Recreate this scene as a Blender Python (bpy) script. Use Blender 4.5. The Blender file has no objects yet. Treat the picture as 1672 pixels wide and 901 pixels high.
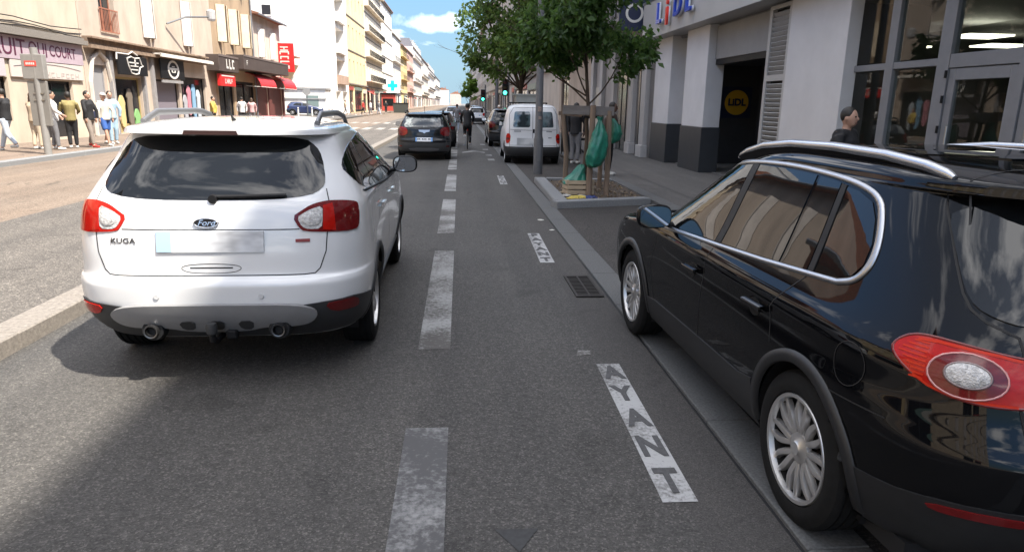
import bpy, bmesh, math, random
import numpy as np
from mathutils import Vector, Matrix, Euler
R = math.radians
PI = math.pi
rnd = random.Random(7)
S = bpy.context.scene
COL = S.collection

# ------------------------------------------------------------ camera
cam = bpy.data.cameras.new('camera'); co = bpy.data.objects.new('camera', cam); COL.objects.link(co)
cam.sensor_width = 36.0; cam.lens = 1120.0 / 1672 * 36; cam.clip_start = 0.05; cam.clip_end = 4000
cr = Vector((0.9970648784291092, -0.07485354176571124, 0.016080282593113546))
cu = Vector((0.0026098892870353232, 0.24314019079536853, 0.9699876473944918))
cf = Vector((0.07651677385420065, 0.9670986479698546, -0.24262190423336558))
co.matrix_world = Matrix(((cr.x, cu.x, -cf.x, 0), (cr.y, cu.y, -cf.y, 0), (cr.z, cu.z, -cf.z, 1.7945), (0, 0, 0, 1)))
S.camera = co

# ------------------------------------------------------------ sky, sun, exposure
SUN_EL, SUN_AZ = 57.0, 126.0          # azimuth clockwise from +Y: from the right and a little behind
W = bpy.data.worlds.new('World'); S.world = W; W.use_nodes = True
wt = W.node_tree; wn = wt.nodes; wl = wt.links; wn.clear()
sky = wn.new('ShaderNodeTexSky'); sky.sky_type = 'NISHITA'; sky.sun_disc = False
sky.sun_elevation = R(SUN_EL); sky.sun_rotation = R(SUN_AZ); sky.air_density = 1.0; sky.dust_density = 0.15; sky.ozone_density = 2.5; sky.altitude = 900
tc = wn.new('ShaderNodeTexCoord'); sep = wn.new('ShaderNodeSeparateXYZ'); wl.new(tc.outputs['Generated'], sep.inputs[0])
mp = wn.new('ShaderNodeMapping'); mp.inputs['Scale'].default_value = (1.6, 1.6, 6.5); mp.inputs['Location'].default_value = (0.35, 0.2, 0.12)
wl.new(tc.outputs['Generated'], mp.inputs[0])
cn = wn.new('ShaderNodeTexNoise'); cn.inputs['Scale'].default_value = 2.1; cn.inputs['Detail'].default_value = 9; cn.inputs['Roughness'].default_value = 0.56
wl.new(mp.outputs[0], cn.inputs['Vector'])
crp = wn.new('ShaderNodeValToRGB'); crp.color_ramp.elements[0].position = 0.0; crp.color_ramp.elements[1].position = 0.16
ad = wn.new('ShaderNodeMath'); ad.operation = 'ADD'; wl.new(cn.outputs['Fac'], ad.inputs[0])
zr = wn.new('ShaderNodeMapRange'); zr.inputs[1].default_value = 0.05; zr.inputs[2].default_value = 0.95; zr.inputs[3].default_value = -0.565; zr.inputs[4].default_value = -0.40
wl.new(sep.outputs[2], zr.inputs[0]); wl.new(zr.outputs[0], ad.inputs[1]); wl.new(ad.outputs[0], crp.inputs[0])
# one soft fair-weather cloud low over the far end of the street
sub = wn.new('ShaderNodeVectorMath'); sub.operation = 'SUBTRACT'; sub.inputs[1].default_value = (-0.0365, 0.9938, 0.1050); wl.new(tc.outputs['Generated'], sub.inputs[0])
scl = wn.new('ShaderNodeVectorMath'); scl.operation = 'MULTIPLY'; scl.inputs[1].default_value = (1 / 0.062, 1 / 0.062, 1 / 0.014); wl.new(sub.outputs[0], scl.inputs[0])
lng = wn.new('ShaderNodeVectorMath'); lng.operation = 'LENGTH'; wl.new(scl.outputs[0], lng.inputs[0])
cn2 = wn.new('ShaderNodeTexNoise'); cn2.inputs['Scale'].default_value = 26; cn2.inputs['Detail'].default_value = 7; wl.new(tc.outputs['Generated'], cn2.inputs['Vector'])
sm2 = wn.new('ShaderNodeMath'); sm2.operation = 'MULTIPLY_ADD'; sm2.inputs[1].default_value = 2.6; sm2.inputs[2].default_value = -1.3; wl.new(cn2.outputs['Fac'], sm2.inputs[0])
sb2 = wn.new('ShaderNodeMath'); sb2.operation = 'SUBTRACT'; wl.new(sm2.outputs[0], sb2.inputs[0]); wl.new(lng.outputs['Value'], sb2.inputs[1])
mr2 = wn.new('ShaderNodeMapRange'); mr2.inputs[1].default_value = -1.0; mr2.inputs[2].default_value = 0.0; mr2.inputs[4].default_value = 0.55; wl.new(sb2.outputs[0], mr2.inputs[0])
cmx = wn.new('ShaderNodeMath'); cmx.operation = 'MAXIMUM'; wl.new(crp.outputs[0], cmx.inputs[0]); wl.new(mr2.outputs[0], cmx.inputs[1])
cmul = wn.new('ShaderNodeMath'); cmul.operation = 'MULTIPLY'; cmul.inputs[1].default_value = 0.9; wl.new(cmx.outputs[0], cmul.inputs[0])
xr = wn.new('ShaderNodeMapRange'); xr.inputs[1].default_value = -0.75; xr.inputs[2].default_value = -0.2; xr.inputs[3].default_value = -0.09; xr.inputs[4].default_value = 0.0
wl.new(sep.outputs[0], xr.inputs[0]); ad2 = wn.new('ShaderNodeMath'); ad2.operation = 'ADD'; wl.new(ad.outputs[0], ad2.inputs[0]); wl.new(xr.outputs[0], ad2.inputs[1]); wl.new(ad2.outputs[0], crp.inputs[0])
vr_ = wn.new('ShaderNodeMapRange'); vr_.inputs[1].default_value = 0.0; vr_.inputs[2].default_value = 0.5; vr_.inputs[3].default_value = 0.20; vr_.inputs[4].default_value = 0.85; wl.new(sep.outputs[2], vr_.inputs[0])
hsv = wn.new('ShaderNodeHueSaturation'); hsv.inputs['Saturation'].default_value = 1.25; sr_ = wn.new('ShaderNodeMapRange'); sr_.inputs[1].default_value = 0.15; sr_.inputs[2].default_value = 0.75; sr_.inputs[3].default_value = 1.25; sr_.inputs[4].default_value = 0.45; wl.new(sep.outputs[2], sr_.inputs[0]); wl.new(sr_.outputs[0], hsv.inputs['Saturation']); wl.new(vr_.outputs[0], hsv.inputs['Value']); wl.new(sky.outputs[0], hsv.inputs['Color'])
hz = wn.new('ShaderNodeMapRange'); hz.inputs[1].default_value = 0.0; hz.inputs[2].default_value = 0.32; hz.inputs[3].default_value = 0.85; hz.inputs[4].default_value = 0.0; wl.new(sep.outputs[2], hz.inputs[0])
hmx = wn.new('ShaderNodeMix'); hmx.data_type = 'RGBA'; wl.new(hz.outputs[0], hmx.inputs[0]); wl.new(hsv.outputs[0], hmx.inputs[6]); hmx.inputs[7].default_value = (0.78, 1.30, 1.75, 1)
cmix = wn.new('ShaderNodeMix'); cmix.data_type = 'RGBA'; wl.new(cmul.outputs[0], cmix.inputs[0]); wl.new(hmx.outputs[2], cmix.inputs[6])
cmix.inputs[7].default_value = (9.0, 8.9, 9.0, 1)
bgn = wn.new('ShaderNodeBackground'); bgn.inputs[1].default_value = 0.15; wl.new(cmix.outputs[2], bgn.inputs[0])
wo = wn.new('ShaderNodeOutputWorld'); wl.new(bgn.outputs[0], wo.inputs[0])
sl = bpy.data.lights.new('sun', 'SUN'); so = bpy.data.objects.new('sun', sl); COL.objects.link(so)
sl.energy = 3.4; sl.angle = R(0.9); sl.color = (1.0, 0.93, 0.82)
sd = Vector((math.sin(R(SUN_AZ)) * math.cos(R(SUN_EL)), math.cos(R(SUN_AZ)) * math.cos(R(SUN_EL)), math.sin(R(SUN_EL))))
so.rotation_euler = sd.to_track_quat('Z', 'Y').to_euler(); so.location = sd * 80
S.view_settings.view_transform = 'Standard'; S.view_settings.look = 'None'; S.view_settings.gamma = 1.0
S.view_settings.use_curve_mapping = False; S.view_settings.exposure = 1.74
S.cycles.max_bounces = 7; S.cycles.diffuse_bounces = 3; S.cycles.glossy_bounces = 4; S.cycles.transmission_bounces = 5
S.cycles.transparent_max_bounces = 8; S.cycles.caustics_reflective = False; S.cycles.caustics_refractive = False

# ------------------------------------------------------------ materials
MATS = {}
def lin(c):
    return tuple((x / 12.92 if x <= 0.04045 else ((x + 0.055) / 1.055) ** 2.4) for x in c)
def mat(name, col, rough=0.6, metal=0.0, spec=0.5, var=0.0, vscale=6.0, col2=None, bump=0.0, bscale=60.0, coat=0.0, emit=None, estr=1.0, trans=0.0, island=0.0, stretch=None, sharp=None, detail=6, ior=None):
    """principled material; col2 = second colour mixed in by noise, var = amount of tonal noise"""
    if name in MATS: return MATS[name]
    m = bpy.data.materials.new(name); m.use_nodes = True; nt = m.node_tree; n = nt.nodes; l = nt.links
    b = n['Principled BSDF']; b.inputs['Base Color'].default_value = (*col, 1); b.inputs['Roughness'].default_value = rough
    b.inputs['Metallic'].default_value = metal; b.inputs['Specular IOR Level'].default_value = spec
    if ior: b.inputs['IOR'].default_value = ior
    if coat: b.inputs['Coat Weight'].default_value = coat; b.inputs['Coat Roughness'].default_value = 0.03
    if trans: b.inputs['Transmission Weight'].default_value = trans
    if emit: b.inputs['Emission Color'].default_value = (*emit, 1); b.inputs['Emission Strength'].default_value = estr
    t = n.new('ShaderNodeTexCoord'); vec = t.outputs['Object']
    if stretch:
        mpn = n.new('ShaderNodeMapping'); mpn.inputs['Scale'].default_value = stretch; l.new(vec, mpn.inputs[0]); vec = mpn.outputs[0]
    cur = None
    if var or col2:
        no = n.new('ShaderNodeTexNoise'); no.inputs['Scale'].default_value = vscale; no.inputs['Detail'].default_value = detail; no.inputs['Roughness'].default_value = 0.62
        l.new(vec, no.inputs['Vector'])
        rp = n.new('ShaderNodeValToRGB')
        s0, s1 = sharp if sharp else (0.3, 0.7)
        rp.color_ramp.elements[0].position = s0; rp.color_ramp.elements[1].position = s1
        a = tuple(max(0, c * (1 - var)) for c in col); z = col2 if col2 else tuple(min(1, c * (1 + var)) for c in col)
        rp.color_ramp.elements[0].color = (*a, 1); rp.color_ramp.elements[1].color = (*z, 1)
        l.new(no.outputs['Fac'], rp.inputs[0]); cur = rp.outputs[0]
    if island:
        g = n.new('ShaderNodeNewGeometry'); hs = n.new('ShaderNodeHueSaturation')
        mr = n.new('ShaderNodeMapRange'); mr.inputs[3].default_value = 1 - island; mr.inputs[4].default_value = 1 + island
        l.new(g.outputs['Random Per Island'], mr.inputs[0]); l.new(mr.outputs[0], hs.inputs['Value'])
        if cur: l.new(cur, hs.inputs['Color'])
        else: hs.inputs['Color'].default_value = (*col, 1)
        cur = hs.outputs[0]
    if cur: l.new(cur, b.inputs['Base Color'])
    if bump:
        nb = n.new('ShaderNodeTexNoise'); nb.inputs['Scale'].default_value = bscale; nb.inputs['Detail'].default_value = 4; l.new(vec, nb.inputs['Vector'])
        bp = n.new('ShaderNodeBump'); bp.inputs['Strength'].default_value = bump; bp.inputs['Distance'].default_value = 0.02
        l.new(nb.outputs['Fac'], bp.inputs['Height']); l.new(bp.outputs[0], b.inputs['Normal'])
    MATS[name] = m; return m

def asphalt(name, base, agg, patch, agg_scale=95.0, rough=0.85, light=0.25):
    """asphalt with light and dark stones, worn patches and fine bump"""
    m = bpy.data.materials.new(name); m.use_nodes = True; nt = m.node_tree; n = nt.nodes; l = nt.links
    b = n['Principled BSDF']; b.inputs['Roughness'].default_value = rough; b.inputs['Specular IOR Level'].default_value = 0.35
    t = n.new('ShaderNodeTexCoord'); o = t.outputs['Object']
    big = n.new('ShaderNodeTexNoise'); big.inputs['Scale'].default_value = 0.55; big.inputs['Detail'].default_value = 8; big.inputs['Roughness'].default_value = 0.65; l.new(o, big.inputs['Vector'])
    rb = n.new('ShaderNodeValToRGB'); rb.color_ramp.elements[0].position = 0.32; rb.color_ramp.elements[1].position = 0.68
    rb.color_ramp.elements[0].color = (*base, 1); rb.color_ramp.elements[1].color = (*patch, 1); l.new(big.outputs['Fac'], rb.inputs[0])
    mt = n.new('ShaderNodeMapping'); mt.inputs['Scale'].default_value = (2.2, 0.10, 1); l.new(o, mt.inputs[0])
    tr_ = n.new('ShaderNodeTexNoise'); tr_.inputs['Scale'].default_value = 1.0; tr_.inputs['Detail'].default_value = 5; l.new(mt.outputs[0], tr_.inputs['Vector'])
    st = n.new('ShaderNodeTexNoise'); st.inputs['Scale'].default_value = 2.3; st.inputs['Detail'].default_value = 4; st.inputs['Distortion'].default_value = 0.6; l.new(o, st.inputs['Vector'])
    rs = n.new('ShaderNodeValToRGB'); rs.color_ramp.elements[0].position = 0.24; rs.color_ramp.elements[0].color = (0.72, 0.72, 0.72, 1); rs.color_ramp.elements[1].position = 0.40; rs.color_ramp.elements[1].color = (1, 1, 1, 1); l.new(st.outputs['Fac'], rs.inputs[0])
    rt = n.new('ShaderNodeValToRGB'); rt.color_ramp.elements[0].position = 0.3; rt.color_ramp.elements[0].color = (0.82, 0.82, 0.83, 1); rt.color_ramp.elements[1].position = 0.7; rt.color_ramp.elements[1].color = (1.12, 1.11, 1.1, 1); l.new(tr_.outputs['Fac'], rt.inputs[0])
    mw = n.new('ShaderNodeMix'); mw.data_type = 'RGBA'; mw.blend_type = 'MULTIPLY'; mw.inputs[0].default_value = 1.0; l.new(rb.outputs[0], mw.inputs[6]); l.new(rt.outputs[0], mw.inputs[7])
    mv = n.new('ShaderNodeMix'); mv.data_type = 'RGBA'; mv.blend_type = 'MULTIPLY'; mv.inputs[0].default_value = 1.0; l.new(mw.outputs[2], mv.inputs[6]); l.new(rs.outputs[0], mv.inputs[7])
    vo = n.new('ShaderNodeTexVoronoi'); vo.inputs['Scale'].default_value = agg_scale; l.new(o, vo.inputs['Vector'])
    sp = n.new('ShaderNodeSeparateColor'); l.new(vo.outputs['Color'], sp.inputs[0])
    rv = n.new('ShaderNodeValToRGB'); e = rv.color_ramp.elements
    e[0].position = 0.0; e[0].color = (0.55, 0.55, 0.55, 1); e[1].position = 0.86; e[1].color = (1.0, 1.0, 1.0, 1)
    x = rv.color_ramp.elements.new(0.93); x.color = (agg, agg, agg * 0.96, 1)
    l.new(sp.outputs[0], rv.inputs[0])
    mx = n.new('ShaderNodeMix'); mx.data_type = 'RGBA'; mx.blend_type = 'MULTIPLY'; mx.inputs[0].default_value = 1.0
    mx.clamp_result = False
    l.new(mv.outputs[2], mx.inputs[6]); l.new(rv.outputs[0], mx.inputs[7])
    vc = n.new('ShaderNodeTexVoronoi'); vc.feature = 'DISTANCE_TO_EDGE'; vc.inputs['Scale'].default_value = 0.42
    wv = n.new('ShaderNodeTexNoise'); wv.inputs['Scale'].default_value = 3.0; wv.inputs['Detail'].default_value = 6; l.new(o, wv.inputs['Vector'])
    wm = n.new('ShaderNodeVectorMath'); wm.operation = 'MULTIPLY_ADD'; wm.inputs[1].default_value = (0.35, 0.35, 0.0); l.new(wv.outputs['Color'], wm.inputs[0]); l.new(o, wm.inputs[2]); l.new(wm.outputs[0], vc.inputs['Vector'])
    rc = n.new('ShaderNodeValToRGB'); rc.color_ramp.elements[0].position = 0.002; rc.color_ramp.elements[0].color = (0.45, 0.45, 0.45, 1); rc.color_ramp.elements[1].position = 0.007; rc.color_ramp.elements[1].color = (1, 1, 1, 1); l.new(vc.outputs['Distance'], rc.inputs[0])
    rm_ = n.new('ShaderNodeValToRGB'); rm_.color_ramp.elements[0].position = 0.52; rm_.color_ramp.elements[0].color = (0, 0, 0, 1); rm_.color_ramp.elements[1].position = 0.62; l.new(big.outputs['Fac'], rm_.inputs[0])
    mc = n.new('ShaderNodeMix'); mc.data_type = 'RGBA'; mc.blend_type = 'MULTIPLY'; l.new(rm_.outputs[0], mc.inputs[0]); l.new(mx.outputs[2], mc.inputs[6]); l.new(rc.outputs[0], mc.inputs[7])
    fine = n.new('ShaderNodeTexNoise'); fine.inputs['Scale'].default_value = 26; fine.inputs['Detail'].default_value = 6; l.new(o, fine.inputs['Vector'])
    mr = n.new('ShaderNodeMapRange'); mr.inputs[1].default_value = 0.25; mr.inputs[2].default_value = 0.75; mr.inputs[3].default_value = 1 - light; mr.inputs[4].default_value = 1 + light
    l.new(fine.outputs['Fac'], mr.inputs[0])
    hs = n.new('ShaderNodeHueSaturation'); l.new(mc.outputs[2], hs.inputs['Color']); l.new(mr.outputs[0], hs.inputs['Value'])
    l.new(hs.outputs[0], b.inputs['Base Color'])
    bp = n.new('ShaderNodeBump'); bp.inputs['Strength'].default_value = 0.55; bp.inputs['Distance'].default_value = 0.006
    l.new(vo.outputs['Distance'], bp.inputs['Height']); l.new(bp.outputs[0], b.inputs['Normal'])
    MATS[name] = m; return m

def worn_paint(name, col, under, amount=0.5, scale=14.0):
    """road paint rubbed through to the asphalt by noise"""
    m = bpy.data.materials.new(name); m.use_nodes = True; nt = m.node_tree; n = nt.nodes; l = nt.links
    b = n['Principled BSDF']; b.inputs['Roughness'].default_value = 0.8; b.inputs['Specular IOR Level'].default_value = 0.3
    t = n.new('ShaderNodeTexCoord'); o = t.outputs['Object']
    a = n.new('ShaderNodeTexNoise'); a.inputs['Scale'].default_value = scale; a.inputs['Detail'].default_value = 10; a.inputs['Roughness'].default_value = 0.72; l.new(o, a.inputs['Vector'])
    c = n.new('ShaderNodeTexNoise'); c.inputs['Scale'].default_value = 1.7; c.inputs['Detail'].default_value = 5; l.new(o, c.inputs['Vector'])
    ad = n.new('ShaderNodeMath'); ad.operation = 'ADD'; l.new(a.outputs['Fac'], ad.inputs[0]); l.new(c.outputs['Fac'], ad.inputs[1])
    r = n.new('ShaderNodeValToRGB'); r.color_ramp.elements[0].position = max(0.0, amount - 0.06); r.color_ramp.elements[1].position = min(1.0, amount + 0.07)
    r.color_ramp.elements[0].color = (*under, 1); r.color_ramp.elements[1].color = (*col, 1)
    h = n.new('ShaderNodeMath'); h.operation = 'MULTIPLY'; h.inputs[1].default_value = 0.5; l.new(ad.outputs[0], h.inputs[0]); l.new(h.outputs[0], r.inputs[0])
    l.new(r.outputs[0], b.inputs['Base Color']); MATS[name] = m; return m

def leafmat(name, col, col2, tr=0.45):
    m = bpy.data.materials.new(name); m.use_nodes = True; nt = m.node_tree; n = nt.nodes; l = nt.links
    b = n['Principled BSDF']; b.inputs['Roughness'].default_value = 0.45; b.inputs['Specular IOR Level'].default_value = 0.4
    g = n.new('ShaderNodeNewGeometry'); r = n.new('ShaderNodeValToRGB'); r.color_ramp.elements[0].color = (*col, 1); r.color_ramp.elements[1].color = (*col2, 1)
    l.new(g.outputs['Random Per Island'], r.inputs[0]); l.new(r.outputs[0], b.inputs['Base Color'])
    ts = n.new('ShaderNodeBsdfTranslucent'); hs = n.new('ShaderNodeHueSaturation'); hs.inputs['Value'].default_value = 1.8; hs.inputs['Hue'].default_value = 0.48; l.new(r.outputs[0], hs.inputs['Color']); l.new(hs.outputs[0], ts.inputs[0])
    mx = n.new('ShaderNodeMixShader'); mx.inputs[0].default_value = tr; l.new(b.outputs[0], mx.inputs[1]); l.new(ts.outputs[0], mx.inputs[2])
    l.new(mx.outputs[0], n['Material Output'].inputs[0]); MATS[name] = m; return m

BLACK = mat('black_plastic', (0.010, 0.010, 0.011), 0.5, spec=0.25, var=0.2, vscale=30)
RUBBER = mat('tyre_rubber', (0.010, 0.010, 0.010), 0.85, spec=0.2, bump=0.15, bscale=220, var=0.25, vscale=25)
DARK = mat('dark_void', (0.006, 0.006, 0.007), 0.7)
CHROME = mat('chrome', (0.62, 0.63, 0.65), 0.12, 1.0)
ALU = mat('aluminium', (0.42, 0.43, 0.45), 0.3, 1.0)
STEEL = mat('galvanised_steel', (0.2, 0.21, 0.22), 0.45, 0.7, var=0.2, vscale=9)

# ------------------------------------------------------------ object helpers
def tag(o, label=None, cat=None, group=None, kind=None):
    if label: o['label'] = label
    if cat: o['category'] = cat
    if group: o['group'] = group
    if kind: o['kind'] = kind
    return o
def thing(name, label, cat, loc=(0, 0, 0), rz=0.0, group=None):
    o = bpy.data.objects.new(name, None); COL.objects.link(o); o.location = loc; o.rotation_euler = (0, 0, rz)
    o.empty_display_size = 0.2
    return tag(o, label, cat, group)
def obj(name, bm, m, parent=None, smooth=None, loc=None):
    """link a bmesh (or mesh) as ONE mesh object"""
    if isinstance(bm, bmesh.types.BMesh):
        me = bpy.data.meshes.new(name); bm.normal_update(); bm.to_mesh(me); bm.free()
    else: me = bm
    if m is not None:
        for k in (m if isinstance(m, (list, tuple)) else [m]): me.materials.append(k)
    if smooth is not None:
        me.shade_smooth()
        if smooth < 179: me.set_sharp_from_angle(angle=R(smooth))
    o = bpy.data.objects.new(name, me); COL.objects.link(o)
    if parent is not None: o.parent = parent
    if loc is not None: o.location = loc
    return o
def struct(name, bm, m, smooth=None):
    o = obj(name, bm, m, None, smooth); o['kind'] = 'structure'; return o
def copy_tree(o, parent=None):
    c = o.copy(); COL.objects.link(c)
    if parent is not None: c.parent = parent
    for ch in list(o.children): copy_tree(ch, c)
    return c
def box(bm, x0, x1, y0, y1, z0, z1, mi=0, mtx=None):
    v = [bm.verts.new(p) for p in ((x0, y0, z0), (x1, y0, z0), (x1, y1, z0), (x0, y1, z0), (x0, y0, z1), (x1, y0, z1), (x1, y1, z1), (x0, y1, z1))]
    if mtx is not None:
        for k in v: k.co = mtx @ k.co
    fs = [bm.faces.new([v[i] for i in q]) for q in ((3, 2, 1, 0), (4, 5, 6, 7), (0, 1, 5, 4), (1, 2, 6, 5), (2, 3, 7, 6), (3, 0, 4, 7))]
    for f in fs: f.material_index = mi
    return v
def B(*a, bev=0.0, **k):
    bm = bmesh.new(); box(bm, *a, **k)
    if bev: bmesh.ops.bevel(bm, geom=bm.edges[:], offset=bev, segments=2, affect='EDGES', profile=0.5)
    return bm
def boxes(lst, bev=0.0):
    bm = bmesh.new()
    for b in lst: box(bm, *b)
    if bev: bmesh.ops.bevel(bm, geom=bm.edges[:], offset=bev, segments=1, affect='EDGES')
    return bm
def quad(bm, pts, mi=0):
    f = bm.faces.new([bm.verts.new(p) for p in pts]); f.material_index = mi; return f
def tube(bm, pts, rad, seg=10, caps=True, mi=0, flat=(1, 1)):
    """swept round tube through pts with radius (or list of radii)"""
    pts = [Vector(p) for p in pts]; n = len(pts)
    rr = rad if isinstance(rad, (list, tuple)) else [rad] * n
    rings = []; up = None
    for i in range(n):
        d = (pts[min(i + 1, n - 1)] - pts[max(i - 1, 0)])
        if d.length < 1e-9: d = Vector((0, 0, 1))
        d.normalize()
        if up is None:
            up = Vector((0, 0, 1)) if abs(d.z) < 0.9 else Vector((1, 0, 0))
        u = (up - d * up.dot(d)); 
        if u.length < 1e-6: u = d.orthogonal()
        u.normalize(); w = d.cross(u); up = u
        rings.append([bm.verts.new(pts[i] + (u * math.cos(a) * flat[0] + w * math.sin(a) * flat[1]) * rr[i]) for a in [2 * PI * k / seg for k in range(seg)]])
    for i in range(n - 1):
        for k in range(seg):
            f = bm.faces.new((rings[i][k], rings[i][(k + 1) % seg], rings[i + 1][(k + 1) % seg], rings[i + 1][k])); f.material_index = mi
    if caps:
        f = bm.faces.new(rings[0][::-1]); f.material_index = mi; f = bm.faces.new(rings[-1]); f.material_index = mi
def T(pts, rad, seg=10, **k):
    bm = bmesh.new(); tube(bm, pts, rad, seg, **k); return bm
def lathe(bm, prof, seg=24, axis='Z', mi=0, closed=False):
    """revolve (r, h) profile about an axis"""
    rings = []
    for r_, h in prof:
        ring = []
        for k in range(seg):
            a = 2 * PI * k / seg; c, s = math.cos(a) * r_, math.sin(a) * r_
            ring.append(bm.verts.new({'Z': (c, s, h), 'X': (h, c, s), 'Y': (c, h, s)}[axis]))
        rings.append(ring)
    m_ = len(rings)
    for i in range(m_ if closed else m_ - 1):
        for k in range(seg):
            f = bm.faces.new((rings[i][k], rings[i][(k + 1) % seg], rings[(i + 1) % m_][(k + 1) % seg], rings[(i + 1) % m_][k])); f.material_index = mi
def L(prof, seg=24, axis='Z', **k):
    bm = bmesh.new(); lathe(bm, prof, seg, axis, **k); return bm
def prism(bm, poly, z0, z1, plane='XY', mi=0):
    """extrude a 2-D polygon between two offsets along the plane's normal"""
    def P(a, b, c): return {'XY': (a, b, c), 'XZ': (a, c, b), 'YZ': (c, a, b)}[plane]
    lo = [bm.verts.new(P(a, b, z0)) for a, b in poly]; hi = [bm.verts.new(P(a, b, z1)) for a, b in poly]; n = len(poly)
    fs = [bm.faces.new(lo[::-1]), bm.faces.new(hi)] + [bm.faces.new((lo[i], lo[(i + 1) % n], hi[(i + 1) % n], hi[i])) for i in range(n)]
    for f in fs: f.material_index = mi
    bmesh.ops.recalc_face_normals(bm, faces=fs)
def PR(poly, z0, z1, plane='XY'):
    bm = bmesh.new(); prism(bm, poly, z0, z1, plane); return bm
def circ(r, n=24, cx=0, cy=0, ry=None):
    return [(cx + r * math.cos(2 * PI * k / n), cy + (ry or r) * math.sin(2 * PI * k / n)) for k in range(n)]
def chaikin(p, it=2, closed=True):
    for _ in range(it):
        q = []; n = len(p)
        for i in range(n if closed else n - 1):
            a, b = p[i], p[(i + 1) % n]
            q += [(a[0] * .75 + b[0] * .25, a[1] * .75 + b[1] * .25), (a[0] * .25 + b[0] * .75, a[1] * .25 + b[1] * .75)]
        p = q if closed else [p[0]] + q + [p[-1]]
    return p
def text(name, s, size, m, parent, mtx, depth=0.004, wx=1.0, space=1.0, shear=0.0, bold=0.0, fit=None):
    """lettering as a mesh; mtx puts the text's XY plane into the parent's space"""
    c = bpy.data.curves.new(name, 'FONT'); c.body = s; c.size = size; c.extrude = depth; c.align_x = 'CENTER'; c.align_y = 'CENTER'
    c.space_character = space; c.shear = shear; c.offset = bold; c.resolution_u = 3
    t = bpy.data.objects.new('lettering_curve', c); COL.objects.link(t)
    bpy.context.view_layer.update(); dg = bpy.context.evaluated_depsgraph_get()
    me = bpy.data.meshes.new_from_object(t.evaluated_get(dg)); bpy.data.objects.remove(t); bpy.data.curves.remove(c)
    if fit:
        xs = [v.co.x for v in me.vertices]; wx = fit / (max(xs) - min(xs)); me.transform(Matrix.Translation((-(max(xs) + min(xs)) / 2, 0, 0)))
    me.transform(Matrix.Diagonal((wx, 1, 1, 1))); me.transform(mtx); me.materials.clear(); me.name = name
    return obj(name, me, m, parent)
def frame(origin, xdir, ydir):
    x = Vector(xdir).normalized(); y = Vector(ydir); y = (y - x * y.dot(x)).normalized(); z = x.cross(y)
    o = Vector(origin)
    return Matrix(((x.x, y.x, z.x, o.x), (x.y, y.y, z.y, o.y), (x.z, y.z, z.z, o.z), (0, 0, 0, 1)))

def rrect(poly, r=0.05, n=4):
    """polygon with rounded corners"""
    out = []; m = len(poly)
    for i in range(m):
        p = Vector(poly[i]); a_ = Vector(poly[i - 1]) - p; b_ = Vector(poly[(i + 1) % m]) - p
        A = p + a_.normalized() * min(r, a_.length * .45); B_ = p + b_.normalized() * min(r, b_.length * .45)
        for k in range(n + 1):
            t = k / n; q = A * (1 - t) ** 2 + p * 2 * t * (1 - t) + B_ * t ** 2; out.append((q.x, q.y))
    return out

# ============================================================ GROUND
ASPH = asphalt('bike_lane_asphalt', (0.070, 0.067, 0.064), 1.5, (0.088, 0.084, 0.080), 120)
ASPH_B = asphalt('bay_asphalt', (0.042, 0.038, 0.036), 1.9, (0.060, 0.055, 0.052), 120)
ASPH_G = asphalt('gutter_asphalt', (0.070, 0.066, 0.063), 1.25, (0.086, 0.081, 0.078), 180, light=0.12)
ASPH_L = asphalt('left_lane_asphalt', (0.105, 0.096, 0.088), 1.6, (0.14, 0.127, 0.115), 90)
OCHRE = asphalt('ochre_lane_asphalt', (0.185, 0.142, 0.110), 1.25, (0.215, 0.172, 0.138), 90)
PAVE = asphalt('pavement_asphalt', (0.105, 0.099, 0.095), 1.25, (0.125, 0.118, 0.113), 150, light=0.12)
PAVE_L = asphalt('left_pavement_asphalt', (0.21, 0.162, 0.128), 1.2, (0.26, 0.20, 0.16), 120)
GRANITE = mat('granite', (0.20, 0.205, 0.21), 0.75, var=0.28, vscale=70, bump=0.2, bscale=180)
GRANITE_F = mat('flush_granite', (0.088, 0.089, 0.089), 0.75, var=0.35, vscale=60, bump=0.15, bscale=180)
GRANITE_L = mat('warm_granite', (0.19, 0.17, 0.15), 0.8, var=0.3, vscale=30, bump=0.25, bscale=90)  # warm grey-brown granite for median kerb, sills and cornices
FARG = mat('far_ground', (0.13, 0.125, 0.12), 0.9, var=0.2, vscale=0.02)
def sheet(name, x0, x1, y0, y1, z, m, ny=1):
    bm = bmesh.new(); quad(bm, [(x0, y0, z), (x1, y0, z), (x1, y1, z), (x0, y1, z)]); return struct(name, bm, m)
sheet('ground', -1600, 1600, -900, 2600, -0.03, FARG)
sheet('road', -3.2, 1.05, -40, 640, 0.0, ASPH)
sheet('gutter_strip', 1.05, 1.425, -40, 640, 0.0, ASPH_G)
struct('kerb_strip', boxes([(1.445, 1.72, y, y + 1.195, -0.05, 0.018) for y in np.arange(-12, 11.9, 1.2)] + [(1.445, 1.72, y, y + 2.39, -0.05, 0.018) for y in np.arange(12, 120, 2.4)], 0.006), GRANITE_F)
sheet('gutter_joint', 1.425, 1.445, -12, 120, -0.006, DARK)
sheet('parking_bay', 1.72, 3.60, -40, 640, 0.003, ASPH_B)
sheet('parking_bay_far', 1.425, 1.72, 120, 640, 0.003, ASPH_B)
struct('pavement', B(3.86, 14, -40, 640, -0.05, 0.10), PAVE)
struct('pavement_kerb', boxes([(3.60, 3.86, y, y + 1.19, -0.05, 0.105) for y in np.arange(-6, 60, 1.2)] + [(3.60, 3.86, 60, 640, -0.05, 0.105), (3.60, 3.86, -40, -6, -0.05, 0.105)], 0.008), GRANITE_F)
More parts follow.
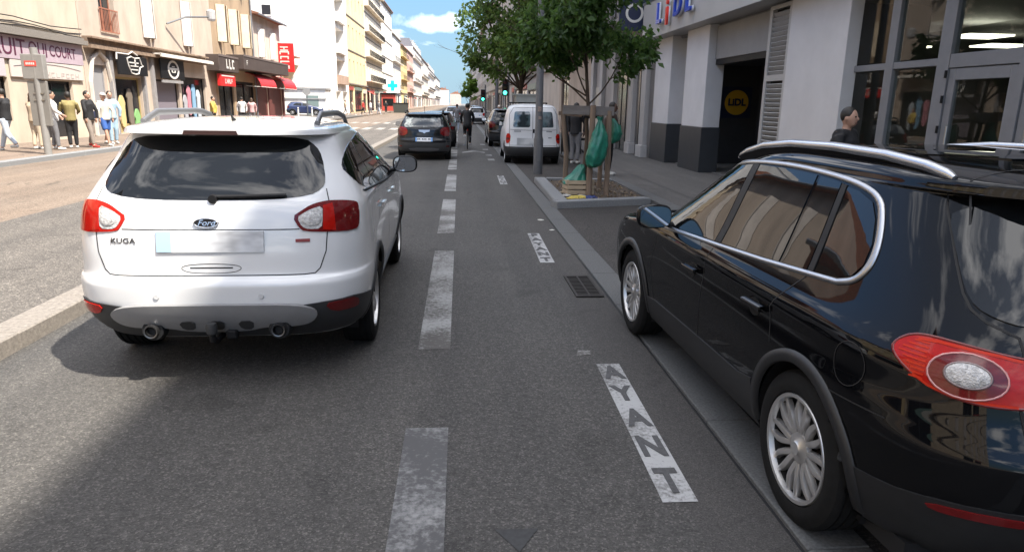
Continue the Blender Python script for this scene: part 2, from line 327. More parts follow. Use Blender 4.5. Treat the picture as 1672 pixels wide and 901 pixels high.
sheet('pavement_joint', 4.42, 4.45, -6, 60, 0.104, mat('joint_tar', (0.04, 0.04, 0.04), 0.7, var=0.3, vscale=20))
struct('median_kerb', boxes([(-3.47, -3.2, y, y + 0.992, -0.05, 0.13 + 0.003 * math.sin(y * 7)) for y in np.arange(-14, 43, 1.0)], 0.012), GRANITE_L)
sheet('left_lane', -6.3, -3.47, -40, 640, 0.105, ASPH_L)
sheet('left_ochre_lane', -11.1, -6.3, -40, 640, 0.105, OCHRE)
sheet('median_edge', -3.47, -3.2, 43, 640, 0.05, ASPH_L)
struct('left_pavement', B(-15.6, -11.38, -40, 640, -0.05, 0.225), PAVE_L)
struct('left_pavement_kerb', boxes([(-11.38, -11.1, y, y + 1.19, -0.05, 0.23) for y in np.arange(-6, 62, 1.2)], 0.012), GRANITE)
struct('side_street', B(-60, -11.2, 63.5, 84, -0.04, 0.24), ASPH_L)
# ---- painted markings
PAINT = worn_paint('worn_white_paint', (0.29, 0.29, 0.285), (0.09, 0.084, 0.079), 0.485, 30)
PAINT_N = worn_paint('very_worn_white_paint', (0.24, 0.24, 0.24), (0.082, 0.081, 0.083), 0.52, 26)
PAINT_T = worn_paint('lettered_white_paint', (0.36, 0.36, 0.36), (0.088, 0.084, 0.080), 0.425, 40)
PAINT_L = worn_paint('zebra_white_paint', (0.42, 0.40, 0.37), (0.15, 0.135, 0.12), 0.47, 9)  # paler, warmer paint of the zebra stripes
def marking(name, poly, z, m, label, cat, group=None):
    bm = bmesh.new(); f = quad(bm, [(x, y, z) for x, y in poly]) if len(poly) == 4 else bm.faces.new([bm.verts.new((x, y, z)) for x, y in poly])
    if f.normal.z < 0: pass
    bmesh.ops.recalc_face_normals(bm, faces=bm.faces[:])
    o = obj(name, bm, m); tag(o, label, cat, group); return o
dash = [(0.2, 3.6, 'very worn white dash nearest the camera, fading at its bottom end'), (4.89, 8.45, 'long worn white dash right behind the white SUV\'s rear wheel'),
        (9.65, 13.2, 'worn white dash beside the white SUV\'s front wheel'), (14.5, 18.0, 'pale white dash just ahead of the white SUV\'s mirror'),
        (19.3, 22.8, 'white dash beside the rear bumper of the dark hatchback')]
for k in range(5): dash.append((24.1 + 4.85 * k, 27.6 + 4.85 * k, 'small far white dash, number %d beyond the dark hatchback\'s bumper' % (k + 1)))
for k, (a, b, lb) in enumerate(dash):
    marking('lane_dash', [(-0.31, a), (-0.07, a), (-0.065, b), (-0.305, b)], 0.004, PAINT_N if k == 0 else PAINT, lb, 'road marking', 'white dashes between the traffic lane and the bike lane')
DKASPH = mat('letter_asphalt', (0.066, 0.065, 0.067), 0.85, var=0.3, vscale=60)
def payant(y0, y1, s, lb, wear=PAINT_T):
    o = marking('parking_marking', [(0.945, y0), (1.115, y0), (1.14, y1), (0.975, y1)], 0.004, wear, lb, 'road marking', 'stencilled strips along the gutter')
    n = len(s); st = (y1 - y0) / n
    for k, ch in enumerate(s[::-1]):
        yy = y0 + st * (k + 0.5); xx = 1.03 + 0.03 * (yy - y0) / (y1 - y0)
        text('letter', ch, st * 0.86, DKASPH, o, Matrix.Translation((xx, yy, 0.0075)), depth=0.001, wx=0.118 / (st * 0.55), bold=0.012 * st / 0.35)
payant(2.79, 4.55, 'AYANT', 'white strip stencilled AYANT nearest the camera beside the gutter')
payant(7.78, 9.64, 'PAYANT', 'smaller white stencilled strip beyond the drain grate')
payant(15.8, 17.75, 'PAYANT', 'faint white stencilled strip beside the tree pit kerb')
for y in (22.6, 24.6, 27.8, 31.2):
    marking('bay_tick', [(0.95, y), (1.17, y), (1.17, y + 0.75), (0.95, y + 0.75)], 0.004, PAINT, 'short white tick at the bay edge %s' % {22.6: 'left of the white van\'s rear wheel', 24.6: 'beside the middle of the white van', 27.8: 'between the cyclist and the white van', 31.2: 'beyond the cyclist, left of the black parked SUV'}[y], 'road marking', 'white ticks along the parking bays')
marking('chevron', [(0.12, 26.0), (0.55, 26.7), (0.97, 26.1), (0.97, 26.6), (0.57, 27.5), (0.12, 26.5)], 0.004, PAINT, 'white chevron arrow painted in the bike lane below the cyclist', 'road marking')
marking('paint_scrap', [(0.86, 4.72), (0.97, 4.74), (0.98, 4.82), (0.89, 4.83)], 0.004, PAINT, 'small scrap of white paint above the AYANT strip', 'road marking')
marking('tar_patch', [(0.15, 2.62), (0.245, 2.46), (0.34, 2.62)], 0.004, mat('tar', (0.028, 0.028, 0.029), 0.7, var=0.3, vscale=40), 'small dark triangular tar patch in the bike lane nearest the camera', 'tar patch')
for j, y in enumerate((44.5, 57.0)):
    for k in range(8):
        x = -4.0 - k * 0.86
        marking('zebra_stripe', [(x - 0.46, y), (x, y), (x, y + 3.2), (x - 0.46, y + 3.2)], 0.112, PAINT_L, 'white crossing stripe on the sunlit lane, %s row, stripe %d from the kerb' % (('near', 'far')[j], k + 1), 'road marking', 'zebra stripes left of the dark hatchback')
# drain grate
g = thing('drain_grate', 'dark rusty cast iron drain grate set in the gutter', 'drain grate', (1.26, 6.7, 0.004)); g.scale = (0.7, 1, 1)
GR = mat('cast_iron', (0.022, 0.018, 0.016), 0.6, 0.3, var=0.4, vscale=30)
obj('grate_frame', boxes([(-0.2, 0.19, -0.41, -0.37, 0, 0.012), (-0.2, 0.19, 0.37, 0.41, 0, 0.012), (-0.2, -0.165, -0.37, 0.37, 0, 0.012), (0.155, 0.19, -0.37, 0.37, 0, 0.012)]), GR, g)
obj('grate_bars', boxes([(-0.165, 0.155, -0.35 + 0.055 * k, -0.325 + 0.055 * k, 0, 0.010) for k in range(13)] + [(-0.012, 0.012, -0.37, 0.37, 0.002, 0.0115)]), GR, g)
obj('sump', B(-0.19, 0.18, -0.40, 0.40, -0.003, 0.002), DARK, g)
# ---- litter in the gutter
PAPER = mat('paper_scrap', (0.5, 0.48, 0.44), 0.8)
for k, (x, y, s, lb) in enumerate([(1.36, 9.9, 0.05, 'crumpled white scrap beside the second stencilled strip'), (1.30, 10.8, 0.06, 'torn white paper in the gutter near the tree pit corner')]):
    bm = bmesh.new(); bmesh.ops.create_icosphere(bm, subdivisions=1, radius=s)
    for v in bm.verts: v.co = Vector((v.co.x * rnd.uniform(.7, 1.2), v.co.y * rnd.uniform(.7, 1.3), abs(v.co.z) * 0.35 * rnd.uniform(.4, 1.2)))
    tag(obj('litter', bm, PAPER, loc=(x, y, 0.002)), lb, 'litter', 'scraps lying in the gutter')

# ============================================================ BUILDINGS
WGLASS = mat('window_glass', (0.018, 0.022, 0.026), 0.06, spec=0.9)
WGLASS_D = mat('far_window_glass', (0.035, 0.035, 0.04), 0.7, spec=0.1)
SHOPG = mat('shop_glass', (0.02, 0.02, 0.022), 0.1, spec=0.32)
WFRAME = mat('window_frame_white', (0.55, 0.53, 0.5), 0.5)
WFRAME_D = mat('window_frame_dark', (0.16, 0.1, 0.07), 0.5)
ROOFT = mat('clay_roof', (0.28, 0.13, 0.08), 0.85, var=0.3, vscale=4)
ZINC = mat('zinc', (0.22, 0.23, 0.25), 0.5, 0.4, var=0.15, vscale=3)
def plaster(name, c, c2=None): return mat('plaster_' + name, c, 0.85, var=0.2, vscale=0.9, col2=c2, bump=0.12, bscale=40, detail=12, stretch=(1, 1, 0.45))
def wall_mesh(Lh, H, D, holes, z0=0.0, rev=0.16):
    """box building shell whose street face (x=0) is a grid with holes and reveals"""
    bm = bmesh.new()
    holes = [tuple(round(q, 3) for q in h) for h in holes]; Lh = round(Lh, 3); H = round(H, 3)
    us = sorted({0.0, Lh} | {a for h in holes for a in h[:2]}); zs = sorted({z0, H} | {a for h in holes for a in h[2:4]})
    vd = {}
    def V(x, u, z):
        k = (round(x, 3), round(u, 3), round(z, 3))
        if k not in vd: vd[k] = bm.verts.new((x, u, z))
        return vd[k]
    for i in range(len(us) - 1):
        for j in range(len(zs) - 1):
            uc, zc = (us[i] + us[i + 1]) / 2, (zs[j] + zs[j + 1]) / 2
            if any(h[0] < uc < h[1] and h[2] < zc < h[3] for h in holes): continue
            bm.faces.new((V(0, us[i], zs[j]), V(0, us[i + 1], zs[j]), V(0, us[i + 1], zs[j + 1]), V(0, us[i], zs[j + 1])))
    for a, b, c, d in holes:
        for q in (((a, c), (b, c)), ((b, c), (b, d)), ((b, d), (a, d)), ((a, d), (a, c))):
            (u0, w0), (u1, w1) = q
            bm.faces.new([bm.verts.new(p) for p in ((0, u0, w0), (0, u1, w1), (-rev, u1, w1), (-rev, u0, w0))][::-1])
    for q in (((0, 0, z0), (0, 0, H), (-D, 0, H), (-D, 0, z0)), ((0, Lh, z0), (-D, Lh, z0), (-D, Lh, H), (0, Lh, H)), ((-D, 0, z0), (-D, 0, H), (-D, Lh, H), (-D, Lh, z0)), ((0, 0, H), (0, Lh, H), (-D, Lh, H), (-D, 0, H))):
        quad(bm, q)
    return bm
def win_bm(w, h, bars=1, cross=1, t=0.05):
    l = [(-0.03, 0.03, -w / 2, -w / 2 + t, 0, h), (-0.03, 0.03, w / 2 - t, w / 2, 0, h), (-0.03, 0.03, -w / 2 + t, w / 2 - t, 0, t), (-0.03, 0.03, -w / 2 + t, w / 2 - t, h - t, h)]
    for k in range(bars): u = -w / 2 + w * (k + 1) / (bars + 1); l.append((-0.028, 0.028, u - t * .6, u + t * .6, t, h - t))
    for k in range(cross): z = h * (0.7 if cross == 1 else (k + 1) / (cross + 1)); l.append((-0.025, 0.025, -w / 2 + t, w / 2 - t, z - t * .4, z + t * .4))
    return boxes(l)
_winc = {}
def add_window(par, u, z, w, h, fm=None, gm=None, pane=True, rev=0.16, bars=1, cross=1, shutter=None, sill=True):
    key = (round(w, 2), round(h, 2), fm.name if fm else '', gm.name if gm else '', pane, bars, cross)
    if key not in _winc:
        a = obj('window', win_bm(w, h, bars, cross) if pane else B(-0.03, 0.03, -w / 2, w / 2, 0, h), fm if pane else (gm or WGLASS_D), par)
        p = obj('pane', B(-0.012, 0.004, -w / 2 + 0.04, w / 2 - 0.04, 0.04, h - 0.04), gm or WGLASS, a) if pane else None
        _winc[key] = (a.data, p.data if p else None)
    else:
        a = obj('window', _winc[key][0], None, par)
        if _winc[key][1]: obj('pane', _winc[key][1], None, a)
    a.location = (-rev + 0.02, u, z)
    if shutter:
        sm, ang = shutter
        key2 = ('sh', round(w, 2), round(h, 2), sm.name)
        for s in (-1, 1):
            if key2 not in _winc:
                l = [(-0.02, 0.02, 0, w / 2, 0, h)] + [(0.02, 0.032, 0.05, w / 2 - 0.05, 0.06 + 0.075 * k, 0.11 + 0.075 * k) for k in range(int((h - 0.15) / 0.075))]
                so_ = obj('shutter', boxes(l), sm, par); _winc[key2] = so_.data
            else: so_ = obj('shutter', _winc[key2], None, par)
            so_.location = (0.025, u + s * w / 2, z); so_.rotation_euler = (0, 0, (0 if s > 0 else PI) + s * -ang)
            if s < 0: so_.scale = (-1, 1, 1); so_.rotation_euler = (0, 0, PI + ang)
    if sill: 
        key3 = ('sill', round(w, 2))
        if key3 not in _winc: s_ = obj('sill', B(-0.14, 0.07, -w / 2 - 0.06, w / 2 + 0.06, -0.08, -0.002), GRANITE_L, a); _winc[key3] = s_.data
        else: obj('sill', _winc[key3], None, a)
    return a
def building(name, label, side, y0, y1, H, wm, floors, cols, ww=1.05, wh=1.75, gf=3.6, shop=True, D=14, roof='eave', x=None, pane=True, detail=True, balcony=None, shutter=None, fm=None, group=None, mansard=None, first=0.9, corn=None, shopm=None, glass=None):
    Lh = y1 - y0
    X0 = x if x is not None else (-15.0 if side < 0 else 6.4)
    b = thing(name, label, 'building', (X0, y0 if side < 0 else y1, 0), 0 if side < 0 else PI, group)
    fh = (H - gf - 0.5) / max(1, floors)
    wins = []
    for f in range(floors):
        for c in range(cols):
            u = Lh * (c + 0.5) / cols; z = gf + f * fh + first * fh / 3.0
            h_ = min(wh, fh * 0.66); wins.append((u, z, ww, h_))
    holes = [(u - w / 2, u + w / 2, z, z + h) for u, z, w, h in wins]
    shops = []
    if shop:
        n = max(1, int(Lh / 5.5))
        qr = random.Random(int(y0 * 10)); cuts = [0] + sorted(Lh * (k + qr.uniform(-.28, .28)) / n for k in range(1, n)) + [Lh]
        for k in range(n):
            if qr.random() < 0.82: shops.append((cuts[k] + qr.uniform(.35, .9), cuts[k + 1] - qr.uniform(.35, .9), 0.3, gf - qr.uniform(.65, 1.2)))
    rv = 0.16 if detail else 0.05
    obj('wall', wall_mesh(Lh, H, D, holes + shops, rev=rv), wm, b)
    for u, z, w, h in wins: add_window(b, u, z, w, h, fm or WFRAME, glass, pane, shutter=shutter, sill=detail, rev=rv)
    for k, (a, c, d, e) in enumerate(shops):
        s = obj('shopfront', boxes([(-0.13, -0.07, a, a + 0.08, d, e), (-0.13, -0.07, c - 0.08, c, d, e), (-0.13, -0.07, a + 0.08, c - 0.08, e - 0.1, e), (-0.13, -0.07, a + 0.08, c - 0.08, d, d + 0.35), (-0.13, -0.07, (a + c) / 2 - 0.04, (a + c) / 2 + 0.04, d + 0.35, e - 0.1)]), (shopm or [WFRAME_D, BLACK, ALU])[k % 3] if isinstance(shopm or [1], list) else shopm, b)
        obj('pane', B(-0.12, -0.1, a + 0.08, c - 0.08, d + 0.35, e - 0.1), SHOPG, s)
        k = k + int(y0)
        if k % 5 == 2: obj('awning', PR([(0.005, e + 0.1), (1.1, e - 0.45), (1.1, e - 0.5), (0.005, e + 0.04)], a, c, 'XZ'), mat('awning_%d' % (k % 3), [(0.3, 0.05, 0.04), (0.5, 0.45, 0.36), (0.05, 0.1, 0.09)][k % 3], 0.8), b)
        obj('fascia', B(0.004, 0.07, a - 0.1, c + 0.1, e + 0.05, e + 0.55), mat('fascia_%d' % (k % 4), [(0.5, 0.48, 0.45), (0.08, 0.09, 0.11), (0.35, 0.06, 0.05), (0.16, 0.2, 0.17)][k % 4], 0.5), b)
    cm = corn or GRANITE_L
    obj('cornice', boxes([(0.002, 0.22, -0.02, Lh + 0.02, gf - 0.1, gf + 0.08), (0.002, 0.36, -0.02, Lh + 0.02, H - 0.28, H - 0.04)] + ([(0.002, 0.09, -0.01, Lh + 0.01, gf + fh * k - 0.09, gf + fh * k + 0.06) for k in range(1, floors)] if detail else [])), cm, b)
    if roof == 'eave':
        bm = bmesh.new(); prism(bm, [(0.5, H - 0.02), (0.5, H + 0.08), (-D / 2, H + 2.3), (-D - 0.3, H + 0.08), (-D - 0.3, H - 0.02)], 0.03, Lh - 0.03, 'XZ')
        r = obj('roof', bm, ROOFT, b)
        for k in range(max(1, int(Lh / 9))):
            u = Lh * (k + 0.6) / max(1, int(Lh / 9)); obj('chimney', boxes([(-3.6, -2.9, u - 0.7, u + 0.7, H + 0.8, H + 2.9), (-3.5, -3.2, u - 0.55, u - 0.25, H + 2.9, H + 3.3), (-3.5, -3.2, u + 0.15, u + 0.45, H + 2.9, H + 3.3)]), mat('chimney_brick', (0.32, 0.17, 0.12), 0.9, var=0.25, vscale=5), r)
    elif roof == 'mansard':
        bm = bmesh.new(); prism(bm, [(0.12, H), (-1.0, H + 2.6), (-D + 1, H + 2.9), (-D, H)], 0.02, Lh - 0.02, 'XZ'); r = obj('roof', bm, mansard or ZINC, b)
        for c in range(cols):
            u = Lh * (c + 0.5) / cols; obj('dormer', boxes([(-0.9, 0.0, u - 0.6, u + 0.6, H + 0.4, H + 2.0), (-0.95, 0.1, u - 0.72, u + 0.72, H + 2.0, H + 2.15)]), wm, r)
    else:
        obj('parapet', boxes([(-0.25, 0.03, 0, Lh, H, H + 0.6), (-D, -D + 0.25, 0, Lh, H, H + 0.6), (-D + .25, -0.25, 0, 0.25, H, H + 0.6), (-D + .25, -0.25, Lh - 0.25, Lh, H, H + 0.6)]), wm, b)
    if balcony:
        for f in balcony:
            z = gf + f * fh + first * fh / 3.0 - 0.22
            bl = obj('balcony', B(0.003, 0.8, 0.4, Lh - 0.4, z - 0.12, z), wm, b)
            n = int((Lh - 0.8) / (0.22 if detail else 0.6))
            obj('railing', boxes([(0.72, 0.76, 0.42, Lh - 0.42, z + 0.92, z + 0.97)] + [(0.73, 0.75, 0.42 + (Lh - 0.86) * k / n, 0.44 + (Lh - 0.86) * k / n, z, z + 0.92) for k in range(n + 1)]), BLACK, bl)
    return b

# ============================================================ RIGHT SIDE: supermarket with recessed entrance
LWALL = mat('shop_white_plaster', (0.60, 0.59, 0.595), 0.75, var=0.06, vscale=1.6, bump=0.06, bscale=60, detail=9)
LDARK = mat('plinth_dark_panel', (0.032, 0.035, 0.04), 0.45, var=0.12, vscale=5)
FASC = mat('fascia_panel', (0.38, 0.375, 0.37), 0.4, var=0.05, vscale=1.2)
FRAMEM = mat('entrance_frame', (0.20, 0.21, 0.23), 0.42, 0.25, var=0.06, vscale=6)
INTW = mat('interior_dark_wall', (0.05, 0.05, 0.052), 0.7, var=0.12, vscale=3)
CEIL = mat('interior_ceiling', (0.22, 0.22, 0.21), 0.8)
LAMPM = mat('lit_ceiling_panel', (0.9, 0.88, 0.8), 0.5, emit=(1.0, 0.92, 0.72), estr=1.6)
CLEAR = bpy.data.materials.new('clear_glass'); CLEAR.use_nodes = True
_n = CLEAR.node_tree.nodes; _l = CLEAR.node_tree.links; _n.remove(_n['Principled BSDF'])
_t = _n.new('ShaderNodeBsdfTransparent'); _t.inputs[0].default_value = (0.80, 0.84, 0.83, 1); _g = _n.new('ShaderNodeBsdfGlossy'); _g.inputs['Roughness'].default_value = 0.02
_f = _n.new('ShaderNodeFresnel'); _f.inputs[0].default_value = 1.45; _m = _n.new('ShaderNodeMixShader')
_gb = _n.new('ShaderNodeNewGeometry'); _mm = _n.new('ShaderNodeMath'); _mm.operation = 'MULTIPLY_ADD'; _mm.inputs[1].default_value = -1.0; _mm.inputs[2].default_value = 1.0; _l.new(_gb.outputs['Backfacing'], _mm.inputs[0])
_mf = _n.new('ShaderNodeMath'); _mf.operation = 'MULTIPLY'; _l.new(_f.outputs[0], _mf.inputs[0]); _l.new(_mm.outputs[0], _mf.inputs[1]); _l.new(_mf.outputs[0], _m.inputs[0]); _l.new(_t.outputs[0], _m.inputs[1]); _l.new(_g.outputs[0], _m.inputs[2]); _l.new(_m.outputs[0], _n['Material Output'].inputs[0])
sm = thing('supermarket', 'white supermarket with grey fascia, dark recessed entrance and glazed doors', 'building', (0, 0, 0))
GZ = 0.1
# upper floors (above the fascia) and end walls
SH = 15.3
bm = wall_mesh(35.0, SH, 16, [(3.0 + 4.2 * i, 4.6 + 4.2 * i, 5.6 + 3.2 * j, 7.4 + 3.2 * j) for i in range(8) for j in range(3)], z0=4.95)
bm.transform(Matrix.Translation((6.42, 23.4, 0)) @ Matrix.Rotation(PI, 4, 'Z'))
obj('wall', bm, LWALL, sm)
for i in range(8):
    for j in range(3):
        w_ = add_window(sm, 0, 0, 1.6, 1.7, WFRAME, None, True, sill=False)
        w_.location = (6.42 + 0.14, 23.4 - 3.8 - 4.2 * i, 5.6 + 3.2 * j); w_.rotation_euler = (0, 0, PI)
obj('parapet', B(6.33, 6.7, -11.7, 23.5, SH, SH + 0.5), FASC, sm)
obj('fascia', boxes([(5.98, 6.66, -11.6, 14.55, 3.86, 4.95), (5.98, 6.66, 14.56, 18.2, 3.86, 4.95), (5.98, 6.66, 18.21, 23.25, 3.86, 4.95)], 0.004), FASC, sm)
obj('fascia_cap', B(5.95, 6.70, -11.6, 23.27, 4.952, 5.01), ALU, sm)
obj('soffit', B(6.66, 12.4, 11.5, 23.2, 3.80, 3.92), mat('soffit', (0.16, 0.16, 0.165), 0.6), sm)
# pillars: white shaft on dark plinth
for y0, y1, x1 in ((18.1, 19.85, 6.86), (21.25, 22.95, 7.2)):
    p_ = obj('pillar', B(6.4, x1, y0, y1, 1.28, 3.86, bev=0.012), LWALL, sm)
    obj('plinth', B(6.375, x1 + 0.02, y0 - 0.025, y1 + 0.025, 0.08, 1.28, bev=0.008), LDARK, p_)
obj('pier', B(6.86, 7.25, 20.9, 21.6, 0.1, 3.86), LWALL, sm)
# white wall left of the glass entrance (seen right of the louvres)
obj('pier_wall', B(6.4, 6.63, 11.5, 13.62, 0.1, 3.86, bev=0.01), LWALL, sm)
# louvre column with slats and frame
lv = obj('louvre_frame', boxes([(6.42, 6.52, 13.64, 13.74, 0.1, 3.82), (6.42, 6.52, 14.5, 14.62, 0.1, 3.82), (6.42, 6.52, 13.74, 14.5, 2.34, 2.46), (6.42, 6.52, 13.74, 14.5, 3.74, 3.82), (6.42, 6.52, 13.74, 14.5, 0.1, 0.4)]), FASC, sm)
bm = bmesh.new()
for z in list(np.arange(0.44, 2.3, 0.095)) + list(np.arange(2.5, 3.72, 0.095)):
    box(bm, -0.012, 0.012, 13.742, 14.498, -0.045, 0.045, mtx=Matrix.Translation((6.47, 0, z)) @ Matrix.Rotation(R(-38), 4, 'Y'))
obj('louvre_slat', bm, FASC, lv)
obj('louvre_back', B(6.56, 6.6, 13.64, 14.6, 0.1, 3.82), DARK, lv)
# entrance lobby interior
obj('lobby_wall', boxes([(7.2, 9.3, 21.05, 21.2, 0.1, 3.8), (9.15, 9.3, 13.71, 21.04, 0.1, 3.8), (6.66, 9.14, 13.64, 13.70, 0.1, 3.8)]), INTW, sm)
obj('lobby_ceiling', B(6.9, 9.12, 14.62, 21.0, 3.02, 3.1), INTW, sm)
obj('entrance_header', B(6.6, 6.75, 14.63, 18.08, 3.0, 3.80), mat('header_panel', (0.26, 0.255, 0.25), 0.6, var=0.08, vscale=2), sm)
obj('shutter_box', B(6.62, 6.9, 14.63, 18.08, 2.86, 2.995), BLACK, sm)
obj('spotlight', L([(0.0, 3.005), (0.09, 3.005), (0.1, 3.015)], 16), LAMPM, sm, loc=(8.2, 17.4, 0))
# round yellow logo on the lobby wall and the poster board behind the pillars
NAVY = mat('logo_navy', (0.012, 0.018, 0.05), 0.5); YEL = mat('logo_yellow', (0.75, 0.42, 0.02), 0.5)
LBLUE = mat('logo_blue', (0.01, 0.05, 0.42), 0.35, coat=0.3); LRED = mat('logo_red', (0.7, 0.03, 0.02), 0.35, coat=0.3)
def roundlogo(cx, cy, cz, s, par):
    q = obj('logo_plate', B(cx - s, cx + s, cy - 0.03, cy, cz - s, cz + s), NAVY, par)
    obj('disc', PR(circ(s * 0.8, 40, cx, cz), cy - 0.045, cy - 0.031, 'XZ'), YEL, q)
    text('lettering', 'LiDL', s * 0.62, NAVY, q, Matrix.Translation((cx, cy - 0.05, cz)) @ Matrix.Rotation(R(90), 4, 'X'), 0.004, bold=0.012)
roundlogo(8.45, 21.05, 1.95, 0.46, sm)
pb = obj('poster_board', B(6.92, 7.24, 20.84, 20.88, 0.9, 2.75), NAVY, sm)
obj('disc', PR(circ(0.13, 24, 7.08, 2.5), 20.82, 20.838, 'XZ'), YEL, pb)
obj('poster_print', boxes([(6.98, 7.16, 20.832, 20.838, 2.02, 2.06), (6.98, 7.12, 20.832, 20.838, 1.9, 1.95), (6.98, 7.18, 20.832, 20.838, 1.4, 1.62)]), mat('poster_cyan', (0.03, 0.25, 0.35), 0.5), pb)
# big letters on the fascia
for k, (ch, m_, y, z, s) in enumerate([('L', LBLUE, 21.05, 4.42, 0.82), ('i', LRED, 20.2, 4.36, 1.02), ('D', LBLUE, 19.25, 4.44, 0.82), ('L', LBLUE, 18.35, 4.44, 0.82)]):
    lt = thing('sign_letter', ('big blue L at the far end of the grey fascia', 'slanted red letter i on the grey fascia', 'big blue D on the grey fascia next to the red i', 'big blue L at the near end of the fascia sign')[k], 'sign letter', (5.98, y, z), 0, 'raised letters of the shop sign')
    mx_ = frame((-0.07, 0, 0), (0, -1, 0), (0, 0.18 if ch == 'i' else 0, 1))
    text('letter_rim', ch, s * 1.0, mat('letter_white', (0.6, 0.62, 0.68), 0.4), lt, mx_, 0.02, wx=1.15, bold=0.03)
    text('letter_face', ch, s, m_, lt, mx_ @ Matrix.Translation((0, 0, 0.05)), 0.03, wx=1.15, bold=0.012)
# glazed entrance on the right
gx_ = 6.63
fr = []
for y0, y1 in ((10.42, 10.62), (9.18, 9.42), (7.86, 7.96), (6.4, 6.6), (3.2, 3.4), (0.0, 0.2)): fr.append((gx_ - 0.06, gx_ + 0.06, y0, y1, 0.1, 3.86))
fr += [(gx_ - 0.05, gx_ + 0.05, 9.42, 10.42, 2.40, 2.50), (gx_ - 0.05, gx_ + 0.05, 10.62, 11.49, 2.40, 2.50), (gx_ - 0.05, gx_ + 0.05, 7.96, 9.18, 2.36, 2.54), (gx_ - 0.05, gx_ + 0.05, 6.6, 7.86, 2.36, 2.54), (gx_ - 0.05, gx_ + 0.05, 3.4, 6.4, 2.36, 2.54), (gx_ - 0.05, gx_ + 0.05, 0.2, 3.2, 2.36, 2.54), (gx_ - 0.05, gx_ + 0.05, 9.42, 11.49, 0.1, 0.2)]
gf_ = obj('entrance_frame', boxes(fr, 0.006), FRAMEM, sm)
for y0, y1 in ((10.62, 11.49), (9.42, 10.42), (7.96, 9.18), (6.6, 7.86), (3.4, 6.4), (0.2, 3.2)):
    for z0, z1 in ((0.12, 2.38), (2.52, 3.84)):
        if z0 < 1 and 6.5 < y0 < 9.3 and y1 < 9.3: continue
        obj('pane', B(gx_ - 0.006, gx_ + 0.006, y0, y1, z0, z1), CLEAR, gf_)
for y0, y1 in ((7.97, 9.17), (6.61, 7.85)):
    d_ = obj('glass_door', boxes([(gx_ - 0.035, gx_ + 0.035, y0, y0 + 0.13, 0.12, 2.35), (gx_ - 0.035, gx_ + 0.035, y1 - 0.13, y1, 0.12, 2.35), (gx_ - 0.035, gx_ + 0.035, y0 + 0.13, y1 - 0.13, 2.2, 2.35), (gx_ - 0.035, gx_ + 0.035, y0 + 0.13, y1 - 0.13, 0.12, 0.38)], 0.005), FRAMEM, sm)
    obj('pane', B(gx_ - 0.006, gx_ + 0.006, y0 + 0.12, y1 - 0.12, 0.37, 2.21), CLEAR, d_)
    obj('handle', T([(gx_ - 0.09, y1 - 0.2, 0.9), (gx_ - 0.09, y1 - 0.2, 1.6)], 0.014, 8), ALU, d_)
for z in (2.28, 1.95, 1.55): obj('hinge', L([(0, z - 0.05), (0.018, z - 0.05), (0.018, z + 0.05), (0, z + 0.05)], 8), BLACK, sm, loc=(gx_ - 0.07, 9.19, 0))
# shop interior behind the glass
obj('shop_floor', B(6.75, 30, -6, 23.2, 0.095, 0.11), mat('shop_floor', (0.22, 0.21, 0.2), 0.3), sm)
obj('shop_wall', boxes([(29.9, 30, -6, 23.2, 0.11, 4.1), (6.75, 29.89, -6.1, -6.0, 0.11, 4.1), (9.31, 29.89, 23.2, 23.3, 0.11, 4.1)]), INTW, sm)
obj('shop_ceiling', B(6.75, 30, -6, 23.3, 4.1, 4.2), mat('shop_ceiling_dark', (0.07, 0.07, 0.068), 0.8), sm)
for k, (x, y) in enumerate([(12.1, 16.0), (12.35, 19.2), (14.3, 18.1), (9.6, 9.6), (16.8, 21.2), (17.2, 14.6), (12.0, 10.5), (17.0, 8.0), (9.6, 4.0)]):
    obj('ceiling_light', B(x - 0.55, x + 0.55, y - 0.4, y + 0.4, 3.48, 3.52), LAMPM, sm)
SHELF = mat('shelf_white', (0.3, 0.3, 0.29), 0.5)
for k, (x, y0, y1) in enumerate([(9.0, 6.2, 8.6), (9.6, 9.0, 11.4), (12.6, 5, 11.5)]):
    sh = thing('shop_shelf', ('low goods shelf just inside the glass doors', 'goods shelf behind the narrow entrance pane', 'long goods shelf deep inside the shop')[k], 'shelf', (x, (y0 + y1) / 2, 0.11), 0, 'shelves inside the shop')
    h_ = (y1 - y0) / 2
    obj('frame', boxes([(-0.25, 0.25, -h_, -h_ + 0.04, 0, 1.6), (-0.25, 0.25, h_ - 0.04, h_, 0, 1.6)] + [(-0.25, 0.25, -h_ + 0.04, h_ - 0.04, z, z + 0.03) for z in (0.1, 0.5, 0.9, 1.3, 1.57)]), SHELF, sh)
    for j, c in enumerate([(0.5, 0.5, 0.1), (0.35, 0.5, 0.12), (0.5, 0.12, 0.1), (0.15, 0.3, 0.5), (0.5, 0.45, 0.4)]):
        bm = bmesh.new()
        for q in range(int(h_ * 8)):
            y = rnd.uniform(-h_ + 0.1, h_ - 0.1); z = rnd.choice((0.13, 0.53, 0.93)); box(bm, -0.24, 0.1, y - 0.05, y + 0.05, z, z + rnd.uniform(0.15, 0.33))
        o_ = obj('goods', bm, mat('goods_%d' % j, c, 0.5), sh); o_['kind'] = 'stuff'

# ============================================================ RIGHT SIDE: the row beyond (in shade)
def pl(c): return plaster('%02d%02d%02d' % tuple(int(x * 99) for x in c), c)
b = building('apartment_building', 'grey stone building with tall pilasters right behind the planted tree', 1, 23.45, 33.5, 15.5, pl((0.36, 0.33, 0.31)), 4, 4, shop=False, gf=4.2, balcony=[0, 2], D=12)
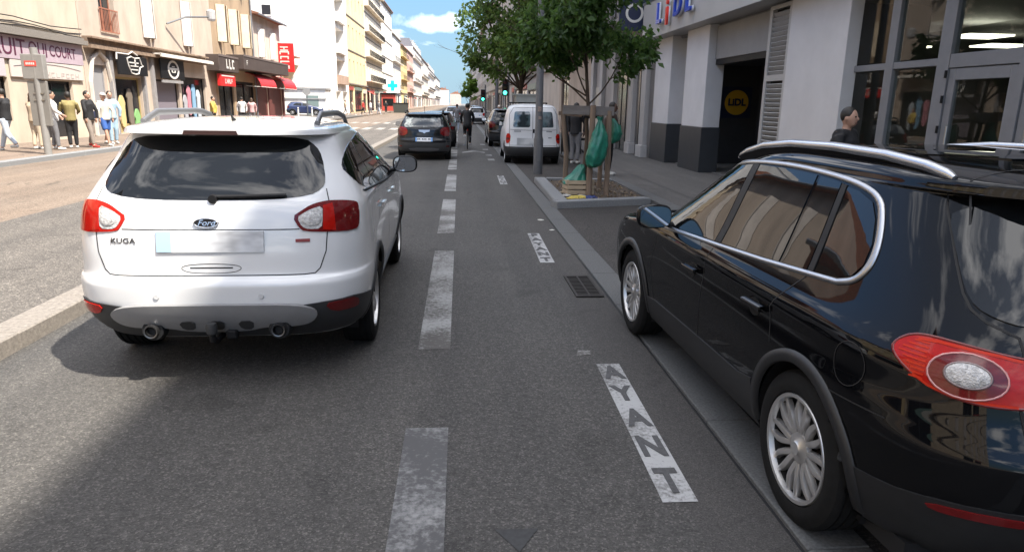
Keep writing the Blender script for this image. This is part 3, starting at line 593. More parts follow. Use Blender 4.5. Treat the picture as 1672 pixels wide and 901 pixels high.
# tall dark doors and pilasters on its ground floor
for k, (y0, y1) in enumerate(((24.0, 24.9), (26.6, 28.0))):
    obj('door', B(0.004, 0.05, 33.5 - y1, 33.5 - y0, 0.1, 3.2), mat('dark_doors', (0.025, 0.03, 0.03), 0.25, spec=0.7), b)
    obj('panel', B(0.052, 0.07, 33.5 - (y0 + y1) / 2 - 0.03, 33.5 - (y0 + y1) / 2 + 0.03, 0.15, 3.15), BLACK, b)
for k, y in enumerate((23.7, 25.4, 28.6, 31.0, 33.1)):
    obj('pilaster', boxes([(0.003, 0.17, 33.5 - y - 0.28, 33.5 - y + 0.28, 0.5, 4.0), (0.003, 0.24, 33.5 - y - 0.36, 33.5 - y + 0.36, 0.1, 0.5)], 0.01), pl((0.42, 0.40, 0.385)), b)
obj('shop_blind', B(0.004, 0.03, 33.5 - 32.8, 33.5 - 31.4, 0.1, 2.6), mat('pale_blind', (0.45, 0.42, 0.36), 0.6), b)
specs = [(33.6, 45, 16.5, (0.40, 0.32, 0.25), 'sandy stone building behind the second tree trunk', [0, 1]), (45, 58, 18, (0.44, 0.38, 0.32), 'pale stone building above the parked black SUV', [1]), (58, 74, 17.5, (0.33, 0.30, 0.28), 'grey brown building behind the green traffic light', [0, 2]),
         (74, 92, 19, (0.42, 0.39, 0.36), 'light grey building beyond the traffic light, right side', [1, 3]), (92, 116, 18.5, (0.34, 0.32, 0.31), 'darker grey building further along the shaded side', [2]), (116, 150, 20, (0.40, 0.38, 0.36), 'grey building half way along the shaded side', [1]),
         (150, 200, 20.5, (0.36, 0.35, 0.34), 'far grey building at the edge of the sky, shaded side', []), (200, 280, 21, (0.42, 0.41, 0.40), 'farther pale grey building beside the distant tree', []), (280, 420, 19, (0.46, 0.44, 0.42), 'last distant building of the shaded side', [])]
for i, (y0, y1, H, c, lb, bal) in enumerate(specs):
    far = y0 > 90
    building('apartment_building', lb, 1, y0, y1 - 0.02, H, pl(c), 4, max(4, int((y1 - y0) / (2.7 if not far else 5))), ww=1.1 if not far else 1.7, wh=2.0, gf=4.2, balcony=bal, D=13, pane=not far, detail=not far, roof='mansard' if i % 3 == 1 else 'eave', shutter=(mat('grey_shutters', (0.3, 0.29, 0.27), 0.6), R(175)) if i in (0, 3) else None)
# row behind the camera on the same side keeps shading the street
building('apartment_building', 'tall beige building behind the camera, right side', 1, -48, -11.8, 15.8, pl((0.42, 0.38, 0.33)), 4, 11, gf=4, D=13)

# ============================================================ LEFT SIDE (sunlit), facade plane x = -15
SHUT = mat('cream_shutter', (0.62, 0.52, 0.38), 0.65, var=0.12, vscale=3)
SHUTG = mat('grey_white_shutter', (0.55, 0.50, 0.46), 0.7, var=0.15, vscale=3)
def lbuild(name, label, y0, y1, H, wm, holes, D=12, roof=True):
    b = thing(name, label, 'building', (-15, y0, 0))
    obj('wall', wall_mesh(y1 - y0, H, D, holes, rev=0.25), wm, b)
    if roof:
        bm = bmesh.new(); prism(bm, [(0.55, H), (0.55, H + 0.09), (-D / 2, H + 1.9), (-D, H + 0.09), (-D, H)], 0, y1 - y0, 'XZ'); obj('roof', bm, ROOFT, b)
        obj('gutter', T([(0.6, 0, H - 0.02), (0.6, y1 - y0, H - 0.02)], 0.07, 8), ZINC, b)
    return b
def hole(u0, u1, z0, z1): return (u0, u1, z0, z1)
def scribble(m, par, mtx, w, h, n, t=0.035):
    """worn letter-like strokes, too blurred in the photograph to read"""
    r = random.Random(int(w * 100 + n)); bm = bmesh.new(); st = w / n
    for k in range(n):
        x = -w / 2 + st * (k + 0.5); a = st * 0.33; kind = r.randrange(4); hh = h / 2 * r.uniform(0.8, 1)
        box(bm, x - a, x - a + t, -hh, hh, 0.0, 0.006)
        if kind in (0, 1): box(bm, x - a + t, x + a, hh - t, hh, 0.0, 0.006)
        if kind in (1, 2): box(bm, x - a + t, x + a, -hh, -hh + t, 0.0, 0.006)
        if kind in (0, 3): box(bm, x - a + t, x + a * 0.8, -t / 2, t / 2, 0.0, 0.006)
        if kind == 3: box(bm, x + a, x + a + t, -hh, hh, 0.0, 0.006)
    bm.transform(mtx); return obj('lettering', bm, m, par)
# L0: out of the frame, shows in the reflections
building('apartment_building', 'cream building out of the frame on the sunlit side', -1, -30, 2.0, 15, pl((0.5, 0.42, 0.32)), 4, 11, gf=3.8, shutter=(SHUTG, R(172)))
building('apartment_building', 'yellow house out of the frame opposite the supermarket', -1, 2.05, 15.9, 9.5, pl((0.55, 0.44, 0.26)), 2, 5, gf=3.8, shutter=(SHUT, R(172)))
# A: snack bar
A0 = 16.0; A1 = 29.9
h = [hole(18.4 - A0, 21.4 - A0, 0.95, 2.4), hole(21.9 - A0, 24.95 - A0, 0.95, 2.4), hole(26.5 - A0, 28.9 - A0, 0.3, 2.36)]
uw = [(18.0 - A0, 4.6, 1.0, 1.9), (21.0 - A0, 4.6, 1.0, 1.9)]
b = lbuild('shop_building', 'beige two storey building with the lilac juice bar sign', A0, A1, 8.4, pl((0.50, 0.42, 0.33)), h + [hole(u - w / 2, u + w / 2, z, z + q) for u, z, w, q in uw])
for u, z, w, q in uw: add_window(b, u, z, w, q, WFRAME, rev=0.25)
for u0, u1, z0, z1 in h:
    s = obj('shopfront', boxes([(-0.2, -0.12, u0, u0 + 0.07, z0, z1), (-0.2, -0.12, u1 - 0.07, u1, z0, z1), (-0.2, -0.12, u0 + 0.07, u1 - 0.07, z1 - 0.08, z1), (-0.19, -0.13, (u0 + u1) / 2 - 0.03, (u0 + u1) / 2 + 0.03, z0, z1 - 0.08)]), BLACK, b)
    obj('pane', B(-0.17, -0.15, u0 + 0.07, u1 - 0.07, z0, z1 - 0.08), SHOPG, s)
obj('ledge', boxes([(0.002, 0.3, 0, A1 - A0, 3.78, 3.95), (0.002, 0.16, 0, A1 - A0, 3.95, 4.05)]), GRANITE_L, b)
for k, dz in enumerate((4.12, 4.2, 4.34)): obj('cable', T([(0.06 + 0.02 * k, t, dz + 0.05 * math.sin(t * 1.3 + k)) for t in np.linspace(0, A1 - A0, 14)], 0.018, 6), BLACK, b)
sg = thing('shop_sign', 'lilac grey shop sign board with dark red words FRUIT QUI COURT', 'shop sign', (-14.98, 24.2, 3.36))
obj('board', B(0, 0.08, -5.6, 5.55, -0.36, 0.4, bev=0.01), mat('sign_lilac', (0.40, 0.32, 0.36), 0.6, var=0.1, vscale=2), sg)
SIGNR = mat('sign_maroon', (0.10, 0.02, 0.05), 0.5)
yy = 0.0
for w_, yc_, s_, fw in (('FRUIT', 0.75, 0.80, 2.15), ('QUI', 2.55, 0.70, 1.05), ('COURT', 4.15, 0.56, 1.75)):
    text('lettering', w_, s_, SIGNR, sg, frame((0.082, yc_, 0.02), (0, 1, -0.02), (0, 0, 1)), 0.01, fit=fw, bold=-0.002)
sg = thing('shop_sign', 'pale cream board with an arch line and small faded letters', 'shop sign', (-14.97, 27.45, 2.7))
obj('board', B(0, 0.06, -2.35, 2.2, -0.28, 0.28, bev=0.01), mat('sign_cream', (0.52, 0.46, 0.42), 0.6), sg)
obj('arch_line', T([(0.062, -2.2 + 4.2 * t, 0.02 + 0.2 * math.sin(PI * (0.1 + 0.8 * t))) for t in np.linspace(0, 1, 16)], 0.014, 6), mat('sign_grey', (0.25, 0.22, 0.22), 0.6), sg)
scribble(mat('sign_faded', (0.40, 0.36, 0.33), 0.6), sg, frame((0.062, 0.55, -0.14), (0, 1, 0), (0, 0, 1)), 2.6, 0.2, 8)
sg = thing('shop_sign', 'pale panel under the lilac sign, left of the bus stop pole', 'shop sign', (-14.97, 21.6, 2.7))
obj('board', B(0, 0.06, -3.4, 3.2, -0.28, 0.28, bev=0.01), mat('sign_lilac_b', (0.46, 0.40, 0.42), 0.6), sg)
# B: two shops under shuttered windows
B0, B1 = 29.95, 45.3
sh_ = [(30.3, 31.7, 0.25, 3.1), (32.15, 34.9, 0.25, 2.7), (36.4, 39.4, 0.25, 2.72), (39.75, 43.4, 0.25, 2.95)]
uw = [(32.4, 4.5, 1.35, 2.3), (36.3, 4.6, 1.2, 2.3), (41.2, 4.6, 1.2, 2.3), (36.3, 8.1, 1.2, 1.8), (41.2, 8.1, 1.2, 1.8), (32.4, 8.1, 1.2, 1.8)]
b = lbuild('shop_building', 'pale weathered house with whitish shutters above two black signed shops', B0, B1, 11.2, pl((0.46, 0.38, 0.31)), [hole(a - B0, c - B0, d, e) for a, c, d, e in sh_] + [hole(y - B0 - w / 2, y - B0 + w / 2, z, z + q) for y, z, w, q in uw])
for k, (y, z, w, q) in enumerate(uw):
    add_window(b, y - B0, z, w, q, mat('brick_red_wood', (0.33, 0.13, 0.08), 0.6) if k in (0, 2, 3) else WFRAME, rev=0.25, shutter=None if k in (0,) else (SHUTG, R(150)))
obj('window_guard', boxes([(0.05, 0.09, 32.4 - B0 - 0.8, 32.4 - B0 + 0.8, 5.4, 5.45), (0.05, 0.09, 32.4 - B0 - 0.8, 32.4 - B0 + 0.8, 4.5, 4.54)] + [(0.06, 0.08, 32.4 - B0 - 0.8 + 0.13 * i, 32.4 - B0 - 0.78 + 0.13 * i, 4.54, 5.4) for i in range(13)]), mat('brick_red_wood', (0.33, 0.13, 0.08)), b)
OLDW = mat('old_wood_cornice', (0.22, 0.155, 0.11), 0.85, var=0.4, vscale=7)
obj('shop_cornice', boxes([(0.002, 0.34, 0.1, B1 - B0 - 2, 3.72, 3.86), (0.002, 0.2, 0.1, B1 - B0 - 2, 3.86, 4.1), (0.002, 0.4, 0.1, B1 - B0 - 2, 4.1, 4.17)]), OLDW, b)
obj('torn_awning', boxes([(0.1, 0.62, 36.0 - B0, 43.2 - B0, 3.86, 3.93), (0.58, 0.68, 36.0 - B0, 43.2 - B0, 3.76, 3.9)]), mat('white_canvas', (0.62, 0.58, 0.53), 0.8, var=0.2, vscale=3), b)
for k, (a, c, d, e) in enumerate(sh_):
    a -= B0; c -= B0
    s = obj('shopfront', boxes([(-0.2, -0.12, a, a + 0.09, d, e), (-0.2, -0.12, c - 0.09, c, d, e), (-0.2, -0.12, a + 0.09, c - 0.09, e - 0.1, e), (-0.2, -0.12, a + 0.09, c - 0.09, d, d + 0.4 if k != 2 else d + 0.15)]), [mat('grey_door_paint', (0.24, 0.24, 0.25), 0.5), mat('shop_gold', (0.35, 0.27, 0.12), 0.4), BLACK, BLACK][k], b)
    obj('pane', B(-0.18, -0.15, a + 0.09, c - 0.09, d + 0.15, e - 0.1), [mat('grey_door_panel', (0.28, 0.28, 0.29), 0.5), SHOPG, mat('lilac_door', (0.19, 0.17, 0.2), 0.5), SHOPG][k], s)
obj('arch_surround', T([(0.05, 30.2 - B0, 0.25), (0.05, 30.2 - B0, 2.4), (0.06, 30.5 - B0, 3.3), (0.06, 31.1 - B0, 3.65), (0.06, 31.7 - B0, 3.3), (0.05, 31.95 - B0, 2.4), (0.05, 31.95 - B0, 0.25)], 0.1, 8), mat('pale_stone_surround', (0.48, 0.43, 0.38), 0.8, var=0.15, vscale=5), b)
for y in (31.98, 35.1, 36.15): obj('pillar', B(0.004, 0.14, y - B0 - 0.13, y - B0 + 0.13, 0.22, 3.7), mat('grey_pillar_paint', (0.26, 0.25, 0.25), 0.6, var=0.15, vscale=4), b)
# displayed clothes inside the two windows
for k, (y, c, z0, z1) in enumerate([(40.3, (0.35, 0.35, 0.38), 0.6, 2.0), (40.9, (0.5, 0.2, 0.25), 0.9, 2.5), (41.6, (0.2, 0.35, 0.5), 0.7, 2.6), (42.3, (0.45, 0.5, 0.55), 0.6, 2.3), (32.9, (0.55, 0.42, 0.2), 0.5, 1.9), (33.7, (0.16, 0.13, 0.1), 0.5, 2.2), (34.3, (0.2, 0.4, 0.15), 0.5, 1.3)]):
    tag(obj('hanging_garment', chk := PR(chaikin([(-0.24, z0), (0.24, z0), (0.2, z1 - 0.5), (0.3, z1 - 0.35), (0.1, z1), (-0.1, z1), (-0.3, z1 - 0.35), (-0.2, z1 - 0.5)], 2), -0.03, 0.03, 'YZ'), mat('garment_%d' % k, c, 0.8), loc=(-15.06, y, 0)), 'garment in %s hung in the shop window, %s' % (['grey', 'pink', 'blue', 'pale grey', 'golden', 'dark brown', 'green'][k], 'right of the round sign' if k < 4 else 'under the crown sign'), 'garment', 'clothes shown in the shop windows')
# black sign with a crowned cup, black sign with a round emblem
WHT = mat('sign_white', (0.62, 0.60, 0.56), 0.5)
sg = thing('shop_sign', 'black shop sign with a pale cup shaped outline emblem', 'shop sign', (-14.72, 33.55, 3.2))
obj('board', B(0, 0.08, -1.45, 1.4, -0.42, 0.4, bev=0.01), BLACK, sg)
cup = [(-0.62, 0.28), (-0.2, 0.38), (0.15, 0.32), (0.62, 0.36), (0.78, 0.1), (0.95, 0.02), (0.6, -0.06), (0.42, -0.33), (0.1, -0.37), (-0.3, -0.33), (-0.5, -0.05), (-0.62, 0.28)]
obj('emblem', T([(0.085, a, b_) for a, b_ in cup], 0.03, 6), WHT, sg)
obj('emblem_band', boxes([(0.082, 0.092, -0.42, 0.5, 0.1, 0.15), (0.082, 0.092, -0.35, 0.45, -0.04, 0.0), (0.082, 0.092, -0.3, 0.4, -0.2, -0.15), (0.082, 0.092, 0.1, 0.22, 0.0, 0.3)]), WHT, sg)
obj('sign_trim', T([(0.05, -1.5, 0.2), (0.06, -1.48, 0.46), (0.06, -0.4, 0.46), (0.06, 0.0, 0.6), (0.06, 0.5, 0.46)], 0.035, 6), WHT, sg)
sg = thing('shop_sign', 'black shop sign with a white ring emblem', 'shop sign', (-14.72, 38.0, 3.22))
obj('board', B(0, 0.08, -1.5, 1.45, -0.46, 0.5, bev=0.01), BLACK, sg)
bm = bmesh.new(); lathe(bm, [(0.46, 0.082), (0.46, 0.1), (0.36, 0.1), (0.36, 0.082)], 36, 'X', closed=True); bmesh.ops.scale(bm, vec=(1, 1.55, 1), verts=bm.verts[:])
obj('emblem', bm, WHT, sg)
obj('emblem_band', boxes([(0.082, 0.1, -0.52, 0.52, -0.02, 0.09), (0.082, 0.1, -0.16, 0.16, 0.13, 0.17), (0.082, 0.1, -0.2, 0.22, -0.15, -0.11), (0.082, 0.1, -0.25, -0.12, -0.11, -0.02), (0.082, 0.1, 0.12, 0.25, -0.11, -0.02)]), WHT, sg)
obj('sub_board', B(0, 0.07, -1.4, 1.2, -0.66, -0.52), mat('grey_pillar_paint', (0.26, 0.25, 0.25)), sg)
# C: brown facade with cream shutters above the dark canopy
C0, C1 = 45.35, 53.9
uw = [(46.9, 5.3, 1.1, 2.2), (49.3, 5.3, 1.1, 2.2), (51.9, 5.3, 1.1, 2.2), (46.9, 8.9, 1.1, 2.1), (49.3, 8.9, 1.1, 2.1), (51.9, 8.9, 1.1, 2.1)]
b = lbuild('shop_building', 'brown house with tall cream shutters above the dark canopy', C0, C1, 12.4, pl((0.36, 0.26, 0.17)), [hole(0.4, 3.4, 0.25, 3.0), hole(3.9, 8.2, 0.25, 3.0)] + [hole(y - C0 - w / 2, y - C0 + w / 2, z, z + q) for y, z, w, q in uw])
for y, z, w, q in uw: add_window(b, y - C0, z, w, q, WFRAME_D, rev=0.25, shutter=(SHUT, R(128)))
for a, c in ((0.4, 3.4), (3.9, 8.2)):
    s = obj('shopfront', boxes([(-0.2, -0.1, a, a + 0.1, 0.25, 3.0), (-0.2, -0.1, c - 0.1, c, 0.25, 3.0), (-0.2, -0.1, a + 0.1, c - 0.1, 2.85, 3.0), (-0.2, -0.1, (a + c) / 2 - 0.05, (a + c) / 2 + 0.05, 0.25, 2.85)]), BLACK, b); obj('pane', B(-0.17, -0.15, a + 0.1, c - 0.1, 0.25, 2.85), SHOPG, s)
obj('downpipe', T([(0.1, 8.3, 0.2), (0.1, 8.3, 12.2)], 0.06, 8), ZINC, b)
cn_ = thing('shop_canopy', 'long dark brown shop canopy jutting over the pavement', 'canopy', (-15, 43.9, 0))
CAN = mat('canopy_brown', (0.065, 0.048, 0.042), 0.55, var=0.15, vscale=2)
obj('canopy_box', boxes([(0.002, 1.1, 3.8, 15.8, 3.72, 4.62), (0.002, 0.75, 0.0, 3.79, 3.45, 4.4)], 0.02), CAN, cn_)
obj('canopy_trim', boxes([(1.1, 1.13, 3.8, 15.8, 4.52, 4.64), (0.75, 0.78, 0.0, 3.79, 4.3, 4.42)]), mat('canopy_trim', (0.14, 0.11, 0.1), 0.5), cn_)
scribble(WHT, cn_, frame((0.755, 2.1, 3.92), (0, 1, 0), (0, 0, 1)), 1.7, 0.62, 3, 0.13)
scribble(WHT, cn_, frame((1.105, 4.5, 4.15), (0, 1, 0), (0, 0, 1)), 0.3, 0.35, 1, 0.06)
RED = mat('sign_red', (0.55, 0.02, 0.02), 0.45); 
sg = thing('shop_sign', 'red box sign with white band hanging under the dark canopy', 'shop sign', (-14.5, 45.8, 2.95))
obj('board', B(-0.08, 0.12, -1.45, 1.45, -0.36, 0.36, bev=0.02), RED, sg)
scribble(WHT, sg, frame((0.122, 0.1, -0.05), (0, 1, 0), (0, 0, 1)), 1.5, 0.3, 5, 0.06)
obj('sign_band', B(0.121, 0.128, -1.2, 1.2, 0.22, 0.29), WHT, sg)
# D: last low house with an eave
D0, D1 = 53.95, 62.0
uw = [(55.9, 4.95, 1.05, 2.0), (59.2, 4.95, 1.05, 2.0)]
b = lbuild('shop_building', 'pinkish cream corner house with overhanging eave and red shop below', D0, D1, 7.85, pl((0.58, 0.47, 0.40)), [hole(0.6, 3.2, 0.25, 2.9), hole(4.0, 7.6, 0.25, 2.9)] + [hole(y - D0 - w / 2, y - D0 + w / 2, z, z + q) for y, z, w, q in uw])
for y, z, w, q in uw: add_window(b, y - D0, z, w, q, WFRAME, rev=0.25, shutter=(mat('white_shutter', (0.68, 0.63, 0.57), 0.6), R(140)))
MAR = mat('maroon_shopfront', (0.12, 0.035, 0.03), 0.55, var=0.2, vscale=3)
obj('shopfront', boxes([(0.003, 0.1, 0, 0.6, 0.22, 3.4), (0.003, 0.1, 3.2, 4.0, 0.22, 3.4), (0.003, 0.1, 7.6, 8.05, 0.22, 3.4), (0.003, 0.1, 0.6, 3.2, 2.9, 3.4), (0.003, 0.1, 4.0, 7.6, 2.9, 3.4)]), MAR, b)
obj('shop_door', boxes([(-0.15, -0.08, 0.6, 3.2, 0.25, 2.9), (-0.15, -0.08, 4.0, 7.6, 0.25, 2.9)]), MAR, b)
for (y0, y1, lb) in ((51.6, 55.9, 'dark red sloping awning under the end of the brown canopy'), (58.6, 62.6, 'bright red rounded awning at the corner of the cream house')):
    aw = thing('shop_awning', lb, 'awning', (-15, y0, 3.65))
    bm = bmesh.new(); n = 9
    pr_ = [(1.05 * math.sin(t * PI / 2), -0.95 * (1 - math.cos(t * PI / 2))) for t in np.linspace(0, 1, n)]
    pr_ = pr_ + [(p[0] - 0.02, p[1] - 0.03) for p in pr_[::-1]]
    prism(bm, pr_, 0, y1 - y0, 'XZ'); obj('canvas', bm, RED if y0 > 56 else mat('awning_red', (0.4, 0.025, 0.03), 0.6), aw)
    obj('frame', T([(0.02, 0.05, -0.9), (1.05, 0.05, -0.95), (1.05, y1 - y0 - 0.05, -0.95), (0.02, y1 - y0 - 0.05, -0.9)], 0.02, 6), WHT, aw)
bn = thing('hotel_banner', 'tall red banner sign with white letters sticking out from the cream house', 'banner sign', (-14.5, 61.3, 5.25))
obj('panel', B(-0.75, 0.75, -0.1, 0.1, -1.15, 1.15, bev=0.02), RED, bn)
scribble(WHT, bn, frame((0.0, -0.102, 0), (0, 0, -1), (1, 0, 0)), 1.9, 0.8, 5, 0.1)
obj('bracket', boxes([(-0.78, -0.75, -0.04, 0.04, -0.9, -0.85), (-0.78, -0.75, -0.04, 0.04, 0.85, 0.9)]), BLACK, bn)
tag(obj('wall_lamp', T([(-14.9, 38.4, 5.5), (-14.3, 39.4, 5.95), (-13.6, 41.0, 6.15)], 0.045, 8), STEEL), 'grey street lamp on a long wall arm above the round black sign', 'street lamp')
o_ = obj('lantern', L([(0.02, 0.62), (0.2, 0.55), (0.24, 0.5), (0.22, 0.1), (0.17, 0.0), (0.02, -0.02)], 12), mat('lantern_grey', (0.42, 0.42, 0.42), 0.4), bpy.data.objects['wall_lamp'], loc=(-13.55, 41.1, 5.95))
# tan gable beyond the corner and the tall white corner building
b = thing('gable_house', 'small tan walled house at the side street', 'building', (-22.5, 82.5, 0))
bm = bmesh.new(); prism(bm, [(-7, 0.2), (1.0, 0.2), (1.8, 3.0), (3.6, 5.8), (-7, 6.6)], 0, 4, 'XZ'); obj('wall', bm, pl((0.42, 0.27, 0.15)), b)
obj('roof', boxes([(-7.2, 3.8, -0.2, 4.2, 6.6, 6.75)]), ROOFT, b)
WB = plaster('bright_white', (0.80, 0.77, 0.73))
b = thing('apartment_building', 'tall white corner building with blank side wall and deep recessed balconies', 'building', (-15, 87.5, 0))
hs = [(2.2, 8.2, 4.0 + 3.7 * k, 6.9 + 3.7 * k) for k in range(6)]
obj('wall', wall_mesh(11.0, 27, 26, hs + [(1.0, 4.5, 0.3, 3.0), (6, 10, 0.3, 3.0)], rev=1.5), WB, b)
for k, (u0, u1, z0, z1) in enumerate(hs):
    bl = obj('balcony', boxes([(-0.1, 0.45, u0 - 0.2, u1 + 0.2, z0 - 0.12, z0 + 0.95)]), WB if k else pl((0.36, 0.25, 0.19)), b)
    bk = obj('window', boxes([(-1.48, -1.4, u0 + 0.3 + 1.45 * q, u0 + 1.25 + 1.45 * q, z0, z1 - 0.3) for q in range(4)]), WGLASS_D, b)
    obj('back_wall', B(-1.5, -1.485, u0, u1, z0, z1), pl((0.42, 0.30, 0.24)), bl)
for k, (u, z) in enumerate([(-7.5, 7.5), (-7.5, 11.5), (-12, 11.5), (-7.5, 15.5), (-12, 15.5)]):
    w_ = obj('window', B(u - 0.5, u + 0.5, -0.03, 0.02, z, z + 1.1), WGLASS_D, b); obj('sill', B(u - 0.6, u + 0.6, -0.1, -0.031, z - 0.1, z), WB, w_)
obj('parapet', boxes([(-26, 0.1, -0.1, 0.25, 27, 27.8), (-0.25, 0.1, 0.25, 11, 27, 27.8)]), WB, b)
b = thing('annex', 'low white annex with long roof edge behind the parked dark blue car', 'building', (-15.6, 84.5, 0))
obj('wall', B(-10, 0, 0, 2.9, 0.2, 3.1), WB, b); obj('roof_edge', boxes([(-10.1, 0.15, -0.15, 3.0, 3.1, 3.3), (-10.1, 0.1, -0.1, -0.01, 1.95, 2.1)]), mat('roof_edge_grey', (0.3, 0.3, 0.3), 0.5), b)
obj('door', B(-2.2, -0.8, -0.04, 0, 0.2, 2.4), mat('glass_door_grey', (0.2, 0.26, 0.25), 0.3), b)
# the long sunlit row
lspec = [(98.6, 117, 27, (0.72, 0.56, 0.33), 'tall ochre yellow building with rows of narrow windows', 'eave', []), (117, 142, 24, (0.74, 0.66, 0.54), 'tall cream building with long curved balconies', 'mansard', [0, 1, 2, 3, 4]),
         (142, 164, 21, (0.76, 0.71, 0.64), 'white building topped with orange brick chimneys', 'eave', []), (164, 187, 17, (0.78, 0.75, 0.70), 'plain white building with dark overhanging eave', 'flat', [2]), (187, 209, 16.2, (0.68, 0.52, 0.25), 'bright yellow building in the sunlit row', 'eave', []),
         (209, 237, 16.6, (0.62, 0.40, 0.33), 'pink building in the sunlit row', 'flat', []), (237, 290, 19.5, (0.76, 0.71, 0.66), 'off white building with rooftop dormers in the distance', 'mansard', [1, 3]), (290, 350, 19, (0.72, 0.66, 0.58), 'beige distant building of the sunlit row', 'eave', []),
         (350, 440, 18.5, (0.74, 0.69, 0.64), 'pale distant building near the end of the sunlit row', 'mansard', []), (440, 560, 18, (0.70, 0.64, 0.58), 'last pale building of the sunlit row', 'eave', [])]
for i, (y0, y1, H, c, lb, rf, bal) in enumerate(lspec):
    far = y0 > 230
    building('apartment_building', lb, -1, y0, y1 - 0.03, H, pl(c), 5 if H > 20 else 4, max(5, int((y1 - y0) / (3.2 if not far else 6.5))), ww=1.0 if not far else 2.0, wh=1.9, gf=4.2, balcony=bal if y0 < 150 else ([0, 2] if i % 2 else [1, 3]), pane=y0 < 150, detail=y0 < 150, roof=rf, D=14, glass=WGLASS if y0 < 150 else WGLASS_D)
# end of the street
for k, (x, y, w, hgt, c, lb) in enumerate([(-9, 640, 12, 13, (0.66, 0.63, 0.6), 'pale block closing the end of the street, left'), (2, 655, 10, 10, (0.55, 0.45, 0.4), 'pinkish block closing the end of the street, right')]):
    building('apartment_building', lb, -1, y, y + 12, hgt, pl(c), 3, 3, ww=2, pane=False, detail=False, x=x, D=w, roof='eave')

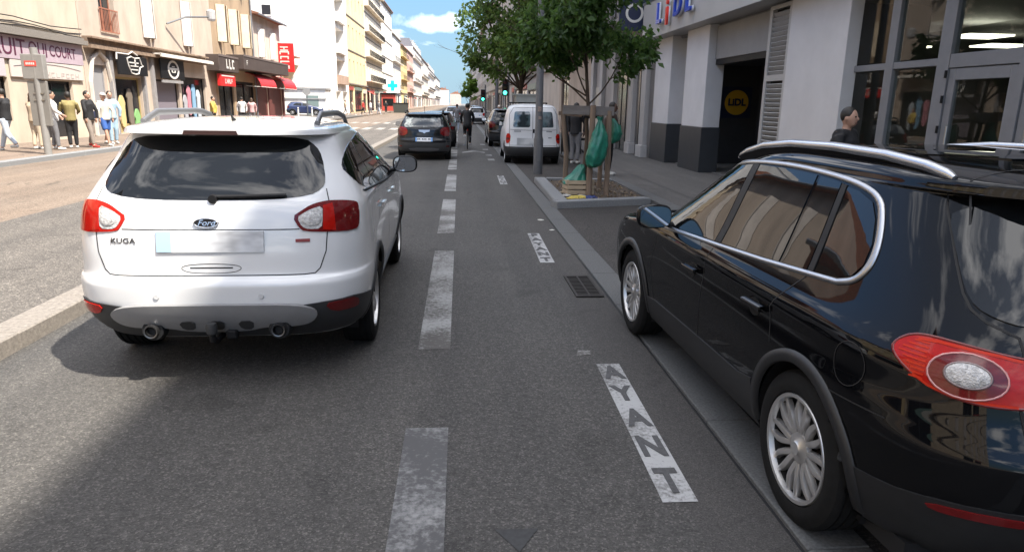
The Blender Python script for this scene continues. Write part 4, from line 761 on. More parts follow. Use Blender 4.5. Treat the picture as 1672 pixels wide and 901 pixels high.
# ============================================================ CARS
def pchip(x, y, xq):
    x = np.asarray(x, float); y = np.asarray(y, float); h = np.diff(x); d = np.diff(y) / h; m = np.zeros_like(y)
    for i in range(1, len(x) - 1):
        if d[i - 1] * d[i] > 0: w1 = 2 * h[i] + h[i - 1]; w2 = h[i] + 2 * h[i - 1]; m[i] = (w1 + w2) / (w1 / d[i - 1] + w2 / d[i])
    m[0], m[-1] = d[0], d[-1]
    k = np.clip(np.searchsorted(x, xq) - 1, 0, len(x) - 2); t = (xq - x[k]) / h[k]
    return (2 * t**3 - 3 * t**2 + 1) * y[k] + (t**3 - 2 * t**2 + t) * h[k] * m[k] + (-2 * t**3 + 3 * t**2) * y[k + 1] + (t**3 - t**2) * h[k] * m[k + 1]
class Shell:
    """car body as a stack of plan outlines: rows of (z, half width, rear y, front y)"""
    def __init__(s, rows, nr=3.2, Rr=0.8, nf=2.8, Rf=1.0, bulge=(), piv=0.3, sub=8):
        r = np.array(rows, float); t = np.arange(len(r)); tq = np.linspace(0, len(r) - 1, (len(r) - 1) * 40 + 1)
        s.z = np.maximum.accumulate(pchip(t, r[:, 0], tq) + tq * 1e-7); s.w = pchip(t, r[:, 1], tq); s.yr = pchip(t, r[:, 2], tq); s.yf = pchip(t, r[:, 3], tq); s.tq = tq
        s.nr, s.Rr0, s.nf, s.Rf0, s.bul, s.piv, s.n = nr, Rr, nf, Rf, bulge, piv, len(r); s.sub = sub
    def at(s, z):
        w = np.interp(z, s.z, s.w); a = np.interp(z, s.z, s.yr); b = np.interp(z, s.z, s.yf); m = np.maximum((b - a) * 0.5, 1e-4)
        return w, a, b, np.minimum(s.Rr0, m), np.minimum(s.Rf0, m)
    def bulge(s, y, z):
        b = 0.0
        for yc, zc, sy, sz, amp in s.bul: b = b + amp * np.exp(-((y - yc) / sy) ** 2 - ((z - zc) / sz) ** 2)
        return b
    def side_x(s, y, z):
        w, a, b, Rr, Rf = s.at(z); y = np.asarray(y, float)
        ur = np.clip((a + Rr - y) / Rr, 0, 1); uf = np.clip((y - b + Rf) / Rf, 0, 1)
        return w * (1 - ur ** s.nr) ** (1 / s.nr) * (1 - uf ** s.nf) ** (1 / s.nf) + s.bulge(y, z) * (1 - ur ** 4)
    def rear_y(s, x, z):
        w, a, b, Rr, Rf = s.at(z); u = np.clip(np.abs(x) / np.maximum(w, 1e-4), 0, 0.9999)
        return a + Rr * (1 - (1 - u ** s.nr) ** (1 / s.nr))
    def front_y(s, x, z):
        w, a, b, Rr, Rf = s.at(z); u = np.clip(np.abs(x) / np.maximum(w, 1e-4), 0, 0.9999)
        return b - Rf * (1 - (1 - u ** s.nf) ** (1 / s.nf))
    def top_z(s, x, y):
        x = abs(x); best = s.z[0]
        for i in range(len(s.z) - 1, -1, -1):
            w, a, b, Rr, Rf = s.at(s.z[i])
            if x < w and a < y < b and x <= s.side_x(y, s.z[i]) + 1e-6: return s.z[i]
        return best
    # maps from a flat parameter to a point
    def S(s, sg): return lambda a, z: Vector((sg * float(s.side_x(a, z)), a, z))
    def Rm(s): return lambda x, z: Vector((x, float(s.rear_y(x, z)), z))
    def Fm(s): return lambda x, z: Vector((x, float(s.front_y(x, z)), z))
    def Wr(s, sg=1):
        """wrap round a rear corner: parameter is the angle in degrees about the pivot"""
        def f(phi, z):
            sn, cs = math.sin(R(phi)), math.cos(R(phi)); lo, hi = 0.0, 4.0
            for _ in range(34):
                m = (lo + hi) / 2; x, y = m * sn, s.piv - m * cs
                w, a, b, Rr, Rf = s.at(z)
                ins = y > a and abs(x) < float(s.side_x(y, z)) if y < b else False
                if ins: lo = m
                else: hi = m
            return Vector((sg * lo * sn, s.piv - lo * cs, z))
        return f
    def phi(s, x, y): return math.degrees(math.atan2(x, s.piv - y))
    def Tm(s): return lambda x, y: Vector((x, y, s.top_z(x, y)))
    def body(s, arches=(), cut=True, q=16, rows=None):
        """arches = (y, z, radius); returns a bmesh"""
        bm = bmesh.new(); nt = (s.n - 1) * s.sub + 1; tt = np.linspace(0, s.n - 1, nt)
        zz = np.interp(tt, s.tq, s.z); uu = np.linspace(0, 1, q + 1); vv = np.linspace(0, 1, 6 * q + 1)[1:-1]
        rings = []
        for z, t in zip(zz, tt):
            w = float(np.interp(t, s.tq, s.w)); a = float(np.interp(t, s.tq, s.yr)); b = float(np.interp(t, s.tq, s.yf))
            m = max((b - a) / 2, 1e-4); Rr, Rf = min(s.Rr0, m), min(s.Rf0, m); w = max(w, 1e-4)
            sr = 0.5 ** (1 / s.nr); sf = 0.5 ** (1 / s.nf); pts = []
            for u in uu: e = u * sr; pts.append((e * w, a + Rr * (1 - (1 - e ** s.nr) ** (1 / s.nr))))
            k = max(3, q // 2)
            for v in np.linspace(sr, 0, k + 1)[1:]: pts.append((w * (1 - v ** s.nr) ** (1 / s.nr), a + Rr * (1 - v)))
            y0, y1 = a + Rr, b - Rf
            for v in vv: pts.append((w, y0 + (y1 - y0) * v))
            for v in np.linspace(0, sf, k + 1): pts.append((w * (1 - v ** s.nf) ** (1 / s.nf), b - Rf * (1 - v)))
            for u in uu[::-1][1:]: e = u * sf; pts.append((e * w, b - Rf * (1 - (1 - e ** s.nf) ** (1 / s.nf))))
            P = []
            for x, y in pts:
                if s.bul: x = x + (float(s.bulge(y, z)) * (x / w) ** 3 if x > 0 else 0)
                P.append((x, y))
            P = P + [(-x, y) for x, y in P[-2:0:-1]]
            rings.append([[x, y, z] for x, y in P])
        G = np.array(rings)
        for yc, zc, r in arches:
            d = np.hypot(G[..., 1] - yc, G[..., 2] - zc); near = (np.abs(d - r) < 0.021) & (np.abs(G[..., 0]) > 0.5)
            f = np.where(near, r / np.maximum(d, 1e-6), 1)
            G[..., 1] = yc + (G[..., 1] - yc) * f; G[..., 2] = zc + (G[..., 2] - zc) * f
        n = G.shape[1]
        V = [[bm.verts.new(G[i, j]) for j in range(n)] for i in range(G.shape[0])]
        for i in range(G.shape[0] - 1):
            for j in range(n):
                k = (j + 1) % n; c = (G[i, j] + G[i, k] + G[i + 1, j] + G[i + 1, k]) / 4
                if any(math.hypot(c[1] - yc, c[2] - zc) < r - 0.004 and abs(c[0]) > 0.5 for yc, zc, r in arches): continue
                bm.faces.new((V[i][j], V[i][k], V[i + 1][k], V[i + 1][j]))
        bmesh.ops.delete(bm, geom=[v for v in bm.verts if not v.link_faces], context='VERTS')
        bmesh.ops.remove_doubles(bm, verts=bm.verts[:], dist=0.0008)
        bmesh.ops.recalc_face_normals(bm, faces=bm.faces[:])
        return bm
def patch(fn, poly, off=0.003, dep=0.015, h=0.05, hz=None, mi=0, bm=None, swap=False):
    """a panel cut to a 2-D outline, laid on a surface fn(a, b) and given thickness"""
    own = bm is None
    t = bmesh.new(); vs = [t.verts.new((a, b, 0)) for a, b in poly]; t.faces.new(vs)
    xs = [p[0] for p in poly]; ys = [p[1] for p in poly]
    for lo, hi, st, no in ((min(xs), max(xs), h, (1, 0, 0)), (min(ys), max(ys), hz or h, (0, 1, 0))):
        k = int((hi - lo) / st)
        for i in range(1, k + 1):
            c = lo + (hi - lo) * i / (k + 1)
            bmesh.ops.bisect_plane(t, geom=t.verts[:] + t.edges[:] + t.faces[:], plane_co=(c, 0, 0) if no[0] else (0, c, 0), plane_no=no, dist=1e-5)
    bmesh.ops.triangulate(t, faces=[f for f in t.faces if len(f.verts) > 4])
    if own: bm = bmesh.new()
    e = 1e-3; top = {}; bot = {}
    sc = max(1e-6, (fn(poly[0][0] + e, poly[0][1]) - fn(poly[0][0], poly[0][1])).length / e)
    for v in t.verts:
        a, b = v.co.x, v.co.y; p = fn(a, b); ea = e / sc
        n = (fn(a + ea, b) - fn(a - ea, b)).cross(fn(a, b + e) - fn(a, b - e))
        if n.length < 1e-12: n = Vector((0, 0, 1))
        n.normalize()
        out = Vector((p.x, p.y - 1.2, (p.z - 0.8) * 0.8))
        if n.dot(out) < 0: n = -n
        top[v] = bm.verts.new(p + n * off); bot[v] = bm.verts.new(p + n * (off - dep)) if v.is_boundary else None
    flip = None
    for f in t.faces:
        vs = [top[v] for v in f.verts]
        nf = bm.faces.new(vs); nf.material_index = mi; nf.smooth = True
    for ed in t.edges:
        if ed.is_boundary:
            a, b = ed.verts
            try: k = bm.faces.new((top[a], top[b], bot[b], bot[a])); k.material_index = mi
            except ValueError: pass
            ee = bm.edges.get((top[a], top[b]))
            if ee: ee.smooth = False
    t.free(); bmesh.ops.recalc_face_normals(bm, faces=bm.faces[:])
    return bm
def ribbon(fn, line, w=0.005, off=0.0015, st=0.03, bm=None, mi=0, dep=0.0, closed=False):
    """thin strip along a polyline on a surface (panel gap, trim)"""
    if bm is None: bm = bmesh.new()
    P = []
    L_ = list(line) + ([line[0]] if closed else [])
    e = 1e-3
    sx = max(1e-6, (fn(L_[0][0] + e, L_[0][1]) - fn(L_[0][0], L_[0][1])).length / e)
    for (a, b), (c, d) in zip(L_[:-1], L_[1:]):
        n = max(1, int(math.hypot((c - a) * sx, d - b) / st))
        for i in range(n): P.append((a + (c - a) * i / n, b + (d - b) * i / n))
    if not closed: P.append(L_[-1])
    n = len(P); rows = []
    pts = [fn(a, b) for a, b in P]
    for i in range(n):
        a, b = P[i]; nn = (fn(a + e / sx, b) - fn(a - e / sx, b)).cross(fn(a, b + e) - fn(a, b - e)); 
        if nn.length < 1e-12: nn = Vector((0, 0, 1))
        nn.normalize()
        if nn.dot(Vector((pts[i].x, pts[i].y - 1.2, (pts[i].z - 0.8) * 0.8))) < 0: nn = -nn
        i0, i1 = (i - 1) % n if closed else max(i - 1, 0), (i + 1) % n if closed else min(i + 1, n - 1)
        t = (pts[i1] - pts[i0]).normalized(); sd_ = nn.cross(t)
        rows.append([bm.verts.new(pts[i] + nn * (off - dep) + sd_ * w / 2), bm.verts.new(pts[i] + nn * off + sd_ * w * 0.42), bm.verts.new(pts[i] + nn * off - sd_ * w * 0.42), bm.verts.new(pts[i] + nn * (off - dep) - sd_ * w / 2)] if dep else [bm.verts.new(pts[i] + nn * off + sd_ * w / 2), bm.verts.new(pts[i] + nn * off - sd_ * w / 2)])
    for i in range(n if closed else n - 1):
        A, B_ = rows[i], rows[(i + 1) % n]
        for k in range(len(A) - 1):
            f = bm.faces.new((A[k], A[k + 1], B_[k + 1], B_[k])); f.material_index = mi; f.smooth = True
    return bm
def dome(fn, poly, hgt, off=0.002, n=6):
    """bulging lens over a convex outline"""
    bm = bmesh.new(); cx = sum(p[0] for p in poly) / len(poly); cz = sum(p[1] for p in poly) / len(poly); rings = []
    e = 1e-3
    for k in range(n):
        t = math.cos(PI / 2 * k / n); hh = math.sin(PI / 2 * k / n) * hgt; ring = []
        for a, b in poly:
            a2, b2 = cx + (a - cx) * t, cz + (b - cz) * t; p = fn(a2, b2); nn = (fn(a2 + e, b2) - fn(a2 - e, b2)).cross(fn(a2, b2 + e) - fn(a2, b2 - e)).normalized()
            if nn.dot(Vector((p.x, p.y - 1.2, 0))) < 0: nn = -nn
            ring.append(bm.verts.new(p + nn * (off + hh)))
        rings.append(ring)
    m_ = len(poly)
    for i in range(n - 1):
        for k in range(m_): bm.faces.new((rings[i][k], rings[i][(k + 1) % m_], rings[i + 1][(k + 1) % m_], rings[i + 1][k]))
    bm.faces.new(rings[-1]); bmesh.ops.recalc_face_normals(bm, faces=bm.faces[:]); return bm
CARGLASS = mat('tinted_car_glass', (0.005, 0.006, 0.007), 0.015, spec=0.55)
LENS_R = mat('red_lens', (0.40, 0.010, 0.006), 0.15, spec=0.2, coat=0.25, var=0.12, vscale=40)
LENS_DR = mat('dark_red_lens', (0.13, 0.006, 0.007), 0.15, spec=0.3, coat=0.5, var=0.15, vscale=60)
LENS_C = mat('clear_lens', (0.55, 0.54, 0.53), 0.25, 0.0, coat=0.5, var=0.45, vscale=55, bump=0.6, bscale=140)
PLATE = mat('number_plate', (0.68, 0.69, 0.70), 0.4)
PLATEB = mat('plate_blue', (0.12, 0.3, 0.62), 0.4)
SEAM = mat('panel_gap', (0.008, 0.008, 0.009), 0.7)
RIMS = mat('alloy_rim', (0.56, 0.55, 0.54), 0.33, 0.8, var=0.08, vscale=8)
RIMD = mat('rim_shadow_metal', (0.05, 0.05, 0.052), 0.5, 0.5)
def wheel_data(R0, rim, width, spokes, style):
    """tyre, rim and spoke meshes about the x axis, outer face towards -x"""
    h = width / 2; k = []
    prof = [(rim + 0.004, -h + 0.025), (rim + 0.012, -h + 0.004), (rim + 0.05, -h - 0.004), (R0 - 0.035, -h + 0.004), (R0 - 0.012, -h + 0.014), (R0, -h + 0.035)]
    gr = [-0.55, -0.2, 0.2, 0.55]
    for g_ in gr: c = g_ * h; prof += [(R0, c - 0.006), (R0 - 0.008, c - 0.005), (R0 - 0.008, c + 0.005), (R0, c + 0.006)]
    prof += [(R0, h - 0.035), (R0 - 0.012, h - 0.014), (R0 - 0.035, h - 0.004), (rim + 0.05, h + 0.004), (rim + 0.004, h - 0.02)]
    ty = bmesh.new(); lathe(ty, prof, 64, 'X'); bmesh.ops.recalc_face_normals(ty, faces=ty.faces[:])
    # tread blocks: shallow notches round the shoulder
    rm = bmesh.new(); lathe(rm, [(rim + 0.006, -h + 0.012), (rim + 0.002, -h + 0.004), (rim - 0.012, -h + 0.006), (rim - 0.018, -h + 0.03), (rim - 0.03, -h + 0.09), (rim - 0.05, h - 0.03)], 56, 'X'); bmesh.ops.recalc_face_normals(rm, faces=rm.faces[:])
    bmesh.ops.reverse_faces(rm, faces=rm.faces[:])
    for f in rm.faces:
        if f.calc_center_median().x > -h + 0.024: f.material_index = 1  # inner barrel coloured dark, painting the shade between the spokes
    sp = bmesh.new()
    for s in range(spokes):
        a0 = 2 * PI * s / spokes
        arms = (-0.13, 0.13) if style == 'pair' else (0.0,)
        for da in arms:
            rows = []
            for t in np.linspace(0, 1, 7):
                r_ = 0.045 + (rim - 0.06) * t
                if style == 'pair': ang = a0 + da * (0.35 + 0.65 * t ** 0.7) * 1.0 + 0.10 * math.sin(t * PI) * (1 if da > 0 else -1); wd = 0.009 + 0.0095 * math.sin(PI * (0.12 + 0.8 * t))
                else: ang = a0; wd = 0.05 - 0.016 * math.sin(PI * t) + (0.025 if t > 0.9 else 0)
                x = -h + 0.022 - 0.012 * math.sin(PI * t) + 0.018 * (1 - t)
                c = Vector((x, math.cos(ang) * r_, math.sin(ang) * r_)); tn = Vector((0, -math.sin(ang), math.cos(ang)))
                rows.append([sp.verts.new(c + tn * wd + Vector((0.022, 0, 0))), sp.verts.new(c + tn * wd * 0.75), sp.verts.new(c + Vector((-0.004, 0, 0))), sp.verts.new(c - tn * wd * 0.75), sp.verts.new(c - tn * wd + Vector((0.022, 0, 0)))])
            for i in range(6):
                for j in range(4): sp.faces.new((rows[i][j], rows[i][j + 1], rows[i + 1][j + 1], rows[i + 1][j]))
    lathe(sp, [(0.0, -h + 0.012), (0.028, -h + 0.012), (0.034, -h + 0.02), (0.07, -h + 0.03), (0.075, -h + 0.05)], 24, 'X')
    bmesh.ops.recalc_face_normals(sp, faces=sp.faces[:])
    br = bmesh.new(); lathe(br, [(0.0, -h + 0.075), (0.145, -h + 0.075), (0.15, -h + 0.09), (rim - 0.04, -h + 0.1), (rim - 0.04, -h + 0.11)], 32, 'X')
    return ty, rm, sp, br
def add_wheels(car, pos, R0, rim, width, spokes, style, rimmat=None):
    first = None
    for (x, y) in pos:
        if first is None:
            ty, rm, sp, br = wheel_data(R0, rim, width, spokes, style)
            w = obj('wheel', br, DARK, car, 40); kids = [obj('tyre', ty, RUBBER, w, 35), obj('rim', rm, [rimmat or RIMS, DARK], w, 60), obj('spokes', sp, rimmat or RIMS, w, 50)]
            first = (w, kids)
        else:
            w = first[0].copy(); COL.objects.link(w); w.parent = car
            for k in first[1]: c = k.copy(); COL.objects.link(c); c.parent = w
        w.location = (x, y, R0); w.rotation_euler = (0, 0, 0 if x < 0 else PI)
def arch_parts(car, sh, arches, m, w=0.055, lo=None, wid=0.9, lip=0.012):
    for (yc, zc, r) in arches:
        for sg in (-1, 1):
            a0 = math.asin(max(-1, min(1, ((lo or 0.24) - zc) / r)))
            ln = [(yc + (r + w / 2 - 0.004) * math.cos(a), zc + (r + w / 2 - 0.004) * math.sin(a)) for a in np.linspace(a0, PI - a0, 40)]
            obj('arch_trim', ribbon(sh.S(sg), ln, w, lip, 0.05, None, dep=lip + 0.006), m, car)
            bm = bmesh.new(); n = 26; x0, x1 = wid - 0.03, wid - 0.36
            a = [0 - 0.35 + (PI + 0.7) * k / n for k in range(n + 1)]
            o_ = [bm.verts.new((sg * float(min(x0, sh.side_x(yc + (r + .01) * math.cos(t), max(zc + (r + .01) * math.sin(t), 0.26)) - 0.004)), yc + (r + 0.01) * math.cos(t), zc + (r + 0.01) * math.sin(t))) for t in a]
            i_ = [bm.verts.new((sg * x1, yc + (r + 0.01) * math.cos(t), zc + (r + 0.01) * math.sin(t))) for t in a]
            for k in range(n): bm.faces.new((o_[k], o_[k + 1], i_[k + 1], i_[k]))
            bm.faces.new(i_); obj('wheel_well', bm, DARK, car)
def mirror(car, sh, y, z, sg, m, s=1.0):
    x = float(sh.side_x(y, z)); c = Vector((sg * (x + 0.13 * s), y - 0.02, z + 0.06))
    bm = bmesh.new(); bmesh.ops.create_uvsphere(bm, u_segments=20, v_segments=14, radius=1)
    for v in bm.verts:
        p = v.co; q = lambda t, e: math.copysign(abs(t) ** e, t)
        v.co = Vector((q(p.x, .7) * 0.115 * s, (q(p.y, 0.8) * 0.085 if p.y > 0 else p.y * 0.02) * s, q(p.z, .7) * 0.078 * s)) + c
    o = obj('wing_mirror', bm, m, car, 180)
    g_ = bmesh.new(); prism(g_, [(c.x + math.copysign(abs(math.cos(t)) ** .6, math.cos(t)) * 0.1 * s, c.z + math.copysign(abs(math.sin(t)) ** .6, math.sin(t)) * 0.066 * s) for t in np.linspace(0, 2 * PI, 24, endpoint=False)], c.y - 0.026 * s, c.y - 0.02 * s, 'XZ')
    obj('mirror_glass', g_, mat('mirror_glass', (0.5, 0.52, 0.55), 0.03, 1.0), o)
    obj('stalk', T([(sg * (x - 0.03), y + 0.02, z - 0.01), (sg * (x + 0.03), y + 0.015, z + 0.0), (sg * (x + 0.09), y + 0.01, z + 0.02)], [0.035, 0.03, 0.03], 10, flat=(0.7, 1)), BLACK, o, 60)

# ------------------------------------------------------------ white SUV ahead on the left
WPAINT = mat('white_car_paint', (0.74, 0.745, 0.75), 0.22, spec=0.5, coat=1.0)
DGREY = mat('dark_grey_plastic', (0.035, 0.036, 0.038), 0.55, var=0.1, vscale=20)
SKID = mat('silver_skid_plate', (0.27, 0.27, 0.275), 0.42, 0.25, var=0.06, vscale=10)
k_rows = [(0.27, 0.854, -0.7, 3.35), (0.36, 0.899, -0.8, 3.46), (0.46, 0.919, -0.875, 3.52), (0.56, 0.929, -0.905, 3.55), (0.655, 0.932, -0.91, 3.55), (0.695, 0.932, -0.895, 3.55), (0.72, 0.932, -0.862, 3.54), (0.85, 0.932, -0.852, 3.5), (0.98, 0.926, -0.835, 3.38),
          (1.08, 0.916, -0.815, 3), (1.135, 0.904, -0.8, 2.62), (1.17, 0.889, -0.785, 2.42), (1.22, 0.864, -0.755, 2.28), (1.32, 0.814, -0.675, 2.05), (1.42, 0.764, -0.585, 1.78), (1.53, 0.719, -0.505, 1.45), (1.565, 0.6987, -0.475, 1.32), (1.578, 0.6885, -0.6, 1.27), (1.61, 0.6681, -0.6, 1.18), (1.635, 0.612, -0.44, 1.08), (1.66, 0.4692, -0.15, 0.95), (1.673, 0.255, 0.2, 0.75), (1.677, 0.0102, 0.4, 0.5)]
ks = Shell(k_rows, nr=4.0, Rr=0.75, nf=3.6, Rf=0.8, bulge=[(0.0, 0.62, 0.62, 0.2, 0.022), (2.69, 0.62, 0.62, 0.2, 0.022)], piv=0.3)
K = thing('white_suv', 'white SUV with clear and red tail lights and twin exhausts seen from behind', 'car', (-1.56, 5.16, 0), 0.0172)
ka = [(0.0, 0.345, 0.385), (2.69, 0.345, 0.385)]
obj('body', ks.body(ka), WPAINT, K, 40)
rear, kw = ks.Rm(), ks.Wr(1)
KS = {1: ks.S(1), -1: ks.S(-1)}
# rear window
_rw = [(0, 1.184), (0.37, 1.187), (0.595, 1.21), (0.665, 1.243), (0.682, 1.29), (0.64, 1.434), (0.60, 1.50), (0.53, 1.55), (0.3, 1.565)]
rw = chaikin(_rw + [(-x, z) for x, z in _rw[::-1][:-1]], 1)
obj('rear_window', patch(rear, rw, 0.004, 0.015, 0.06), CARGLASS, K)
wp = obj('rear_wiper', ribbon(rear, [(0.02, 1.20), (0.2, 1.203), (0.46, 1.208)], 0.022, 0.022, 0.05, dep=0.012), BLACK, K)
obj('hub', L([(0, -0.03), (0.026, -0.03), (0.03, 0.0)], 16, 'Y'), BLACK, wp, loc=(0.02, float(ks.rear_y(0.02, 1.19)) + 0.005, 1.192))
obj('brake_light', patch(rear, [(-0.19, 1.578), (0.15, 1.578), (0.14, 1.602), (-0.18, 1.602)], 0.004, 0.01, 0.05), mat('smoked_lens', (0.035, 0.012, 0.012), 0.2, coat=0.5), K)
# roof spoiler shadow gap and tailgate gap lines
bm = bmesh.new()
_sm = [(0, 0.723), (0.563, 0.723), (0.626, 0.728), (0.656, 0.758), (0.694, 0.865), (0.704, 0.986), (0.712, 1.17), (0.69, 1.245)]
ribbon(rear, [(-x, z) for x, z in _sm[::-1][:-1]] + _sm, 0.007, 0.0015, 0.03, bm)
ribbon(rear, [(-0.53, 1.009), (-0.3, 1.008), (0.3, 1.008), (0.54, 1.009)], 0.006, 0.0015, 0.03, bm)
ribbon(rear, chaikin([(-0.16, 0.79), (-0.19, 0.765), (-0.12, 0.738), (0.12, 0.738), (0.19, 0.765), (0.16, 0.79), (0.0, 0.80)], 2), 0.004, 0.0015, 0.03, bm, closed=True)
ribbon(rear, [(-0.13, 0.772), (0.13, 0.772)], 0.008, 0.0016, 0.03, bm)
for sg in (1, -1):
    for ln in ([(0.28, 0.9), (0.45, 1.05), (0.50, 1.16)], [(1.22, 0.36), (1.20, 0.8), (1.18, 1.12)], [(2.1, 0.45), (2.12, 0.8), (2.02, 1.08)], [(0.42, 0.62), (0.55, 0.4)], [(0.62, 0.36), (2.2, 0.36)]): ribbon(KS[sg], ln, 0.006, 0.0015, 0.04, bm)
obj('panel_gaps', bm, SEAM, K)
# tail lights wrap round the corners
def kp(x, z): return (ks.phi(x, float(ks.rear_y(x, z))), z)
for sg in (1, -1):
    f_ = ks.Wr(sg)
    pol = chaikin([(24.4, 1.086), (27.2, 1.122), (29.8, 1.153), (33.0, 1.169), (36.1, 1.175), (41.5, 1.166), (45.9, 1.148), (46.8, 1.132), (46.2, 1.06), (44.9, 0.99), (43.0, 0.977), (38, 0.978), (32.7, 0.985), (27.2, 0.994), (26.0, 1.012)], 1)
    tl = obj('tail_light', patch(f_, pol, 0.006, 0.02, 1.5, 0.03), LENS_DR if sg > 0 else LENS_R, K)  # sun and shade put into the lens colour: left brighter, right darker
    obj('reversing_lens', patch(f_, chaikin([(25.6, 1.08), (27.8, 1.108), (29.8, 1.128), (33.2, 1.146), (32.6, 1.07), (32.0, 1.007), (28.4, 1.006), (26.8, 1.02)], 1), 0.0085, 0.01, 1.5, 0.03), LENS_C, tl)
    obj('lamp_bowl', dome(f_, circ(2.7, 20, 29.6, 1.068, 0.046), 0.010, 0.009), LENS_C, tl, 180)
    obj('red_band', patch(f_, [(33.4, 1.147), (36.4, 1.158), (36.0, 0.99), (32.3, 1.0)], 0.0085, 0.01, 1.5, 0.03), LENS_R, tl)
# lower bumper cladding, reflectors, skid plate, exhausts
_cl = [(24, 0.53), (31, 0.545), (40, 0.552), (50, 0.52), (52.5, 0.50), (51.5, 0.42), (49, 0.33), (44, 0.30), (30, 0.285)]
cl = _cl + [(-a, b) for a, b in _cl[::-1]]
def kwr(a, z): v = ks.Wr(1)(abs(a), z); return Vector((math.copysign(v.x, a), v.y, v.z))
obj('lower_bumper', patch(kwr, cl, 0.008, 0.02, 2.5, 0.05), DGREY, K)
sk = chaikin([(-0.64, 0.50), (-0.52, 0.548), (-0.2, 0.552), (0.2, 0.552), (0.52, 0.548), (0.64, 0.50), (0.60, 0.425), (0.50, 0.395), (0.30, 0.40), (0.18, 0.36), (-0.18, 0.36), (-0.30, 0.40), (-0.50, 0.395), (-0.60, 0.425)], 2)
spk = obj('skid_plate', patch(rear, sk, 0.03, 0.035, 0.05), SKID, K)
bm = bmesh.new()
for x in (-0.17, 0.01, 0.19): patch(rear, chaikin([(x - 0.05, 0.448), (x + 0.05, 0.452), (x + 0.036, 0.385), (x - 0.036, 0.385)], 1), 0.034, 0.01, 0.05, bm=bm)
obj('slot', bm, DGREY, spk)
for sg in (1, -1):
    f_ = ks.Wr(sg); obj('reflector', patch(f_, chaikin([(30.5, 0.532), (36, 0.54), (41, 0.54), (42.3, 0.475), (40.2, 0.466), (33.2, 0.468)], 1), 0.014, 0.015, 2.0, 0.04), LENS_R if sg < 0 else LENS_DR, K)  # left reflector coloured as sunlit, right one as shaded
    ex = obj('exhaust', L([(0.028, 0.0), (0.028, 0.18), (0.034, 0.18), (0.045, 0.01), (0.042, -0.008), (0.034, -0.006)], 28, 'Y', closed=False), mat('sooty_steel', (0.16, 0.16, 0.165), 0.3, 0.9), K, 60, loc=(sg * 0.39, -0.90, 0.372))
    obj('bore', L([(0.0, 0.06), (0.033, 0.06), (0.033, 0.0)], 20, 'Y'), DARK, ex)
    obj('exhaust_recess', L([(0.0, 0.0), (0.064, 0.0), (0.08, 0.05)], 24, 'Y'), DARK, K, loc=(sg * 0.39, -0.872, 0.37))
bm = bmesh.new()
for x in (-0.33, 0.30): lathe(bm, [(0.0, -0.006), (0.016, -0.006), (0.019, 0.002)], 16, 'Y'); bmesh.ops.translate(bm, vec=(x, float(ks.rear_y(x, 0.60)) + 0.001, 0.60), verts=bm.verts[-48:])
obj('parking_sensor', bm, mat('sensor_white', (0.55, 0.555, 0.56), 0.3), K)
tb = obj('tow_bar', T([(0.0, -0.72, 0.30), (0.0, -0.88, 0.30), (0.0, -0.95, 0.33), (0.0, -0.955, 0.385)], 0.02, 10), BLACK, K)
obj('tow_ball', L([(0, -0.04), (0.03, -0.036), (0.036, 0.0), (0.03, 0.03), (0, 0.036)], 16), DGREY, tb, 60, loc=(0, -0.955, 0.41))
obj('tow_socket', boxes([(0.05, 0.12, -0.86, -0.8, 0.30, 0.36)], 0.01), BLACK, tb)
# blurred number plate with its blue band
PLB = mat('smeared_plate', (0.66, 0.67, 0.69), 0.45, col2=(0.33, 0.335, 0.35), vscale=4.5, sharp=(0.42, 0.72), detail=2, stretch=(1.0, 1, 2.5))
pl_ = obj('number_plate', patch(rear, [(-0.32, 0.87), (0.325, 0.87), (0.325, 1.0), (-0.32, 1.0)], 0.012, 0.014, 0.08), PLB, K)
obj('plate_band', patch(rear, [(-0.318, 0.872), (-0.23, 0.872), (-0.23, 0.998), (-0.318, 0.998)], 0.0135, 0.006, 0.05), mat('smeared_blue', (0.36, 0.52, 0.68), 0.45), pl_)
# badge, model letters
bg_ = obj('badge', patch(rear, circ(0.072, 28, -0.018, 1.048, 0.028), 0.010, 0.012, 0.05), BLACK, K)
obj('badge_rim', ribbon(rear, circ(0.072, 28, -0.018, 1.048, 0.028), 0.008, 0.014, 0.02, closed=True, dep=0.008), CHROME, bg_)
def on_rear(sh, x, z, off):
    p = sh.Rm()(x, z); dx = sh.Rm()(x + 0.02, z) - sh.Rm()(x - 0.02, z); dz = sh.Rm()(x, z + 0.01) - sh.Rm()(x, z - 0.01)
    n = dx.cross(dz).normalized(); 
    if n.y > 0: n = -n
    return frame(p + n * off, dx, dz)
text('lettering', 'Ford', 0.052, CHROME, bg_, on_rear(ks, -0.018, 1.048, 0.0115), 0.001, wx=1.05, shear=0.35)
text('model_letters', 'KUGA', 0.046, mat('dark_chrome', (0.12, 0.12, 0.125), 0.3, 0.8), K, on_rear(ks, -0.525, 0.938, 0.003), 0.002, wx=1.25)
tb_ = obj('trim_badge', patch(rear, [(0.515, 0.928), (0.60, 0.928), (0.60, 0.948), (0.515, 0.948)], 0.005, 0.006, 0.04), mat('badge_red_grey', (0.25, 0.05, 0.05), 0.4), K)
